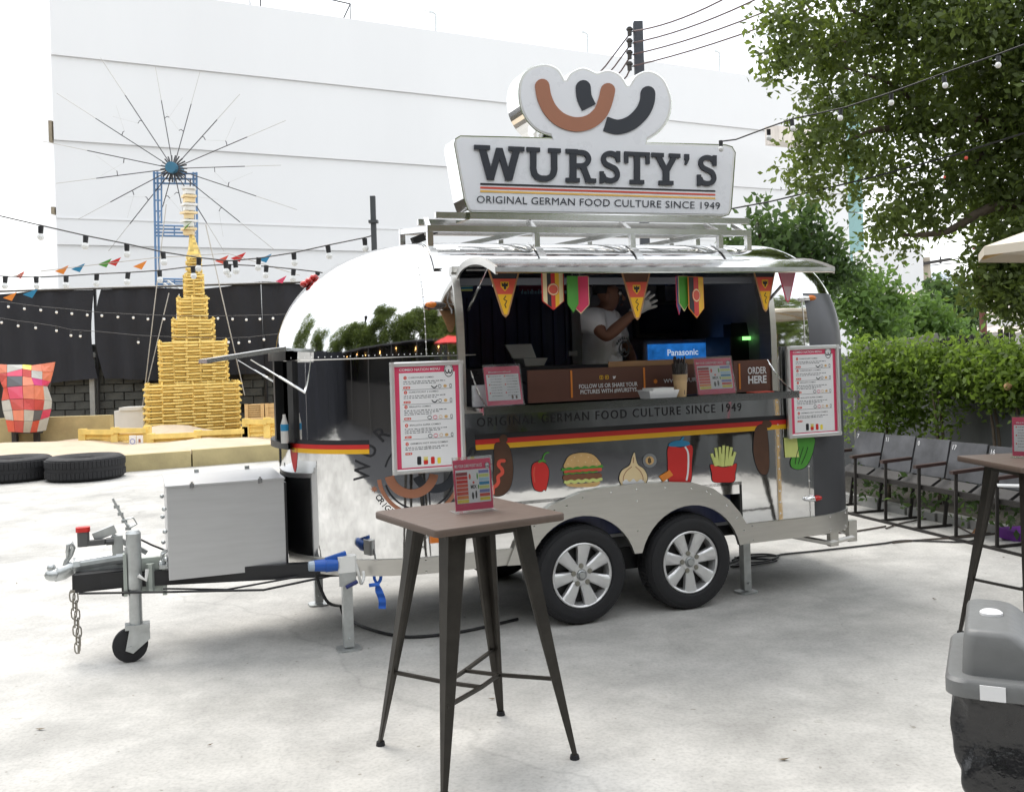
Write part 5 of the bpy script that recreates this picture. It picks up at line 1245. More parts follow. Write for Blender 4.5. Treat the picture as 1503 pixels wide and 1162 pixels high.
for k, (m, nm) in enumerate(((M_ink, 'black_line'), (M_tomato, 'red_line'), (mat('sign_gold', (.85, .50, .12), .4), 'gold_line'))):
    b = B(); y0 = 268.6+k*5.3; b.prism([(705, y0), (1050, y0+10.8), (1050, y0+13.2), (705, y0+3.0)], sp(.0105), (0, .002, 0)); part(nm, b, m, sg)
b = B()
def fr2(p):
    px = 700+p[0]; return S(px, 297.8+(px-700)*.0262-p[1]*(1-.00011*p[0]), SYY+.012)
text(b, 'ORIGINAL GERMAN FOOD CULTURE SINCE 1949', fr2, 11.0, x0=0, width=357, bold=0, space=1.04); part('small_lettering', b, M_charcoal, sg)
for px in (705, 800, 1010):
    p = S(px, 316, SYY-.1); b = B(); b.box((p.x-.03, -SYY+.06, 2.597), (p.x+.03, -SYY+.14, 2.66)); part('sign_foot', b, M_steel, sg)
p = S(690, 318, SYY); b = B(); b.box((p.x-.03, -SYY-.0, 2.555), (p.x+.0, -SYY+.2, 2.60)); part('bracket', b, M_steel, sg)
# ================================================================ menu boards
def words(b, fr, x0, x1, y, h, seed):
    rs = random.Random(seed); x = x0
    while x < x1:
        w_ = rs.uniform(.018, .055); e = min(x+w_, x1); n = max(1, int((e-x)/.009))
        for k in range(n):
            a = x+(e-x)*k/n; c = x+(e-x)*(k+.78)/n; hh = h*rs.choice((.62, .7, 1.0)); b.add([fr((a, y)), fr((c, y)), fr((c, y+hh)), fr((a, y+hh))], [(0, 1, 2, 3)])
        x = e+.012
def emblem(fr, cx, cy, r_, parent):
    b = B(); b.prism(circle(cx, cy, r_, 20), lambda p: fr(p, .0018)); o = part('emblem', b, M_white, parent)
    b = B(); b.ribbon(circle(cx, cy, r_*.97, 24)+[(cx+r_*.97, cy)], r_*.12, lambda p: fr(p, .0024))
    for s_ in (-.34, .34): b.ribbon([(cx+s_*r_+r_*.38*math.cos(math.radians(a)), cy+r_*.05+r_*.5*math.sin(math.radians(a))) for a in range(180, 361, 20)], r_*.2, lambda p: fr(p, .0026+.0003*(s_ > 0)))
    for k in range(9):
        a = math.radians(20+140*k/8); b.prism(circle(cx+r_*.74*math.cos(a), cy+r_*.74*math.sin(a), r_*.08, 5), lambda p: fr(p, .003))
    part('emblem_print', b, M_ink, o)
def menu_board(lab, corners, Y, tilt=0):
    (x0, z1), (x1, z0) = corners; w_, h_ = x1-x0, z1-z0
    mb = thing('menu_board', lab, 'menu board', (x0, -Y, z0), TRL, group='framed menu boards on the trailer')
    fr = lambda p, e=.0: Vector((x0+p[0]*w_, -Y-e, z0+p[1]*h_))
    b = B(); b.box((x0+.004, -Y+.002, z0+.004), (x1-.004, -Y+.018, z1-.004)); part('backing', b, M_galv, mb)
    fw_ = .028
    Mf = mat('frame_silver', (.74, .74, .73), .28, .55, var=.03)
    for a, c, up in (((x0, z1-fw_/2), (x1, z1-fw_/2), 0), ((x0, z0+fw_/2), (x1, z0+fw_/2), 0), ((x0+fw_/2, z0), (x0+fw_/2, z1), 1), ((x1-fw_/2, z0), (x1-fw_/2, z1), 1)):
        b = B(); ex = .0005*up; b.prism([(-fw_/2, 0), (-fw_/2, .008), (-fw_/4, .016+ex), (fw_/4, .016+ex), (fw_/2, .008), (fw_/2, 0)],
            (lambda p: Vector((a[0], -Y-p[1], a[1]+p[0]))) if not up else (lambda p: Vector((a[0]+p[0], -Y-p[1], a[1]))), (c[0]-a[0], 0, c[1]-a[1])); part('frame_rail', b, Mf, mb)
    b = B(); b.prism(bx(.04, .03, .96, .97), lambda p: fr(p, .0008)); part('poster', b, M_pink, mb)
    b = B(); b.prism(bx(.125, .055, .885, .90), lambda p: fr(p, .0014)); part('price_sheet', b, M_white, mb)
    b = B(); text(b, 'COMBO NATION MENU', lambda p: fr(p, .0022), .024, x0=.13, y=.918, width=.55, bold=.012); part('heading', b, M_white, mb)
    emblem(fr, .80, .915, .062, mb)
    bt, br, bk = B(), B(), B(); ys = (.845, .715, .585, .420, .255); tt = ('CURRYWURST COMBO', 'CURRYWURST 2 COMBO', 'BRALLETA COMBO', 'BRALLETA SUPER COMBO', 'GERMAN HOT DOG COMBO')
    bd = B(); bi = B(); by_ = B()
    for k, y in enumerate(ys):
        br.prism(circle(.205, y+.012, .022, 12, .017), lambda p: fr(p, .0022)); text(bd, str(k+1), lambda p: fr(p, .0028), .02, cx=.205, y=y+.002, bold=.02)
        text(bk, tt[k], lambda p: fr(p, .0022), .0135, x0=.25, y=y+.006, width=(.34, .40, .29, .42, .51)[k], bold=.004)
        nl = (2, 2, 3, 3, 2)[k]
        for j in range(nl): words(bk, lambda p: fr(p, .0022), .18, (.76, .66, .55)[j] if k not in (0, 1) else (.75, .63)[j], y-.026-.017*j, .009, k*7+j)
        yy = y-.03-.017*nl-.022; br.prism(rrect(.175, yy, .27, yy+.02, .009, 3), lambda p: fr(p, .0022)); words(bd, lambda p: fr(p, .0028), .19, .255, yy+.006, .008, 90+k)
        if k < 4:
            bk.prism(bx(.16, yy-.012, .84, yy-.009), lambda p: fr(p, .002))
            n_ = 4 if k < 2 else 5
            for j in range(n_):
                cx_ = .82-.075*j
                if j == 0: bk.ribbon(rrect(cx_-.013, yy-.002, cx_+.013, yy+.028, .006, 2)+[(cx_+.013, yy+.022)], .005, lambda p: fr(p, .0024))
                elif j == 1: by_.prism(circle(cx_, yy+.013, .025, 10, .014), lambda p: fr(p, .0022))
                elif k < 2 and j == 3: bk.ribbon([(cx_-.04+.08*i/8, yy+.02-.02*math.sin(math.pi*i/8)) for i in range(9)], .011, lambda p: fr(p, .0024))
                elif j == 2: (bk if k < 2 else by_).ribbon(circle(cx_, yy+.013, .022, 10, .014)+[(cx_+.022, yy+.013)], .005, lambda p: fr(p, .0024))
                else: (bi if j == 3 else bk).ribbon(circle(cx_, yy+.012, .028, 10, .015)+[(cx_+.028, yy+.012)], .006, lambda p: fr(p, .0024))
    part('number_dots', br, M_tomato, mb, kind='stuff'); part('digits', bd, M_white, mb, kind='stuff'); part('menu_print', bk, M_charcoal, mb, kind='stuff'); part('food_icons', by_, M_bun, mb, kind='stuff'); part('red_icons', bi, M_pink, mb, kind='stuff')
    for k, (cx_, m, r_, q) in enumerate(((.36, M_ink, .028, 1.5), (.45, M_red, .03, .9), (.545, M_red, .026, 1.3), (.63, M_yellow, .024, 1.1))):
        b = B(); b.prism(rrect(cx_-r_, .075, cx_+r_, .075+.05*q, .012, 3), lambda p: fr(p, .0022)); o = part('food_icon', b, m, mb)
        if k == 1:
            b = B()
            for j in range(4): b.ribbon([(cx_-.02+.013*j, .11), (cx_-.025+.016*j, .145)], .009, lambda p: fr(p, .0026+.0002*j)); 
            part('icon_fries', b, M_yellow, o)
    return mb
a_ = S(571, 532, .87); c_ = S(684, 686, .87); menu_board('menu board in a silver frame, the left and larger looking one beside the bar table', ((a_.x, a_.z), (c_.x, c_.z-.012)), .87)
a_ = S(1153, 508, .835); c_ = S(1234, 637, .835); menu_board('menu board in a silver frame, the right one behind the shelf end', ((a_.x, a_.z), (c_.x, c_.z-.005)), .835)
# ================================================================ things on the serving counter
YP = .80
bp_ = thing('counter_board', 'long brown printed board with orange bars along the counter', 'board', (.3, -YP, 1.40), TRL)
pa, pb = S(776, 597, YP), S(1141, 570, YP); h1 = S(776, 553, YP).z-1.396; zc = 1.393
b = B(); b.box((pa.x, -YP, zc), (S(1076, 575, YP).x, -YP+.012, zc+.20)); part('panel', b, M_brownboard, bp_)
b = B(); b.box((S(1078, 575, YP).x, -YP, zc), (pb.x, -YP+.012, zc+.21)); part('panel', b, M_brownboard, bp_)
b = B(); b.box((S(895, 545, YP).x, -YP+.014, zc+.12), (S(1075, 545, YP).x, -YP+.022, zc+.235)); part('card_flap', b, mat('kraft', (.34, .19, .09), .7), bp_)
for px in (839, 946, 1086):
    x = S(px, 570, YP).x; b = B(); b.box((x-.006, -YP-.003, zc+.02), (x+.006, -YP-.0005, zc+.19)); part('orange_bar', b, M_orange, bp_)
fb_ = lambda p: Vector((p[0], -YP-.002, zc+p[1]))
b = B(); xc_ = (S(850, 575, YP).x+S(936, 575, YP).x)/2; ww = S(936, 575, YP).x-S(850, 575, YP).x
text(b, 'FOLLOW US OR SHARE YOUR', fb_, .026, cx=xc_, y=.075, width=ww, bold=.016); text(b, 'PICTURES WITH #WURSTYS', fb_, .026, cx=xc_, y=.040, width=ww*.96, bold=.016)
b.prism([(xc_+.03+x*.022, .125+y*.022) for x, y in ((0, .1), (.4, .0), (.8, .2), (.95, .6), (1.1, .7), (.95, .75), (.8, .95), (.5, .7), (.1, .9), (.05, .6), (.2, .3))], fb_); part('slogan', b, M_white, bp_)
for dx, m in ((-.05, M_gold), (-.012, M_gold)):
    b = B(); b.ribbon(rrect(xc_+dx-.010, .127, xc_+dx+.012, .149, .004, 2)+[(xc_+dx+.012, .145)], .004, fb_); b.prism(circle(xc_+dx, .138, .005, 8), fb_) if dx > -.03 else b.prism(bx(xc_+dx-.002, .128, xc_+dx+.003, .147), lambda p: fb_(p)+Vector((0, -.001, 0))); part('round_icon', b, m, bp_)
b = B(); xw = S(974, 570, YP).x; text(b, 'WWW.WURSTYS.COM', fb_, .026, x0=xw, y=.085, width=.44, bold=.014); part('web_lettering', b, M_white, bp_)
xs_ = S(962, 563, YP).x; b = B(); b.prism([(xs_+(.018 if k % 2 == 0 else .011)*math.cos(math.pi*k/8), .098+(.018 if k % 2 == 0 else .011)*math.sin(math.pi*k/8)) for k in range(16)], fb_); part('orange_star', b, M_orange, bp_)
xo = (S(1094, 560, YP).x+S(1129, 560, YP).x)/2; b = B(); text(b, 'ORDER', fb_, .046, cx=xo, y=.118, width=.148, bold=.02); text(b, 'HERE', fb_, .050, cx=xo, y=.055, width=.146, bold=.035); part('order_lettering', b, M_white, bp_)
def leaflet(name, lab, x, y, z, w_, h_, lean, rot, frame, kind_, grp):
    r = thing(name, lab, 'leaflet stand', (x, y, z), frame, group=grp); r.matrix_world = r.matrix_world @ Matrix.Rotation(rot, 4, 'Z')
    bs_ = BASE[r.name]; ld = math.tan(lean)
    fr = lambda p, e=0: Vector((bs_[0]+(p[0]-.5)*w_, bs_[1]+p[1]*h_*ld-e, bs_[2]+.008+p[1]*h_))
    b = B(); b.prism(bx(-.03, -.02, 1.03, 1.06), lambda p: fr(p, .0035), (0, .0015, 0)); b.box((bs_[0]-.55*w_, bs_[1]-.03, bs_[2]), (bs_[0]+.55*w_, bs_[1]+.07, bs_[2]+.003)); part('acrylic_stand', b, M_acryl, r)
    b = B(); b.prism(bx(0, 0, 1, 1), lambda p: fr(p, 0), (0, .001, 0)); part('card', b, M_pink, r)
    b = B(); b.prism(bx(.05, .14 if kind_ == 'sauce' else .12, .95, .80), lambda p: fr(p, .0008)); part('white_area', b, M_white, r)
    if kind_ == 'sauce':
        b = B(); text(b, 'MIX YOUR CURRYWURST SAUCE', lambda p: fr(p, .0012), .06, x0=.04, y=.85, width=.72, bold=.015); part('heading', b, M_white, r); emblem(lambda p, e=0: fr(p, e), .90, .86, .06, r)
        cl = [mat('dark_red', (.22, .012, .015), .5), M_red, M_red, M_tomato, M_tomato, M_tomato, M_orange, M_yellow]
        for k in range(8):
            b = B(); y = .755-.077*k; b.prism(bx(.06, y-.066, .36, y), lambda p: fr(p, .0012)); part('colour_bar', b, cl[k], r)
        cl = [M_violet, M_lime, M_lblue, M_blue, M_lime, M_violet, M_tomato, M_yellow]
        for k in range(8):
            b = B(); y = .775-.077*k; b.prism(bx(.66, y-.062, .93, y), lambda p: fr(p, .0012)); part('colour_bar', b, cl[k], r)
        b = B(); text(b, 'MIX', lambda p: fr(p, .0014), .075, cx=.51, y=.42, width=.16, bold=.03); b.prism(circle(.475, .28, .03, 8, .075), lambda p: fr(p, .0012)); b.prism(circle(.565, .30, .026, 8, .085), lambda p: fr(p, .0012)); part('middle_print', b, M_ink, r)
        b = B(); b.prism(circle(.42, .66, .028, 8, .06), lambda p: fr(p, .0012)); b.prism(circle(.51, .54, .028, 8, .026), lambda p: fr(p, .0012)); part('red_print', b, M_tomato, r)
        b = B(); b.prism(circle(.62, .66, .02, 8, .07), lambda p: fr(p, .0012)); b.prism(circle(.635, .45, .016, 8, .05), lambda p: fr(p, .0013)); part('green_print', b, M_green, r)
    else:
        b = B(); words(b, lambda p: fr(p, .0012), .12, .75, .845, .035, 5); part('heading', b, M_white, r)
        b, b2 = B(), B()
        for k in range(8):
            for c0 in (.10, .54):
                words(b, lambda p: fr(p, .0012), c0+.06, c0+.36, .74-.072*k, .018, k*3+int(c0*10))
                if k % 3 == 0: b2.prism(circle(c0+.02, .75-.072*k, .022, 8), lambda p: fr(p, .0012))
        part('small_print', b, M_charcoal, r, kind='stuff'); part('red_dots', b2, M_tomato, r)
        b = B(); b.prism(circle(.72, .2, .03, 8, .06), lambda p: fr(p, .0014)); b.prism(circle(.83, .19, .03, 8, .05), lambda p: fr(p, .0014)); part('food_icons', b, M_choc, r)
    return r
p = S(742, 594, .98); leaflet('leaflet_stand', 'clear stand with a pink and white price leaflet at the left shelf end', p.x, -.98, 1.393, .235, .225, .18, .10, TRL, 'text', 'leaflet stands')
p = S(1053, 581, 1.0); leaflet('leaflet_stand', 'clear stand with a pink sauce leaflet on the shelf before the order board', p.x, -1.0, 1.393, .285, .225, .18, .06, TRL, 'sauce', 'leaflet stands')
p = S(722, 592, .93); b = B(); b.box((p.x-.10, -.90, 1.393), (p.x+.14, -.86, 1.52)); solo('napkin_holder', 'plain pale holder behind the left leaflet stand', 'napkin holder', b, mat('frosted_box', (.55, .56, .58), .3, var=.05), (p.x, -.88, 1.393), TRL)
# straw cup
p = S(999, 583, .97); r = thing('straw_cup', 'tan cup full of black straws on the shelf', 'cup', (p.x, -.97, 1.393), TRL)
b = B(); b.lathe([(.0, 1.394), (.036, 1.394), (.047, 1.535), (.044, 1.535), (.034, 1.40)], (p.x, -.97, 0), n=20); part('cup', b, mat('kraft_cup', (.62, .42, .22), .6, var=.08), r, smooth=True)
for k in range(26):
    a = k*2.4; q = .036*math.sqrt(k/26); x, y = p.x+q*math.cos(a), -.97+q*math.sin(a); b = B(); b.cyl((x*.99+p.x*.01, y, 1.41), (x+.010*math.cos(a), y+.010*math.sin(a), 1.625+.03*math.sin(k*3.1)), .0045, n=6); part('straw', b, mat('straw_black', (.03, .022, .022), .4), r)
b = B(); b.lathe([(.049, 1.50), (.052, 1.60), (.050, 1.605)], (p.x, -.97, 0), n=20); part('clear_lid', b, M_acryl, r, smooth='all')
p = S(967, 585, 1.0); r = thing('paper_tray', 'white paper tray of napkins on the shelf beside the straw cup', 'tray', (p.x, -1.0, 1.393), TRL)
b = B(); b.add([(p.x-.09, -1.06, 1.393), (p.x+.09, -1.06, 1.393), (p.x+.09, -.93, 1.393), (p.x-.09, -.93, 1.393), (p.x-.105, -1.075, 1.445), (p.x+.105, -1.075, 1.445), (p.x+.105, -.915, 1.445), (p.x-.105, -.915, 1.445)], [(3, 2, 1, 0), (0, 1, 5, 4), (1, 2, 6, 5), (2, 3, 7, 6), (3, 0, 4, 7)]); part('tray', b, M_white, r)
for k in range(3):
    b = B(); b.box((p.x-.08, -1.05, 1.40+.02*k), (p.x+.08, -.94, 1.418+.02*k), rz=.15*(k-1)); part('napkin', b, M_whiteplastic, r)
p = S(1112, 576, 1.0); b = B(); b.box((p.x-.06, -1.04, 1.393), (p.x+.10, -.96, 1.402), rz=.1); solo('red_leaflet', 'flat red and white leaflet lying at the right shelf end', 'leaflet', b, M_tomato, (p.x, -1.0, 1.393), TRL)
# ================================================================ inside the trailer
def ibox(name, lab, cat, px0, px1, py0, py1, Y, dep, m, group=None):
    a, c = S(px0, py0, Y), S(px1, py1, Y); r = thing(name, lab, cat, ((a.x+c.x)/2, -Y, c.z), TRL, group); b = B(); b.box((a.x, -Y, c.z), (c.x, -Y+dep, a.z), bev=.006); o = part('body', b, m, r); return r, a, c
r, a, c = ibox('monitor', 'dark hanging monitor beside the gloved hand', 'monitor', 932, 1018, 442, 494, -.30, .06, M_black)
b = B(); b.box((a.x+.03, .293, c.z+.03), (c.x-.03, .299, a.z-.03)); part('screen', b, mat('dead_screen', (.01, .012, .03), .12), r); b = B(); b.box(((a.x+c.x)/2-.03, .33, a.z), ((a.x+c.x)/2+.03, .36, 2.2)); part('bracket', b, M_black, r)
r, a, c = ibox('display', 'bright blue display standing on the back counter', 'display', 944, 1044, 500, 542, -.22, .05, mat('display_white', (.42, .43, .47), .4))
dm = mat('blue_display', (.012, .10, .33), .15, var=.8, vscale=5, emit=.55); b = B(); b.box((a.x+.035, .212, c.z+.02), (c.x-.03, .219, a.z-.03)); part('screen', b, dm, r)
b = B(); text(b, 'Panasonic', lambda p: (p[0], .2095, p[1]), .048, x0=a.x+.20, y=(a.z+c.z)/2-.0, width=.27, bold=.02); part('screen_lettering', b, mat('screen_white', (.55, .62, .68), .4, emit=.35), r)
r, a, c = ibox('cash_register', 'black cash register at the right end of the hatch', 'cash register', 1072, 1134, 494, 545, .30, .34, M_black)
b = B(); b.add([(a.x+.02, -.31, a.z), (c.x, -.31, a.z+.0), (c.x, -.28, a.z+.10), (a.x+.02, -.28, a.z+.10)], [(0, 1, 2, 3)]); b.box((a.x+.02, -.28, a.z), (c.x-.02, -.18, a.z+.09)); part('head', b, M_black, r)
b = B(); q0, q1 = S(1091, 494, .33), S(1109, 498.5, .33); b.box((q0.x, -.325, q1.z), (q1.x, -.318, q0.z)); part('green_readout', b, mat('readout', (.25, .9, .2), .3, emit=1.2), r)
r, a, c = ibox('card_printer', 'black upright machine behind the cash register', 'machine', 1078, 1102, 480, 500, .0, .2, M_black)
r, a, c = ibox('wall_heater', 'pale grey boxed appliance high in the right corner', 'appliance', 1076, 1108, 443, 464, -.25, .2, mat('appliance_grey', (.20, .20, .23), .5))
r, a, c = ibox('light_strip', 'slim pale strip under the boxed appliance', 'lamp', 1072, 1100, 463, 466, -.25, .1, mat('strip_white', (.5, .5, .52), .5))
r, a, c = ibox('red_banner', 'dark red printed banner behind the striped pennant', 'banner', 762, 832, 412, 426, -.45, .01, mat('banner_red', (.20, .02, .06), .6))
b = B(); words(b, lambda p: (a.x+p[0]*.62, .447, a.z-.10+p[1]), .02, .9, .0, .035, 4); part('banner_print', b, M_lblue, r)
r, a, c = ibox('striped_card', 'green and blue striped card hanging at the left hatch corner', 'card', 676, 694, 411, 427, .3, .006, M_lime)
for k, m in enumerate((M_blue, M_lblue, M_green)):
    b = B(); h = (a.z-c.z)/4; b.box((a.x, -.302, c.z+h*(k+.7)), (c.x, -.3005, c.z+h*(k+1.5))); part('stripe', b, m, r)
# open white food box
a, c = S(757, 505, .25), S(795, 537, .25); r = thing('food_box', 'open white takeaway box standing inside the hatch', 'box', (c.x, -.25, c.z), TRL)
zb0 = S(770, 537, .25).z; 
b = B(); b.add([(a.x+.03, -.34, zb0), (c.x-.02, -.34, zb0), (c.x-.02, -.18, zb0), (a.x+.03, -.18, zb0), (a.x+.01, -.36, zb0+.05), (c.x, -.36, zb0+.05), (c.x, -.16, zb0+.05), (a.x+.01, -.16, zb0+.05)], [(3, 2, 1, 0), (0, 1, 5, 4), (1, 2, 6, 5), (2, 3, 7, 6), (3, 0, 4, 7)]); part('tray', b, M_whiteplastic, r)
b = B(); b.add([(a.x+.01, -.16, zb0+.052), (c.x, -.16, zb0+.052), (c.x-.01, -.10, a.z), (a.x-.02, -.10, a.z), (a.x+.01, -.14, zb0+.052), (c.x, -.14, zb0+.052), (c.x-.01, -.08, a.z), (a.x-.02, -.08, a.z)], [(0, 1, 2, 3), (7, 6, 5, 4), (0, 4, 5, 1), (1, 5, 6, 2), (2, 6, 7, 3), (3, 7, 4, 0)]); part('lid', b, M_whiteplastic, r)
b = B(); b.box((-.62, -.45, .52), (.45, .05, zb0-.004)); solo('worktop', 'dark worktop under the open takeaway box', 'counter', b, mat('worktop_dark', (.035, .035, .045), .3, .3), (0, -.2, .52), TRL)
ibox('paper_slip', 'small white slip between the takeaway box and the worker', 'paper', 835, 848, 515, 522, -.05, .01, M_white)
ibox('steel_tray', 'low steel tray beside the worker on the worktop', 'tray', 812, 860, 538, 552, .2, .15, M_galv)
# bottle at the front window
p = S(423, 640, .30); b = B(); b.lathe([(0, 1.20), (.022, 1.20), (.024, 1.22), (.024, 1.31), (.014, 1.345), (.010, 1.36), (.010, 1.375), (0, 1.375)], (p.x-.02, -.30, 0.0), n=14); r = thing('water_bottle', 'small bottle with blue label in the front window', 'bottle', (p.x, -.30, 1.20), TRL); part('bottle', b, mat('bottle_plastic', (.60, .58, .55), .2, var=.02), r, smooth=True)
b = B(); b.cyl((p.x-.02, -.30, 1.275), (p.x-.02, -.30, 1.315), .0247, n=14); part('blue_label', b, M_blue, r)
# ================================================================ pennants under the hatch
def pennant(lab, px, py0, py1, w_, shape, cols_, Y=1.33, rot=0.0, emb=True):
    a, c = S(px, py0, Y), S(px, py1, Y); h = a.z-c.z; r = thing('pennant', lab, 'pennant', (a.x, -Y, a.z), TRL, group='pennants hanging under the hatch'); r.matrix_world = r.matrix_world @ Matrix.Rotation(rot, 4, 'Z')
    bs_ = BASE[r.name]; fr = lambda p, e=0.0: Vector((bs_[0]+p[0]*w_, bs_[1]-e, bs_[2]-p[1]*h))
    if shape == 'tri': O = [(-.5, 0), (.5, 0), (.10, .93), (0, 1), (-.10, .93)]; I = [(-.40, .015), (.40, .015), (.03, .93), (-.03, .93)]
    else: O = [(-.5, .02), (-.42, 0), (.42, 0), (.5, .02), (.5, .76), (.0, 1), (-.5, .76)]; I = None
    b = B(); b.prism(O, lambda p: fr(p, 0), (0, .004, 0)); part('cloth', b, cols_[0], r)
    def clip(xa, xb, e):   # vertical band of the shield shape
        yb = lambda x: .76+.24*(1-abs(x)/.5); return [(xa, .015), (xb, .015), (xb, yb(xb)-.02), (0, .965), (xa, yb(xa)-.02)] if xa < 0 < xb else [(xa, .015), (xb, .015), (xb, yb(xb)-.02), (xa, yb(xa)-.02)]
    if shape == 'tri':
        e = lambda y: .43*(1-y)+.02
        for k, (y0, y1) in enumerate(((.02, .2), (.2, .52), (.52, .94))):
            b = B(); b.prism([(-e(y0), y0), (e(y0), y0), (e(y1), y1), (-e(y1), y1)], lambda p: fr(p, .001)); part('band', b, cols_[1+k], r)
        if emb:
            b = B(); b.prism([(-.13, .26), (.13, .26), (.13, .36), (0, .46), (-.13, .36)], lambda p: fr(p, .0016)); part('shield', b, M_gold, r)
            b = B(); b.prism([(-.02, .28), (.02, .28), (.03, .31), (.10, .28), (.09, .36), (.04, .36), (.03, .42), (-.03, .42), (-.04, .36), (-.09, .36), (-.10, .28), (-.03, .31)], lambda p: fr(p, .0022)); b.ribbon([(.02, .56), (-.05, .62), (.05, .66), (-.02, .74), (.02, .80)], .03, lambda p: fr(p, .0022)); part('eagle', b, M_ink, r)
    elif cols_[1:]:
        n_ = len(cols_)-1
        for k in range(n_):
            b = B(); b.prism(clip(-.46+.92*k/n_, -.46+.92*(k+1)/n_, 0), lambda p: fr(p, .001)); part('band', b, cols_[1+k], r)
        if emb: b = B(); b.prism(circle(0, .45, .27, 16, .17), lambda p: fr(p, .0018)); part('round_badge', b, M_tomato, r); b = B(); b.ribbon(circle(0, .45, .22, 16, .14)+[(.22, .45)], .03, lambda p: fr(p, .0024)); part('badge_ring', b, M_cream, r)
    b = B(); b.tube([fr((0, 0), -.002), fr((0, -.06), -.002)], .002, 4); part('cord', b, M_rope, r)
    return r
M_fringe = mat('tan_fringe', (.42, .22, .10), .8, var=.2, vscale=30)
pennant('triangular pennant with tan fringe, black red gold bands, nearest the left hatch end', 740, 395, 466, .19, 'tri', (M_fringe, M_ink, M_tomato, M_gold))
pennant('shield shaped pennant of red edge and cream with black red gold centre stripe', 811, 400, 455, .155, 'shield', (M_red, M_cream, M_ink, M_red, M_gold, M_cream), rot=.25)
pennant('narrow green pennant turned edge on beside the crimson one', 840, 405, 459, .075, 'shield', (M_green, M_green, M_green), rot=.2, emb=False)
pennant('narrow crimson pennant with pale border beside the green one', 851, 405, 461, .10, 'shield', (M_cream, M_pink), Y=1.31, rot=-.35, emb=False)
pennant('triangular pennant with tan fringe hanging in front of the worker', 933.5, 400, 470, .19, 'tri', (M_fringe, M_choc, M_tomato, M_gold))
pennant('thin purple pennant seen nearly edge on right of the monitor', 995.5, 405, 462, .05, 'shield', (M_pink, M_violet), Y=1.31, rot=.5, emb=False)
pennant('narrow dark green pennant beside the thin purple one', 1003, 405, 457, .07, 'shield', (M_cream, M_green), Y=1.33, emb=False)
pennant('shield shaped pennant of black, red and orange bands with a round badge', 1021, 406, 467, .135, 'shield', (M_orange, M_ink, M_red, M_gold), rot=.3)
pennant('triangular pennant with tan fringe nearest the right hatch end', 1122, 394, 458, .17, 'tri', (M_fringe, M_ink, M_tomato, M_gold))
r = pennant('small pink triangular pennant with a pale red print at the far right', 1155, 395, 444, .14, 'tri', (M_pink, mat('faded_pink', (.62, .25, .30), .7), mat('faded_pink', (.62, .25, .30)), mat('pale_pink', (.62, .42, .46), .7)), emb=False)
# ================================================================ the worker
def skin(J, E, root, sub=2):
    me = bpy.data.meshes.new('s'); names = list(J); ix = {n_: i for i, n_ in enumerate(names)}
    me.from_pydata([tuple(J[n_][0]) for n_ in names], [(ix[a], ix[b_]) for a, b_ in E], [])
    o = bpy.data.objects.new('s', me); COL.objects.link(o); md = o.modifiers.new('k', 'SKIN'); md.use_smooth_shade = True
    for i, n_ in enumerate(names):
        q = J[n_][1]; me.skin_vertices[0].data[i].radius = q if isinstance(q, tuple) else (q, q); me.skin_vertices[0].data[i].use_root = (n_ == root)
    s_ = o.modifiers.new('u', 'SUBSURF'); s_.levels = sub; s_.render_levels = sub
    dg = bpy.context.evaluated_depsgraph_get(); r_ = bpy.data.meshes.new_from_object(o.evaluated_get(dg)); bpy.data.objects.remove(o); r_.polygons.foreach_set('use_smooth', [True]*len(r_.polygons)); return r_
def shift(me, base_):
    me.transform(Matrix.Translation(-Vector(base_))); return me
OY = .26; hb = S(893, 436, .02+OY); nb_ = S(886, 459, .02+OY); fl = .52
pbase = (hb.x-.03, -OY, fl); ps = thing('person', 'worker in white printed t-shirt reaching out with a gloved hand inside the hatch', 'person', pbase, TRL)
M_skin = mat('dark_skin', (.23, .105, .065), .5, var=.08); M_shirt = mat('white_tshirt', (.84, .83, .86), .8, var=.05, bump=.25, bscale=22); M_hair = mat('black_hair', (.008, .008, .010), .6, var=.3, vscale=30)
V = Vector
sn, sf_ = S(870, 470, .16+OY), S(897, 468, -.17+OY)
el, wr = S(889, 496, .26+OY), S(934, 456, .30+OY)
elf, wrf = S(925, 520, -.2+OY), S(935, 545, .0+OY)
chest, waist, hip = V((nb_.x-.01, -OY, 1.80)), V((nb_.x-.015, -OY, 1.58)), V((nb_.x-.02, -OY, 1.42))
J = {'hip': (hip, (.15, .11)), 'waist': (waist, (.14, .105)), 'chest': (chest, (.165, .115)), 'neckb': (V((nb_.x, -OY, 1.945)), .065), 'neck': (nb_+V((.005, 0, .02)), .052), 'jaw': (hb+V((.012, 0, -.045)), .068), 'head': (hb+V((.0, 0, .03)), .092), 'crown': (hb+V((-.012, 0, .085)), .065),
     'sn': (sn, .062), 'el': (el, .043), 'fm': (el.lerp(wr, .35), .043), 'wr': (wr, .029), 'sf': (sf_, .062), 'elf': (elf, .042), 'wrf': (wrf, .028), 'hf': (wrf+V((.05, -.05, -.03)), .03),
     'kn': (V((hip.x+.02, -.09-OY, .97)), .06), 'an': (V((hip.x, -.09-OY, .60)), .045), 'to': (V((hip.x+.14, -.11-OY, .555)), .035), 'kf': (V((hip.x+.02, .09-OY, .97)), .06), 'af': (V((hip.x-.02, .09-OY, .60)), .045), 'tf': (V((hip.x+.12, .11-OY, .555)), .035),
     'hn': (V((hip.x, -.085-OY, 1.33)), .085), 'hff': (V((hip.x, .085-OY, 1.33)), .085)}
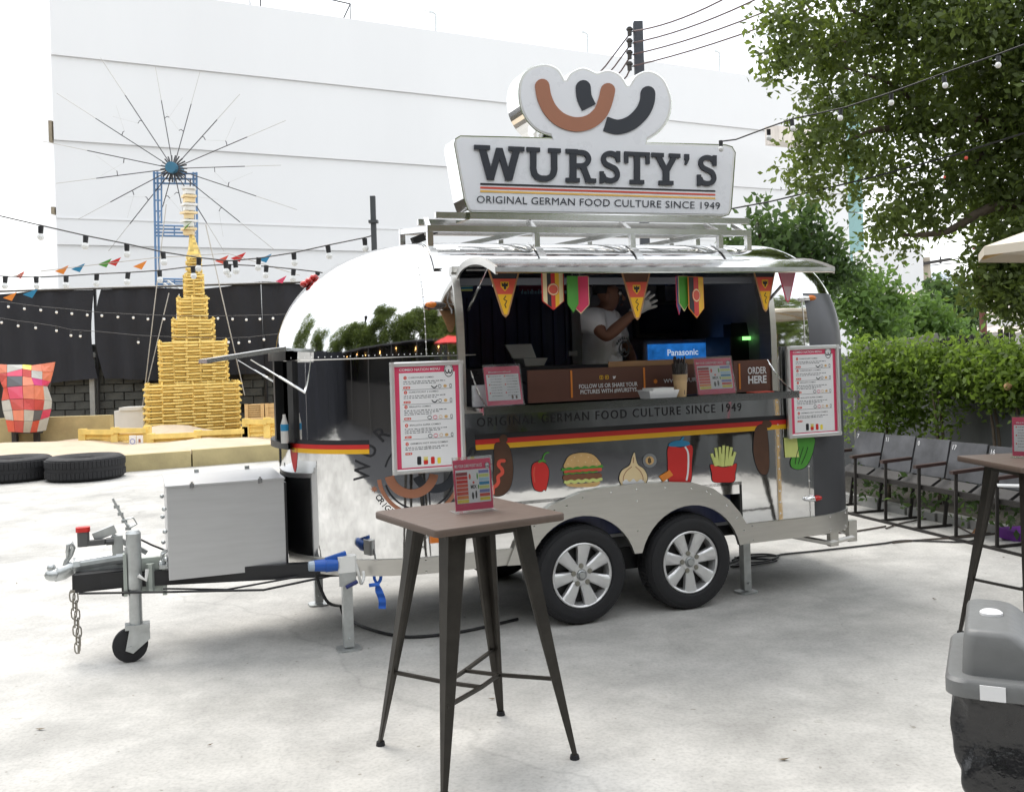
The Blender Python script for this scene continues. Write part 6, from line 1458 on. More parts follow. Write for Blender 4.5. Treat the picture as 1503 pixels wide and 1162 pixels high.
E_ = [('hip', 'waist'), ('waist', 'chest'), ('chest', 'neckb'), ('neckb', 'neck'), ('neck', 'jaw'), ('jaw', 'head'), ('head', 'crown'), ('neckb', 'sn'), ('sn', 'el'), ('el', 'fm'), ('fm', 'wr'), ('neckb', 'sf'), ('sf', 'elf'), ('elf', 'wrf'), ('wrf', 'hf'), ('hip', 'hn'), ('hn', 'kn'), ('kn', 'an'), ('an', 'to'), ('hip', 'hff'), ('hff', 'kf'), ('kf', 'af'), ('af', 'tf')]
part('body', shift(skin(J, E_, 'hip'), pbase), M_skin, ps)
T = {'hip': (hip+V((0, 0, -.04)), (.185, .15)), 'waist': (waist, (.172, .14)), 'chest': (chest, (.195, .145)), 'neckb': (V((nb_.x-.005, -OY, 1.925)), .085), 'sn': (sn, .083), 'se': (sn.lerp(el, .72), .066), 'sf': (sf_, .083), 'sfe': (sf_.lerp(elf, .7), .064)}
part('tshirt', shift(skin(T, [('hip', 'waist'), ('waist', 'chest'), ('chest', 'neckb'), ('neckb', 'sn'), ('sn', 'se'), ('neckb', 'sf'), ('sf', 'sfe')], 'hip'), pbase), M_shirt, ps)
# face turned to the right and a little to the viewer
fx = V((.86, -.50, 0)); fy = V((.50, .86, 0)); fz = V((0, 0, 1)); hc_ = hb+V((.006, 0, .0))
def fp(a, b_, c): return hc_+fx*a+fy*b_+fz*c
b = B(); p = fp(.098, 0, -.005); b.add([fp(.085, -.004, .03), fp(.085, .004, .03), fp(.118, 0, -.022), fp(.092, -.018, -.028), fp(.092, .018, -.028)], [(0, 1, 2), (0, 2, 3), (1, 4, 2), (2, 4, 3), (0, 3, 4, 1)]); part('nose', b, M_skin, ps, smooth='all')
for s_ in (-1, 1):
    b = B(); q = fp(.078, s_*.032, .022); b.ball(tuple(q), .013, 10); o = part('eye', b, mat('eye_white', (.55, .52, .50), .3), ps, smooth='all'); b = B(); q = fp(.089, s_*.032, .022); b.ball(tuple(q), .0055, 8); part('iris', b, M_ink, o)
    b = B(); b.bar(fp(.084, s_*.015, .044), fp(.074, s_*.050, .044), .01, .007); part('eyebrow', b, M_hair, ps)
    b = B(); q = fp(-.005, s_*.088, .005); b.ball(tuple(q), .026, 10, (.8, .45, 1.15)); part('ear', b, M_skin, ps, smooth='all')
b = B(); b.tube([fp(.078, -.026, -.058), fp(.088, 0, -.055), fp(.078, .026, -.058)], [.004, .008, .004], 6); part('mouth', b, mat('lip_dark', (.13, .05, .04), .5), ps, smooth='all')
b = B(); m_ = 12
for i in range(m_+1):
    for j in range(20):
        th = i/m_*1.45; ph = 2*math.pi*j/20; front = math.cos(ph) > .3; th2 = th*(.46 if front else 1.15); r_ = .106+.006*math.sin(7*ph+5*th)
        b.v.append(tuple(hc_+fx*(r_*math.sin(th2)*math.cos(ph)-.012)+fy*(r_*.93*math.sin(th2)*math.sin(ph))+fz*(.032+r_*1.0*math.cos(th2))))
for i in range(m_):
    for j in range(20): b.f.append((i*20+j, i*20+(j+1) % 20, i*20+20+(j+1) % 20, i*20+20+j))
part('hair', b, M_hair, ps, smooth='all')
# white glove, fingers spread
gh = (S(962, 436, .30+OY)-wr).normalized(); gs = V((0, 0, 1)); gs = (gs-gh*gs.dot(gh)).normalized()
b = B(); pc_ = wr+gh*.06
b.tube([wr-gh*.035, wr+gh*.01, wr+gh*.04, wr+gh*.085, wr+gh*.105], [.036, .034, .040, .044, .034], 10)
for k, (off, ln_, sp_) in enumerate(((.036, .075, .35), (.013, .09, .12), (-.012, .085, -.10), (-.034, .066, -.32))):
    a0 = wr+gh*.085+gs*off; d1 = (gh+gs*sp_).normalized(); d2 = (d1+V((.1, -.35, 0))).normalized(); b.tube([a0-d1*.02, a0+d1*ln_*.5, a0+d1*ln_*.5+d2*ln_*.3, a0+d1*ln_*.5+d2*ln_*.5], [.0125, .0115, .0105, .006], 8)
a0 = wr+gh*.035+gs*.03; d1 = (gs*1.0+gh*.55).normalized(); b.tube([a0-d1*.015, a0+d1*.035, a0+d1*.06+gh*.012, a0+d1*.07+gh*.018], [.015, .0135, .012, .007], 8)
part('glove', b, mat('glove_white', (.50, .49, .47), .6), ps, smooth='all')
# round shirt print
pr_ = S(912, 512, .14+OY); bd_ = V((.35, -.94, 0)); br_ = V((.94, .35, 0))
fr = lambda p: pr_+br_*p[0]+V((0, 0, p[1]))+bd_*(.03-1.6*p[0]**2)
b = B(); b.ribbon(circle(0, 0, .05, 24)+[(.05, 0)], .012, fr); b.ribbon([(-.028+.02*math.cos(math.radians(a)), .005+.028*math.sin(math.radians(a))) for a in range(180, 361, 20)], .012, fr); b.ribbon([(.018+.02*math.cos(math.radians(a)), .005+.028*math.sin(math.radians(a))) for a in range(180, 361, 20)], .012, lambda p: fr(p)+bd_*.001)
for k in range(9): a = math.radians(30+120*k/8); b.prism([(.074*math.cos(a)+x*.008, .074*math.sin(a)+y*.010) for x, y in ((-1, -1), (1, -1), (1, 1), (-1, 1))], fr)
part('shirt_print', b, M_ink, ps)
# ================================================================ bar tables
M_top = mat('table_top', (.108, .076, .060), .52, var=.16, vscale=9, streak=(1, 8, 1)); M_leg = mat('gunmetal', (.040, .036, .031), .42, .55, var=.35, vscale=9)
def bar_table(lab, cx, cy, rot):
    r = thing('bar_table', lab, 'bar table', (cx, cy, 0), group='tall square bar tables'); r.rotation_euler = (0, 0, rot); h = .305
    ring = rrect(-h, -h, h, h, .025, 4); o_ = Vector((cx, cy, 0)); b = B()
    n_ = len(ring); vs = []
    for z, k in ((1.000, .99), (1.004, 1.0), (1.026, 1.0), (1.030, .992)): vs += [(cx+x*k, cy+y*k, z) for x, y in ring]
    fs = [tuple(range(n_-1, -1, -1)), tuple(range(3*n_, 4*n_))]
    for l in range(3):
        for i in range(n_): fs.append((l*n_+i, l*n_+(i+1) % n_, l*n_+n_+(i+1) % n_, l*n_+n_+i))
    b.add(vs, fs); part('table_top', b, M_top, r, smooth=True)
    b = B(); b.box((cx-.20, cy-.20, .96), (cx+.20, cy+.20, .999), bev=.02); part('top_frame', b, M_leg, r)
    for sx in (-1, 1):
        for sy in (-1, 1):
            b = B(); vs = []
            for f in [i/10 for i in range(11)]:
                z = .992*(1-f); p = .195+(.318-.195)*f**1.08; w_ = .082*(1-f)**.9+.026; tk = .012+.004*(1-f)
                ox, oy = cx+sx*p, cy+sy*p; a = .022*(1-f)+.006
                # folded sheet: outer corner, two faces turned in
                L_ = [(0, 0), (-w_*.72, a*.2), (-w_*.80, -.004), (-w_*.74, -a), (-.012-a*.4, -.012-a*.4), (-a, -w_*.74), (-.004, -w_*.80), (a*.2, -w_*.72)]
                vs += [(ox+sx*q[0], oy+sy*q[1], z) for q in L_]
            fs = [tuple(range(7, -1, -1)), tuple(range(80, 88))]
            for l in range(10):
                for i in range(8): fs.append((l*8+i, l*8+(i+1) % 8, l*8+8+(i+1) % 8, l*8+8+i))
            b.add(vs, fs); lg_ = part('leg', b, M_leg, r, smooth=True)
            b = B(); b.cyl((cx+sx*.307, cy+sy*.307, 0), (cx+sx*.307, cy+sy*.307, .018), .021, .018, 10); part('foot_cap', b, M_rubber, lg_)
    zr, q = .315, .272; s_ = .115; b = B(); R4 = [(-s_, s_*.2), (s_*.2, s_), (s_, -s_*.2), (-s_*.2, -s_)]; arms = [(-q, q*.98), (q*.98, q), (q, -q*.98), (-q*.98, -q)]
    for k in range(4):
        a, c = R4[k], R4[(k+1) % 4]; b.bar((cx+a[0], cy+a[1], zr), (cx+c[0], cy+c[1], zr), .016, .013)
        e = arms[k]; b.bar((cx+a[0], cy+a[1], zr), (cx+e[0], cy+e[1], zr+.015), .016, .0135)
    part('stretcher', b, M_leg, r); return r
t1 = bar_table('tall brown topped bar table in front of the trailer wheels', -.213, 4.25, math.radians(31))
p = G(690, 752, 1.03); leaflet('leaflet_stand', 'clear stand with a pink sauce leaflet on the bar table by the trailer', p.x+.02, p.y+.02, 1.031, .175, .215, .10, .42, WORLD, 'sauce', 'leaflet stands')
t2 = bar_table('tall brown topped bar table at the right edge before the numbered seats', 2.88, 5.44, math.radians(7))
p = G(1512, 672, 1.03); leaflet('leaflet_stand', 'clear stand with a leaflet cut by the right edge on the bar table', p.x, p.y, 1.031, .175, .215, .10, -.6, WORLD, 'text', 'leaflet stands')
# ================================================================ bin
bc = Vector((1.60, 3.15, 0)); M_lid = mat('bin_grey', (.155, .158, .158), .42, var=.06, vscale=20, bump=.05, bscale=220); bh, bw = .21, .30
r = thing('trash_bin', 'grey lidded litter bin lined with a black bag at the lower right', 'trash bin', bc); r.rotation_euler = (0, 0, math.radians(64)); r.scale = (1, 1, .955); bx_, by_ = bc.x, bc.y
def ringz(w_, d_, z, rad, n=5, wob=0, ph=0):
    P = rrect(-w_, -d_, w_, d_, rad, n); return [(bx_+x*(1+wob*math.sin(7*math.atan2(y, x)+ph)), by_+y*(1+wob*math.sin(5*math.atan2(y, x)+ph)), z) for x, y in P]
def loft(b, R_, capb=True, capt=True):
    n_ = len(R_[0]); 
    vs = [v for q in R_ for v in q]; fs = []
    for l in range(len(R_)-1):
        for i in range(n_): fs.append((l*n_+i, l*n_+(i+1) % n_, l*n_+n_+(i+1) % n_, l*n_+n_+i))
    if capb: fs.append(tuple(range(n_-1, -1, -1)))
    if capt: fs.append(tuple(range((len(R_)-1)*n_, len(R_)*n_)))
    return b.add(vs, fs)
b = B(); loft(b, [ringz(.16, .12, 0, .04), ringz(.175, .13, .30, .04), ringz(.19, .14, .655, .05)]); part('bin_body', b, M_lid, r, smooth=True)
b = B(); loft(b, [ringz(.262, .212, .655, .06), ringz(.272, .222, .66, .06), ringz(.272, .222, .705, .06), ringz(.264, .214, .716, .06), ringz(.235, .188, .716, .05)]); part('lid_rim', b, M_lid, r, smooth=True)
b = B(); vs = []
hd = [(-.205, -.165, .712), (.205, -.165, .712), (.205, .165, .712), (-.205, .165, .712), (-.185, -.02, .852), (.185, -.02, .852), (.185, .145, .862), (-.185, .145, .862), (-.195, -.155, .76), (.195, -.155, .76)]
R_ = []
for z, fy0, k in ((.714, -.125, 1.0), (.76, -.078, .985), (.80, -.034, .97), (.838, .008, .95), (.852, .028, .925), (.858, .045, .88)):
    P = rrect(-.222*k, fy0, .222*k, .175*k, .035, 4); R_.append([(bx_+x, by_+y, z) for x, y in P])
loft(b, R_); part('lid_hood', b, M_lid, r, smooth=True)
b = B(); b.lathe([(0, .858), (.034, .858), (.034, .866), (.026, .872), (0, .873)], (bx_-.0, by_+.09, 0), n=20); part('white_cap', b, M_white, r, smooth=True)
b = B(); b.box((bx_-.2765, by_+.055, .660), (bx_-.273, by_+.125, .706)); part('white_tape', b, M_white, r)
M_bag = mat('bag_plastic', (.012, .012, .014), .30, var=.2, vscale=8, bump=1.0, bscale=11, spec=.6)
bag = []; n_ = len(rrect(-1, -1, 1, 1, .1, 10))
for i in range(28):
    f = i/27; z = .665-.46*f; w_ = .258-.012*math.sin(f*9)-.045*f**2+(.05 if f > .85 else 0); d_ = .208-.010*math.sin(f*7+1)-.04*f**2+(.025 if f > .9 else 0); P = rrect(-w_, -d_, w_, d_, .05, 10)
    q = []
    for j, (x, y) in enumerate(P):
        a = math.atan2(y, x); amp = .026+.045*f; k = 1+amp*(math.sin(9*a+3*f)+.7*math.sin(17*a-9*f+2)+.6*math.sin(5*a+11*f)+.4*math.sin(29*a+17*f)); q.append((bx_+x*k, by_+y*k, z+.012*math.sin(6*a+1)*(f > .93)))
    bag.append(q)
b = B(); loft(b, bag, False, False); part('bag', b, M_bag, r, smooth='all')
# ================================================================ numbered seats
sa, sb_ = Vector((4.05, 6.75, 0)), Vector((3.02, 10.2, 0)); sdir = (sb_-sa).normalized(); sn_ = Vector((sdir.y, -sdir.x, 0))   # sn_ points away from the yard
r = thing('seat_row', 'row of old grey folding theatre seats with white numbers before the hedge', 'seats', (3.6, 8.4, 0))
M_seat = mat('worn_grey_seat', (.088, .090, .098), .55, .15, var=.55, vscale=4.5); M_iron = mat('seat_iron', (.03, .027, .025), .6, .4, var=.4); M_arm = mat('arm_wood', (.05, .026, .022), .55, var=.3)
def sp3(s_, o_, z): p = sa+sdir*s_+sn_*o_; return Vector((p.x, p.y, z))
step = .462; s0 = -.16; nums = ['', '', '', '16', '17', '0', '11', '7', '']
for k in range(8):
    a0, a1 = s0+k*step+.012, s0+(k+1)*step-.012; b = B(); tl = .05
    vs = []
    for (s_, z) in ((a0, .44), (a1, .44), (a1, .765), (a0, .775)):
        o_ = .44+(.10 if z > .6 else .02); vs.append(sp3(s_, o_, z))
    vs += [v+sn_*.018 for v in vs]; b.add(vs, [(3, 2, 1, 0), (4, 5, 6, 7), (0, 1, 5, 4), (1, 2, 6, 5), (2, 3, 7, 6), (3, 0, 4, 7)]); sbk = part('seat_back', b, M_seat, r)
    if nums[k]:
        b = B(); fr = lambda p: sp3(a1-.03-p[0], .44+.02+.08*((.70+p[1])-.44)/.33+.010-.014, .70+p[1]); text(b, nums[k], fr, .042, x0=0, y=0, bold=.01); part('number', b, M_white, sbk)
    b = B(); vs = [sp3(a0+.01, .40, .47), sp3(a1-.01, .40, .47), sp3(a1-.02, .30, .62), sp3(a0+.02, .30, .62)]; vs = [sp3(a0+.01, .30, .33), sp3(a1-.01, .30, .33), sp3(a1-.01, .43, .40), sp3(a0+.01, .43, .40)]
    vs += [v+Vector((0, 0, .035)) for v in vs]; b.add(vs, [(3, 2, 1, 0), (4, 5, 6, 7), (0, 1, 5, 4), (1, 2, 6, 5), (2, 3, 7, 6), (3, 0, 4, 7)]); part('seat_pan', b, mat('seat_pan_dark', (.035, .033, .034), .55, .2, var=.3), r)
for k in range(9):
    s_ = s0+k*step; b = B(); b.bar(sp3(s_, .14, .56), sp3(s_, .47, .575), .045, .028); part('armrest', b, M_arm, r)
    b = B(); b.bar(sp3(s_, .44, .0), sp3(s_, .56, .76), .02, .03, (1, 0, 0)); b.bar(sp3(s_, .17, .0), sp3(s_, .19, .56), .02, .025, (1, 0, 0)); b.bar(sp3(s_, .12, .012), sp3(s_, .52, .012), .03, .018); part('leg_frame', b, M_iron, r)
b = B(); b.bar(sp3(s0, .22, .375), sp3(s0+8*step, .22, .375), .04, .04); b.bar(sp3(s0, .42, .375), sp3(s0+8*step, .42, .375), .04, .04); b.bar(sp3(s0, .10, .012), sp3(s0+8*step, .10, .012), .025, .02); part('long_rail', b, M_iron, r)
p = G(1478, 716, .58); b = B(); b.box((p.x-.06, p.y-.05, .592), (p.x+.14, p.y+.05, .602), rz=-.4); solo('paper_slip', 'white paper lying on an armrest behind the right bar table', 'paper', b, M_white, (p.x, p.y, .592))
p = G(1490, 792); b = B(); b.prism([(p.x-.15, p.y-.02), (p.x-.05, p.y+.10), (p.x+.12, p.y+.08), (p.x+.18, p.y-.05), (p.x, p.y-.08)], lambda q: (q[0], q[1], .09+.03*math.sin(q[0]*30)), (0, 0, -.08)); solo('purple_bag', 'crumpled purple bag on the ground under the seats', 'bag', b, mat('purple_plastic', (.17, .035, .30), .4, var=.3, vscale=9), (p.x, p.y, 0))
p = G(1436, 783); b = B(); b.add([(p.x-.06, p.y, .006), (p.x+.02, p.y-.04, .012), (p.x+.08, p.y, .03), (p.x, p.y+.04, .05)], [(0, 1, 2), (0, 2, 3)]); solo('dry_leaf', 'curled orange dry leaf on the ground under the seats', 'leaf', b, mat('dry_leaf', (.40, .19, .08), .7), (p.x, p.y, 0))
b = B(); a_, c_ = G(1262, 752), G(1500, 806); dd = (c_-a_).normalized(); a_ = a_-dd*2.5; q = Vector((dd.y, -dd.x, 0)) ; q = q if q.x > 0 else -q
a_ += q*.38; c_ += q*.38; c_ = c_+dd*2
bc_ = a_+q*1.15
# planting bed behind the seats
b.add([a_, c_, c_+q*1.2, a_+q*1.2]+[v+Vector((0, 0, .06)) for v in (a_, c_, c_+q*1.2, a_+q*1.2)], [(4, 5, 6, 7), (0, 1, 5, 4), (1, 2, 6, 5), (3, 0, 4, 7)]); solo('planting_bed', 'dark soil bed under the hedge behind the seats', None, b, mat('soil', (.055, .05, .04), .95, var=.5, vscale=5, bump=1, bscale=22), kind='structure')
r = thing('bed_kerb', 'pale rough stone kerb along the planting bed behind the seats', 'kerb', a_); nk = 16
for k in range(nk):
    u0, u1 = a_.lerp(c_, k/nk+.002), a_.lerp(c_, (k+1)/nk-.004); b = B(); o_ = q*-.11; h_ = Vector((0, 0, .085+random.uniform(-.01, .01)))
    b.add([u0+o_, u1+o_, u1-q*.003, u0-q*.003]+[v+h_ for v in (u0+o_, u1+o_, u1-q*.003, u0-q*.003)], [(3, 2, 1, 0), (4, 5, 6, 7), (0, 1, 5, 4), (1, 2, 6, 5), (2, 3, 7, 6), (3, 0, 4, 7)]); part('kerb_stone', b, M_conc, r)
# ================================================================ cables, plug, ribbon
def gpath(P, z=.01): return [G(x, y, z) for x, y in spline(P, 6)]
b = B(); b.tube(gpath([(1075, 822), (1090, 815), (1125, 813), (1142, 817), (1120, 824), (1090, 826), (1075, 830)]), .008, 5); b.tube(gpath([(1070, 826), (1100, 818), (1140, 815), (1150, 813), (1200, 808), (1290, 798), (1330, 793), (1410, 795), (1440, 790)]), .008, 5); b.tube(gpath([(1078, 818), (1110, 820), (1140, 822), (1110, 828), (1072, 831)]), .008, 5)
solo('loose_cable', 'black cable coiled on the concrete behind the rear wheel and running right', 'cable', b, M_cable, G(1140, 815))
b = B(); b.tube(gpath([(1300, 775), (1330, 766), (1380, 762), (1440, 790)]), .007, 5); b.tube(gpath([(1205, 783), (1250, 780), (1300, 772)]), .008, 5); b.tube(gpath([(1310, 796), (1340, 793), (1420, 787), (1500, 778)]), .008, 5)
solo('thin_cable', 'thin brown cable lying by the seat legs', 'cable', b, mat('brown_cable', (.06, .045, .035), .6), G(1330, 766))
r = thing('power_cable', 'black power cable drooping under the trailer with a blue and white plug', 'cable', (-1.5, -.78, .5), TRL)
b = B(); pts = [S(463, 838, .60), S(470, 862, .55), S(482, 884, .5)] ; g_ = [loc(G(x, y, .012)) for x, y in spline([(500, 900), (530, 918), (570, 930), (610, 934), (680, 926), (760, 908)], 5)]
b.tube(spline([tuple(p) for p in pts]+[tuple(g_[0]+Vector((0, .0, .05)))], 4)+[tuple(v) for v in g_[1:]], .010, 6); part('cable', b, M_cable, r, smooth='all')
a_, m1, m2, c_ = S(461, 830, .86), S(478, 829, .86), S(495, 828, .86), S(522, 827, .86)
b = B(); b.cyl(a_, m1, .030, .036, 14); b.cyl(m1, m2, .040, .036, 14); b.bar(m1+Vector((0, 0, .03)), m2+Vector((.05, 0, .06)), .03, .02); part('blue_plug', b, mat('plug_blue', (.012, .09, .40), .4), r, smooth=True)
b = B(); b.box((m2.x, m2.y-.035, m2.z-.045), (c_.x, m2.y+.035, m2.z+.045), bev=.012); part('white_socket', b, M_whiteplastic, r)
b = B(); b.cyl(a_+Vector((-.03, 0, 0)), a_, .026, .030, 14); part('grey_collar', b, mat('collar_grey', (.35, .42, .50), .4), r)
b = B(); b.tube(spline([tuple(c_), tuple(S(527, 845, .86)), tuple(S(530, 856, .80)), tuple(S(534, 848, .76)), tuple(S(533, 838, .74))], 5), .009, 6); part('white_lead', b, M_whiteplastic, r, smooth='all')
b = B(); b.tube([S(508, 862, .69), S(525, 853, .69)], .012, 6); part('blue_tie', b, mat('navy_tie', (.03, .04, .16), .7), r)
r = thing('blue_ribbon', 'knotted blue cloth strip hanging from the trailer chassis', 'ribbon', (-1.2, -.72, .42), TRL)
fr = lambda p: S(p[0], p[1], .70+.008*math.sin(p[1]*.5))
M_rib = mat('ribbon_blue', (.025, .12, .50), .7, var=.12)
b = B(); b.ribbon(spline([(554, 857), (556, 866), (561, 880), (561, 893)], 6), [4+6.5*min(1, i/6) for i in range(19)], fr, (0, .008, 0)); part('tail', b, M_rib, r)
b = B(); b.ribbon(spline([(549, 838), (550, 850), (555, 857)], 5), 4, fr, (0, .006, 0)); b.ribbon(spline([(559, 838), (558, 850), (553, 857)], 5), 4.4, lambda p: fr(p)+Vector((0, -.009, 0)), (0, .006, 0)); part('loop', b, M_rib, r)
b = B(); b.ribbon([(541, 858), (556, 856)], 5, lambda p: fr(p)+Vector((0, -.018, 0)), (0, .01, 0)); part('knot', b, M_rib, r)
# ================================================================ vegetation
LM_tree = leafmat('tree_leaf', (.088, .12, .033), (.24, .32, .055), .6); LM_hedge = leafmat('hedge_leaf', (.125, .19, .034), (.28, .42, .06), .55); LM_bush = leafmat('bush_leaf', (.085, .15, .04), (.20, .34, .06)); LM_mid = leafmat('mid_tree_leaf', (.060, .105, .038), (.13, .22, .05))
def limb(b, pts, r0, r1): pts = spline([tuple(p) for p in pts], 4); n_ = len(pts); b.tube(pts, [r0+(r1-r0)*i/(n_-1) for i in range(n_)], 7)
def tree(name, lab, base, trunk, limbs, blobs, dens, per, size, spread, seed, m, shell=.4, droop=.3):
    r = thing(name, lab, 'tree' if 'tree' in name else 'bush', base)
    if trunk: b = B(); limb(b, *trunk); part('trunk', b, M_bark, r, smooth='all')
    for L_ in limbs: b = B(); limb(b, *L_); part('branch', b, M_bark, r, smooth='all')
    tw_ = blob_twigs(blobs, dens, seed, shell)-np.array(base); me = leaves(tw_, per, size, spread, seed, droop); part('crown', me, m, r, kind='stuff'); return r
def PB_(P): return [(lambda v, r_: (v.x, v.y, v.z, r_, r_, r_*.8))(D(x, y, d), rp*d/FPX) for x, y, rp, d in P]
big = PB_([(1160, 40, 45, 8.2), (1150, 85, 42, 8.2), (1205, 70, 60, 8.6), (1225, 150, 55, 8.4), (1190, 200, 42, 8.3), (1180, 255, 36, 8.3), (1240, 225, 48, 8.6), (1265, 60, 70, 9), (1300, 150, 65, 9), (1330, 30, 80, 8.6), (1360, 110, 75, 9.4),
           (1300, 240, 50, 9), (1375, 190, 60, 8.6), (1400, 40, 80, 8.2), (1440, 130, 80, 9), (1490, 50, 90, 8.4), (1500, 170, 80, 8.6), (1480, 395, 45, 8.5), (1500, 440, 44, 8.4), (1462, 440, 28, 8.5), (1450, 230, 65, 9), (1400, 270, 50, 8.7), (1345, 300, 45, 8.8), (1308, 322, 40, 8.6), (1370, 330, 30, 8.9), (1500, 270, 75, 8.6), (1460, 310, 55, 9), (1495, 350, 55, 8.4),
           (1455, 370, 40, 8.5), (1428, 392, 26, 8.4), (1470, 420, 40, 8.4), (1500, 430, 42, 8.2), (1440, 425, 30, 8.4), (1256, 285, 20, 8.5), (1205, 285, 18, 8.4), (1282, 355, 14, 8.6), (1325, 365, 12, 8.6), (1560, 120, 100, 8.2), (1580, 260, 90, 8.3), (1570, 380, 70, 8.3),
           (1300, -60, 90, 8.6), (1420, -70, 100, 8.6), (1540, -60, 110, 8.4), (1200, -40, 60, 8.4), (1330, -170, 110, 8.8), (1470, -190, 120, 8.6), (1620, 40, 130, 8.4), (1680, 200, 110, 8.4), (1620, -120, 130, 8.4), (1250, -130, 70, 8.6)])
tb_ = Vector((6.3, 8.9, 0))
brs = [([tb_+Vector((0, 0, 2.4)), D(1500, 300, 8.6), D(1390, 340, 8.7), D(1320, 345, 8.7)], .07, .012), ([tb_+Vector((0, 0, 3.0)), D(1480, 60, 8.8), D(1400, 52, 9), D(1290, 35, 8.8), D(1250, 15, 8.6)], .085, .012), ([tb_+Vector((0, 0, 2.8)), D(1480, 180, 8.8), D(1370, 190, 9), D(1290, 190, 8.8), D(1230, 215, 8.5)], .075, .01),
       ([D(1370, 190, 9), D(1320, 130, 8.9), D(1240, 100, 8.6)], .03, .008), ([D(1480, 180, 8.8), D(1430, 240, 8.8), D(1380, 280, 8.8)], .04, .008), ([tb_+Vector((0, 0, 2.1)), D(1520, 380, 8.5), D(1455, 400, 8.5)], .05, .008), ([D(1400, 52, 9), D(1340, -40, 8.8), D(1280, -100, 8.7)], .05, .01), ([D(1480, 60, 8.8), D(1470, -80, 8.6), D(1430, -160, 8.6)], .06, .012), ([D(1300, 40, 8.8), D(1215, 70, 8.5), D(1165, 60, 8.3)], .025, .006)]
tree('shade_tree', 'large dark leaved tree spreading in from the top right corner', tuple(tb_), ([tb_, tb_+Vector((.05, 0, 1.4)), tb_+Vector((-.1, 0, 2.8)), tb_+Vector((-.05, 0, 4.2))], .20, .10), brs, big, 225, 13, .067, .078, 11, LM_tree, .2)
mid = PB_([(1115, 318, 20, 12), (1120, 350, 26, 12.2), (1150, 345, 34, 12.4), (1190, 320, 28, 12.3), (1165, 365, 34, 12.4), (1200, 360, 36, 12.5), (1225, 380, 28, 12.4), (1240, 400, 26, 12.4), (1215, 405, 32, 12.6), (1185, 300, 16, 12.2), (1110, 305, 10, 12), (1175, 400, 40, 12.6), (1130, 385, 36, 12.6), (1090, 370, 30, 12.6), (1075, 350, 16, 12.5), (1250, 390, 14, 12.3), (1180, 440, 42, 12.8)])
tc_ = D(1150, 520, 12.6); tc_.z = 0
tree('small_tree', 'small leafy tree rising directly behind the trailer rear', tuple(tc_), ([tc_, tc_+Vector((.05, 0, 1.2)), D(1160, 360, 12.5)], .09, .03), [([tc_+Vector((.05, 0, 1.3)), D(1190, 380, 12.4), D(1190, 310, 12.3)], .04, .008), ([tc_+Vector((.05, 0, 1.5)), D(1120, 370, 12.3), D(1110, 310, 12.1)], .04, .008)], mid, 150, 9, .105, .09, 12, LM_mid, .35)
def hedge_plant(name, lab, P, dens, per, size, spread, seed, m, stems=()):
    bl_ = PB_(P); bx0_ = sum(q[0] for q in bl_)/len(bl_); by0_ = sum(q[1] for q in bl_)/len(bl_); base = (bx0_, by0_, .05)
    lm = [([Vector((D(x, 500, d).x, d, .04)), Vector((D(x+2, 560, d).x, d, .7)), D(x-4, y, d)], .022, .010) for x, y, d in stems]
    return tree(name, lab, base, None, lm, bl_, dens, per, size, spread, seed, m, .3, .1)
hedge_plant('leafy_bush', 'bright bush mass far behind the seats nearest the trailer rear corner', [(1250, 450, 34, 14), (1285, 430, 36, 14.5), (1310, 455, 34, 14.5), (1270, 480, 34, 14), (1300, 485, 34, 14), (1240, 420, 22, 14), (1262, 410, 18, 14)], 190, 9, .11, .11, 21, LM_bush)
hedge_plant('leafy_bush', 'bushy shrub below the distant poles between two darker bushes', [(1340, 460, 32, 15), (1370, 475, 32, 15), (1330, 490, 30, 15), (1390, 485, 26, 15), (1360, 495, 30, 15), (1405, 495, 22, 15)], 190, 9, .11, .11, 22, LM_bush)
hedge_plant('leafy_bush', 'darker far bush between the tall tower and the white column', [(1380, 440, 24, 22), (1405, 455, 24, 22), (1420, 440, 20, 22), (1415, 480, 26, 22), (1390, 470, 24, 22), (1372, 425, 16, 22), (1395, 428, 14, 22)], 110, 9, .17, .16, 23, LM_mid)
hedge_plant('hedge_bush', 'dense dark hedge bush reaching the ground beside the trailer rear', [(1345, 530, 30, 10.3), (1330, 560, 30, 10.3), (1320, 520, 26, 10.4), (1290, 545, 34, 10.4), (1350, 610, 26, 10.2), (1275, 520, 26, 10.4), (1300, 530, 28, 10.3), (1275, 560, 30, 10.3), (1310, 570, 30, 10.2), (1280, 600, 30, 10.3), (1315, 610, 28, 10.2), (1335, 545, 26, 10.1), (1340, 590, 22, 10.1), (1260, 540, 24, 10.5), (1262, 625, 22, 10.5), (1330, 525, 22, 10.1), (1300, 640, 22, 10.2)], 300, 9, .066, .07, 31, LM_hedge, ((1298, 560, 10.3),))
hedge_plant('hedge_bush', 'bright clipped hedge bush above the rusty stem in the middle', [(1400, 540, 34, 9.9), (1370, 545, 34, 10), (1420, 530, 30, 9.8), (1400, 595, 22, 9.8), (1365, 530, 28, 10), (1395, 525, 26, 9.9), (1380, 555, 28, 9.8), (1350, 520, 22, 10.1), (1410, 550, 26, 9.7), (1395, 575, 22, 9.7), (1360, 560, 20, 9.9), (1385, 610, 12, 9.7), (1378, 640, 14, 9.7)], 300, 9, .066, .07, 32, LM_hedge, ((1372, 570, 9.8), (1380, 575, 9.8)))
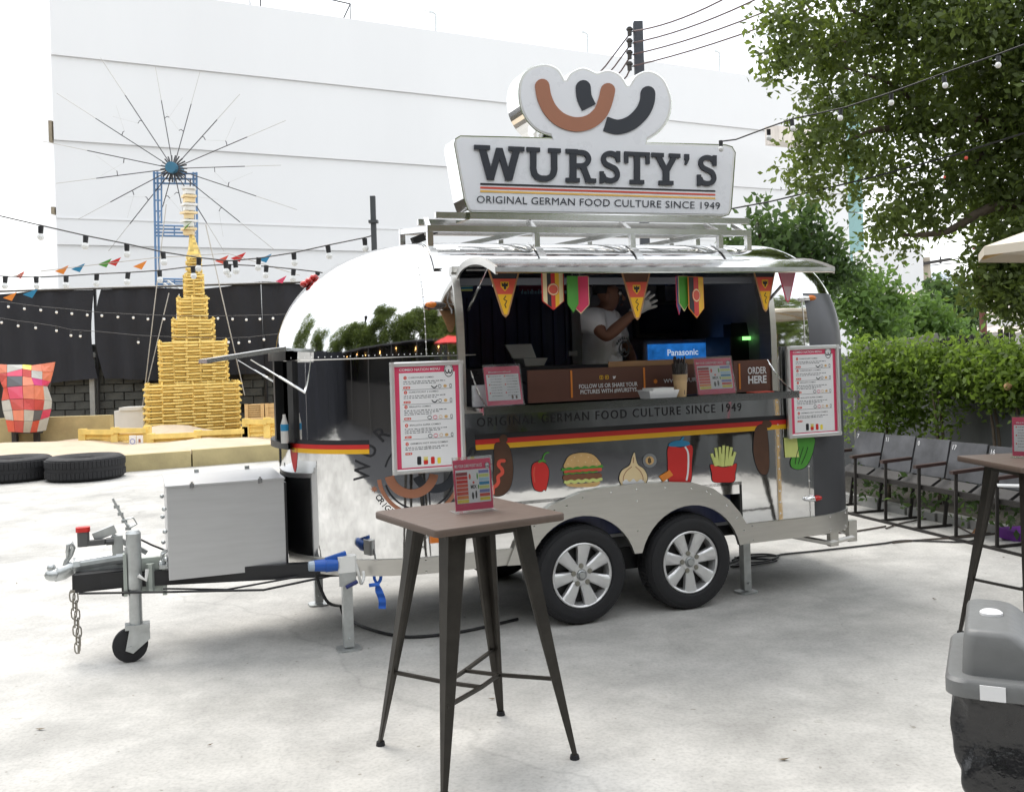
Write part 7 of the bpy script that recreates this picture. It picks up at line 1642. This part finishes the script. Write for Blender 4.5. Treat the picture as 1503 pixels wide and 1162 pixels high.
hedge_plant('hedge_bush', 'bright clipped hedge bush above the thin stems at the right edge', [(1455, 540, 36, 9.5), (1485, 545, 38, 9.3), (1425, 545, 30, 9.6), (1470, 580, 26, 9.4), (1500, 575, 30, 9.2), (1440, 525, 28, 9.6), (1470, 520, 30, 9.4), (1500, 525, 30, 9.2), (1430, 550, 26, 9.5), (1460, 555, 30, 9.3), (1490, 560, 30, 9.1), (1445, 580, 22, 9.4), (1520, 550, 36, 9), (1480, 585, 20, 9.2)], 300, 9, .066, .07, 33, LM_hedge, ((1455, 590, 9.4), (1462, 590, 9.4), (1494, 585, 9.2)))
hedge_plant('low_plants', 'dark low plants growing under the seats along the bed', [(1275, 705, 16, 10), (1300, 715, 14, 9.7), (1335, 722, 16, 9.3), (1370, 730, 15, 9), (1400, 735, 16, 8.7), (1430, 745, 16, 8.5), (1460, 752, 16, 8.3), (1490, 760, 16, 8.1)], 160, 8, .07, .06, 34, LM_mid)
p = D(1479, 567, 9.05); b = B(); b.ball((p.x, p.y, p.z), .036, 10, (1, .8, 1)); b.ball((p.x+.02, p.y-.01, p.z+.015), .026, 8); solo('flower', 'single pale peach flower in the hedge at the right edge', 'flower', b, mat('peach', (.75, .45, .25), .6), (p.x, p.y, p.z), smooth='all')
p = D(1418, 232, 8.0); b = B(); b.ball((p.x, p.y, p.z), .016, 8); b.ball((p.x-.18, p.y, p.z-.15), .012, 8); solo('red_fruit', 'tiny orange red spots among the big tree leaves', 'fruit', b, M_tomato, (p.x, p.y, p.z))
# loose leaves on the concrete
rs = random.Random(5); b = B()
for k in range(28):
    x, y = rs.uniform(-4, 4.2), rs.uniform(3.2, 10); a = rs.uniform(0, 6.28); s_ = rs.uniform(.006, .015)
    b.add([(x+s_*2*math.cos(a), y+s_*2*math.sin(a), .012), (x-s_*math.sin(a)*.6, y+s_*math.cos(a)*.6, .006), (x-s_*2*math.cos(a), y-s_*2*math.sin(a), .008), (x+s_*math.sin(a)*.6, y-s_*math.cos(a)*.6, .006)], [(0, 1, 2), (0, 2, 3)])
solo('leaf_litter', 'tiny dry leaf scraps scattered on the concrete', None, b, mat('litter', (.16, .12, .07), .9, var=.3), kind='stuff')
# ================================================================ parasol at the right edge
pc_ = D(1640, 355, 5.6); r = thing('parasol', 'cream canvas parasol reaching in at the right edge', 'parasol', (pc_.x, pc_.y, 0))
zt_ = pc_.z+.22; ze = D(1444, 362, 5.6).z; R0 = pc_.x-D(1444, 362, 5.6).x; n8 = 8; b = B(); vs = []
for i in range(n8*4):
    a = 2*math.pi*i/(n8*4)+math.pi; q = math.cos(math.pi/n8)/math.cos(((a-math.pi) % (2*math.pi/n8))-math.pi/n8)
    for f in (0, .25, .5, .75, 1): vs.append((pc_.x+R0*f*q*math.cos(a), pc_.y+R0*f*q*math.sin(a), zt_-(zt_-ze)*f**1.15))
    vs.append((pc_.x+R0*q*math.cos(a), pc_.y+R0*q*math.sin(a), ze-.05))
fs = []
for i in range(n8*4):
    j = (i+1) % (n8*4)
    for k in range(5): fs.append((i*6+k, j*6+k, j*6+k+1, i*6+k+1))
b.add(vs, fs); part('canopy', b, mat('cream_canvas', (.66, .60, .50), .8, var=.04), r)
for k in range(n8):
    a = 2*math.pi*k/n8+math.pi; b = B(); b.bar((pc_.x, pc_.y, zt_-.07), (pc_.x+R0*.97*math.cos(a), pc_.y+R0*.97*math.sin(a), ze-.025), .02, .02); part('rib', b, M_wood, r)
b = B(); b.cyl((pc_.x, pc_.y, 0), (pc_.x, pc_.y, zt_+.05), .025, n=10); part('pole', b, M_wood, r)
# ================================================================ what the polished body mirrors: an invented yard, unseen behind the camera
r = thing('bar_pavilion', 'long dark open bar pavilion across the yard', 'building', (0, -9, 0)); b = B(); b.box((-20, -13, 0), (14, -12.8, 2.9)); part('back_wall', b, M_black, r)
b = B(); b.box((-20.4, -13.4, 2.9), (14.4, -8.6, 3.1)); part('roof', b, mat('pavilion_roof', (.05, .05, .055), .8, var=.3), r)
b = B()
for x in range(-16, 15, 5): b.box((x-.08, -8.9, 0), (x+.08, -8.7, 2.9))
part('post', b, M_weathered, r)
b = B(); b.box((-14, -10.6, 0), (12, -10.0, 1.1)); part('bar_counter', b, M_weathered, r)
for k, x in enumerate((-13, -9.5, -7, -3.5, 0, 4, 9)):
    b = B(); b.ball((x, -9.6, 2.35+.1*math.sin(k*2)), .07, 8); part('warm_lamp', b, mat('warm_lamp', (1.0, .55, .18), .4, var=0, emit=6), r)
for k, (x, y, h_, w_, lab) in enumerate(((-15, -14.5, 12, 4.0, 'tall tree across the yard at the far left'), (-9.5, -15, 9.5, 3.6, 'low tree across the yard left of the middle'), (-4.5, -14.5, 14.5, 3.4, 'tallest narrow tree across the yard'), (2, -15, 9, 3.8, 'low round tree across the yard behind the camera'), (8, -14.5, 11.5, 3.8, 'broad tree across the yard on the right'), (15, -15, 12.5, 4.4, 'broadest tree across the yard at the far right'))):
    bl_ = [(x+random.uniform(-1, 1)*w_*.7, y+random.uniform(-1, 1)*w_*.5, h_*random.uniform(.25, .92), w_*.55, w_*.55, w_*.5) for _ in range(14)]
    tree('yard_tree', lab, (x, y, 0), ([(x, y, 0), (x+.2, y, h_*.4), (x, y, h_*.8)], .22, .06), [], bl_, 10, 10, .40, .34, 50+k, LM_tree, .4)
r = thing('black_fence', 'tall black cloth fence along the left side of the yard', 'fence', (-14, 0, 0))
for k in range(7):
    b = B(); b.box((-14.1, -13+k*3.6+.02, .05), (-14.0, -13+(k+1)*3.6-.02, 3.0+.1*(k % 2))); part('fence_panel', b, M_blackcloth, r)
for k, (x, y, h_, w_, lab) in enumerate(((-18, -8, 10, 3.4, 'tree behind the black cloth fence nearest its far corner'), (-18.5, 0, 8, 3.0, 'lower tree behind the black cloth fence beside the camera'), (-18, 8, 10, 3.4, 'tree behind the black cloth fence towards the sandpit'), (9.5, 1.5, 5.5, 2.0, 'round tree behind the grey wall on the right of the camera'), (9, -4, 6.5, 2.4, 'tall tree behind the grey wall at the yard corner'))):
    bl_ = [(x+random.uniform(-1, 1)*w_*.7, y+random.uniform(-1, 1)*w_*.7, h_*random.uniform(.3, .92), w_*.55, w_*.55, w_*.5) for _ in range(12)]
    tree('yard_tree', lab, (x, y, 0), ([(x, y, 0), (x+.2, y, h_*.4), (x, y, h_*.8)], .22, .06), [], bl_, 11, 9, .30, .28, 70+k, LM_tree, .4)
p = Vector((5.2, -1.8, 0)); r = thing('red_parasol', 'red parasol standing in the yard behind the camera', 'parasol', p); b = B(); vs = [(p.x, p.y, 2.75)]
for i in range(8): a = 2*math.pi*i/8; vs.append((p.x+1.4*math.cos(a), p.y+1.4*math.sin(a), 2.2))
b.add(vs, [(0, 1+i, 1+(i+1) % 8) for i in range(8)]); part('canopy', b, M_red, r); b = B(); b.cyl((p.x, p.y, 0), (p.x, p.y, 2.72), .025, n=8); part('pole', b, M_wood, r)
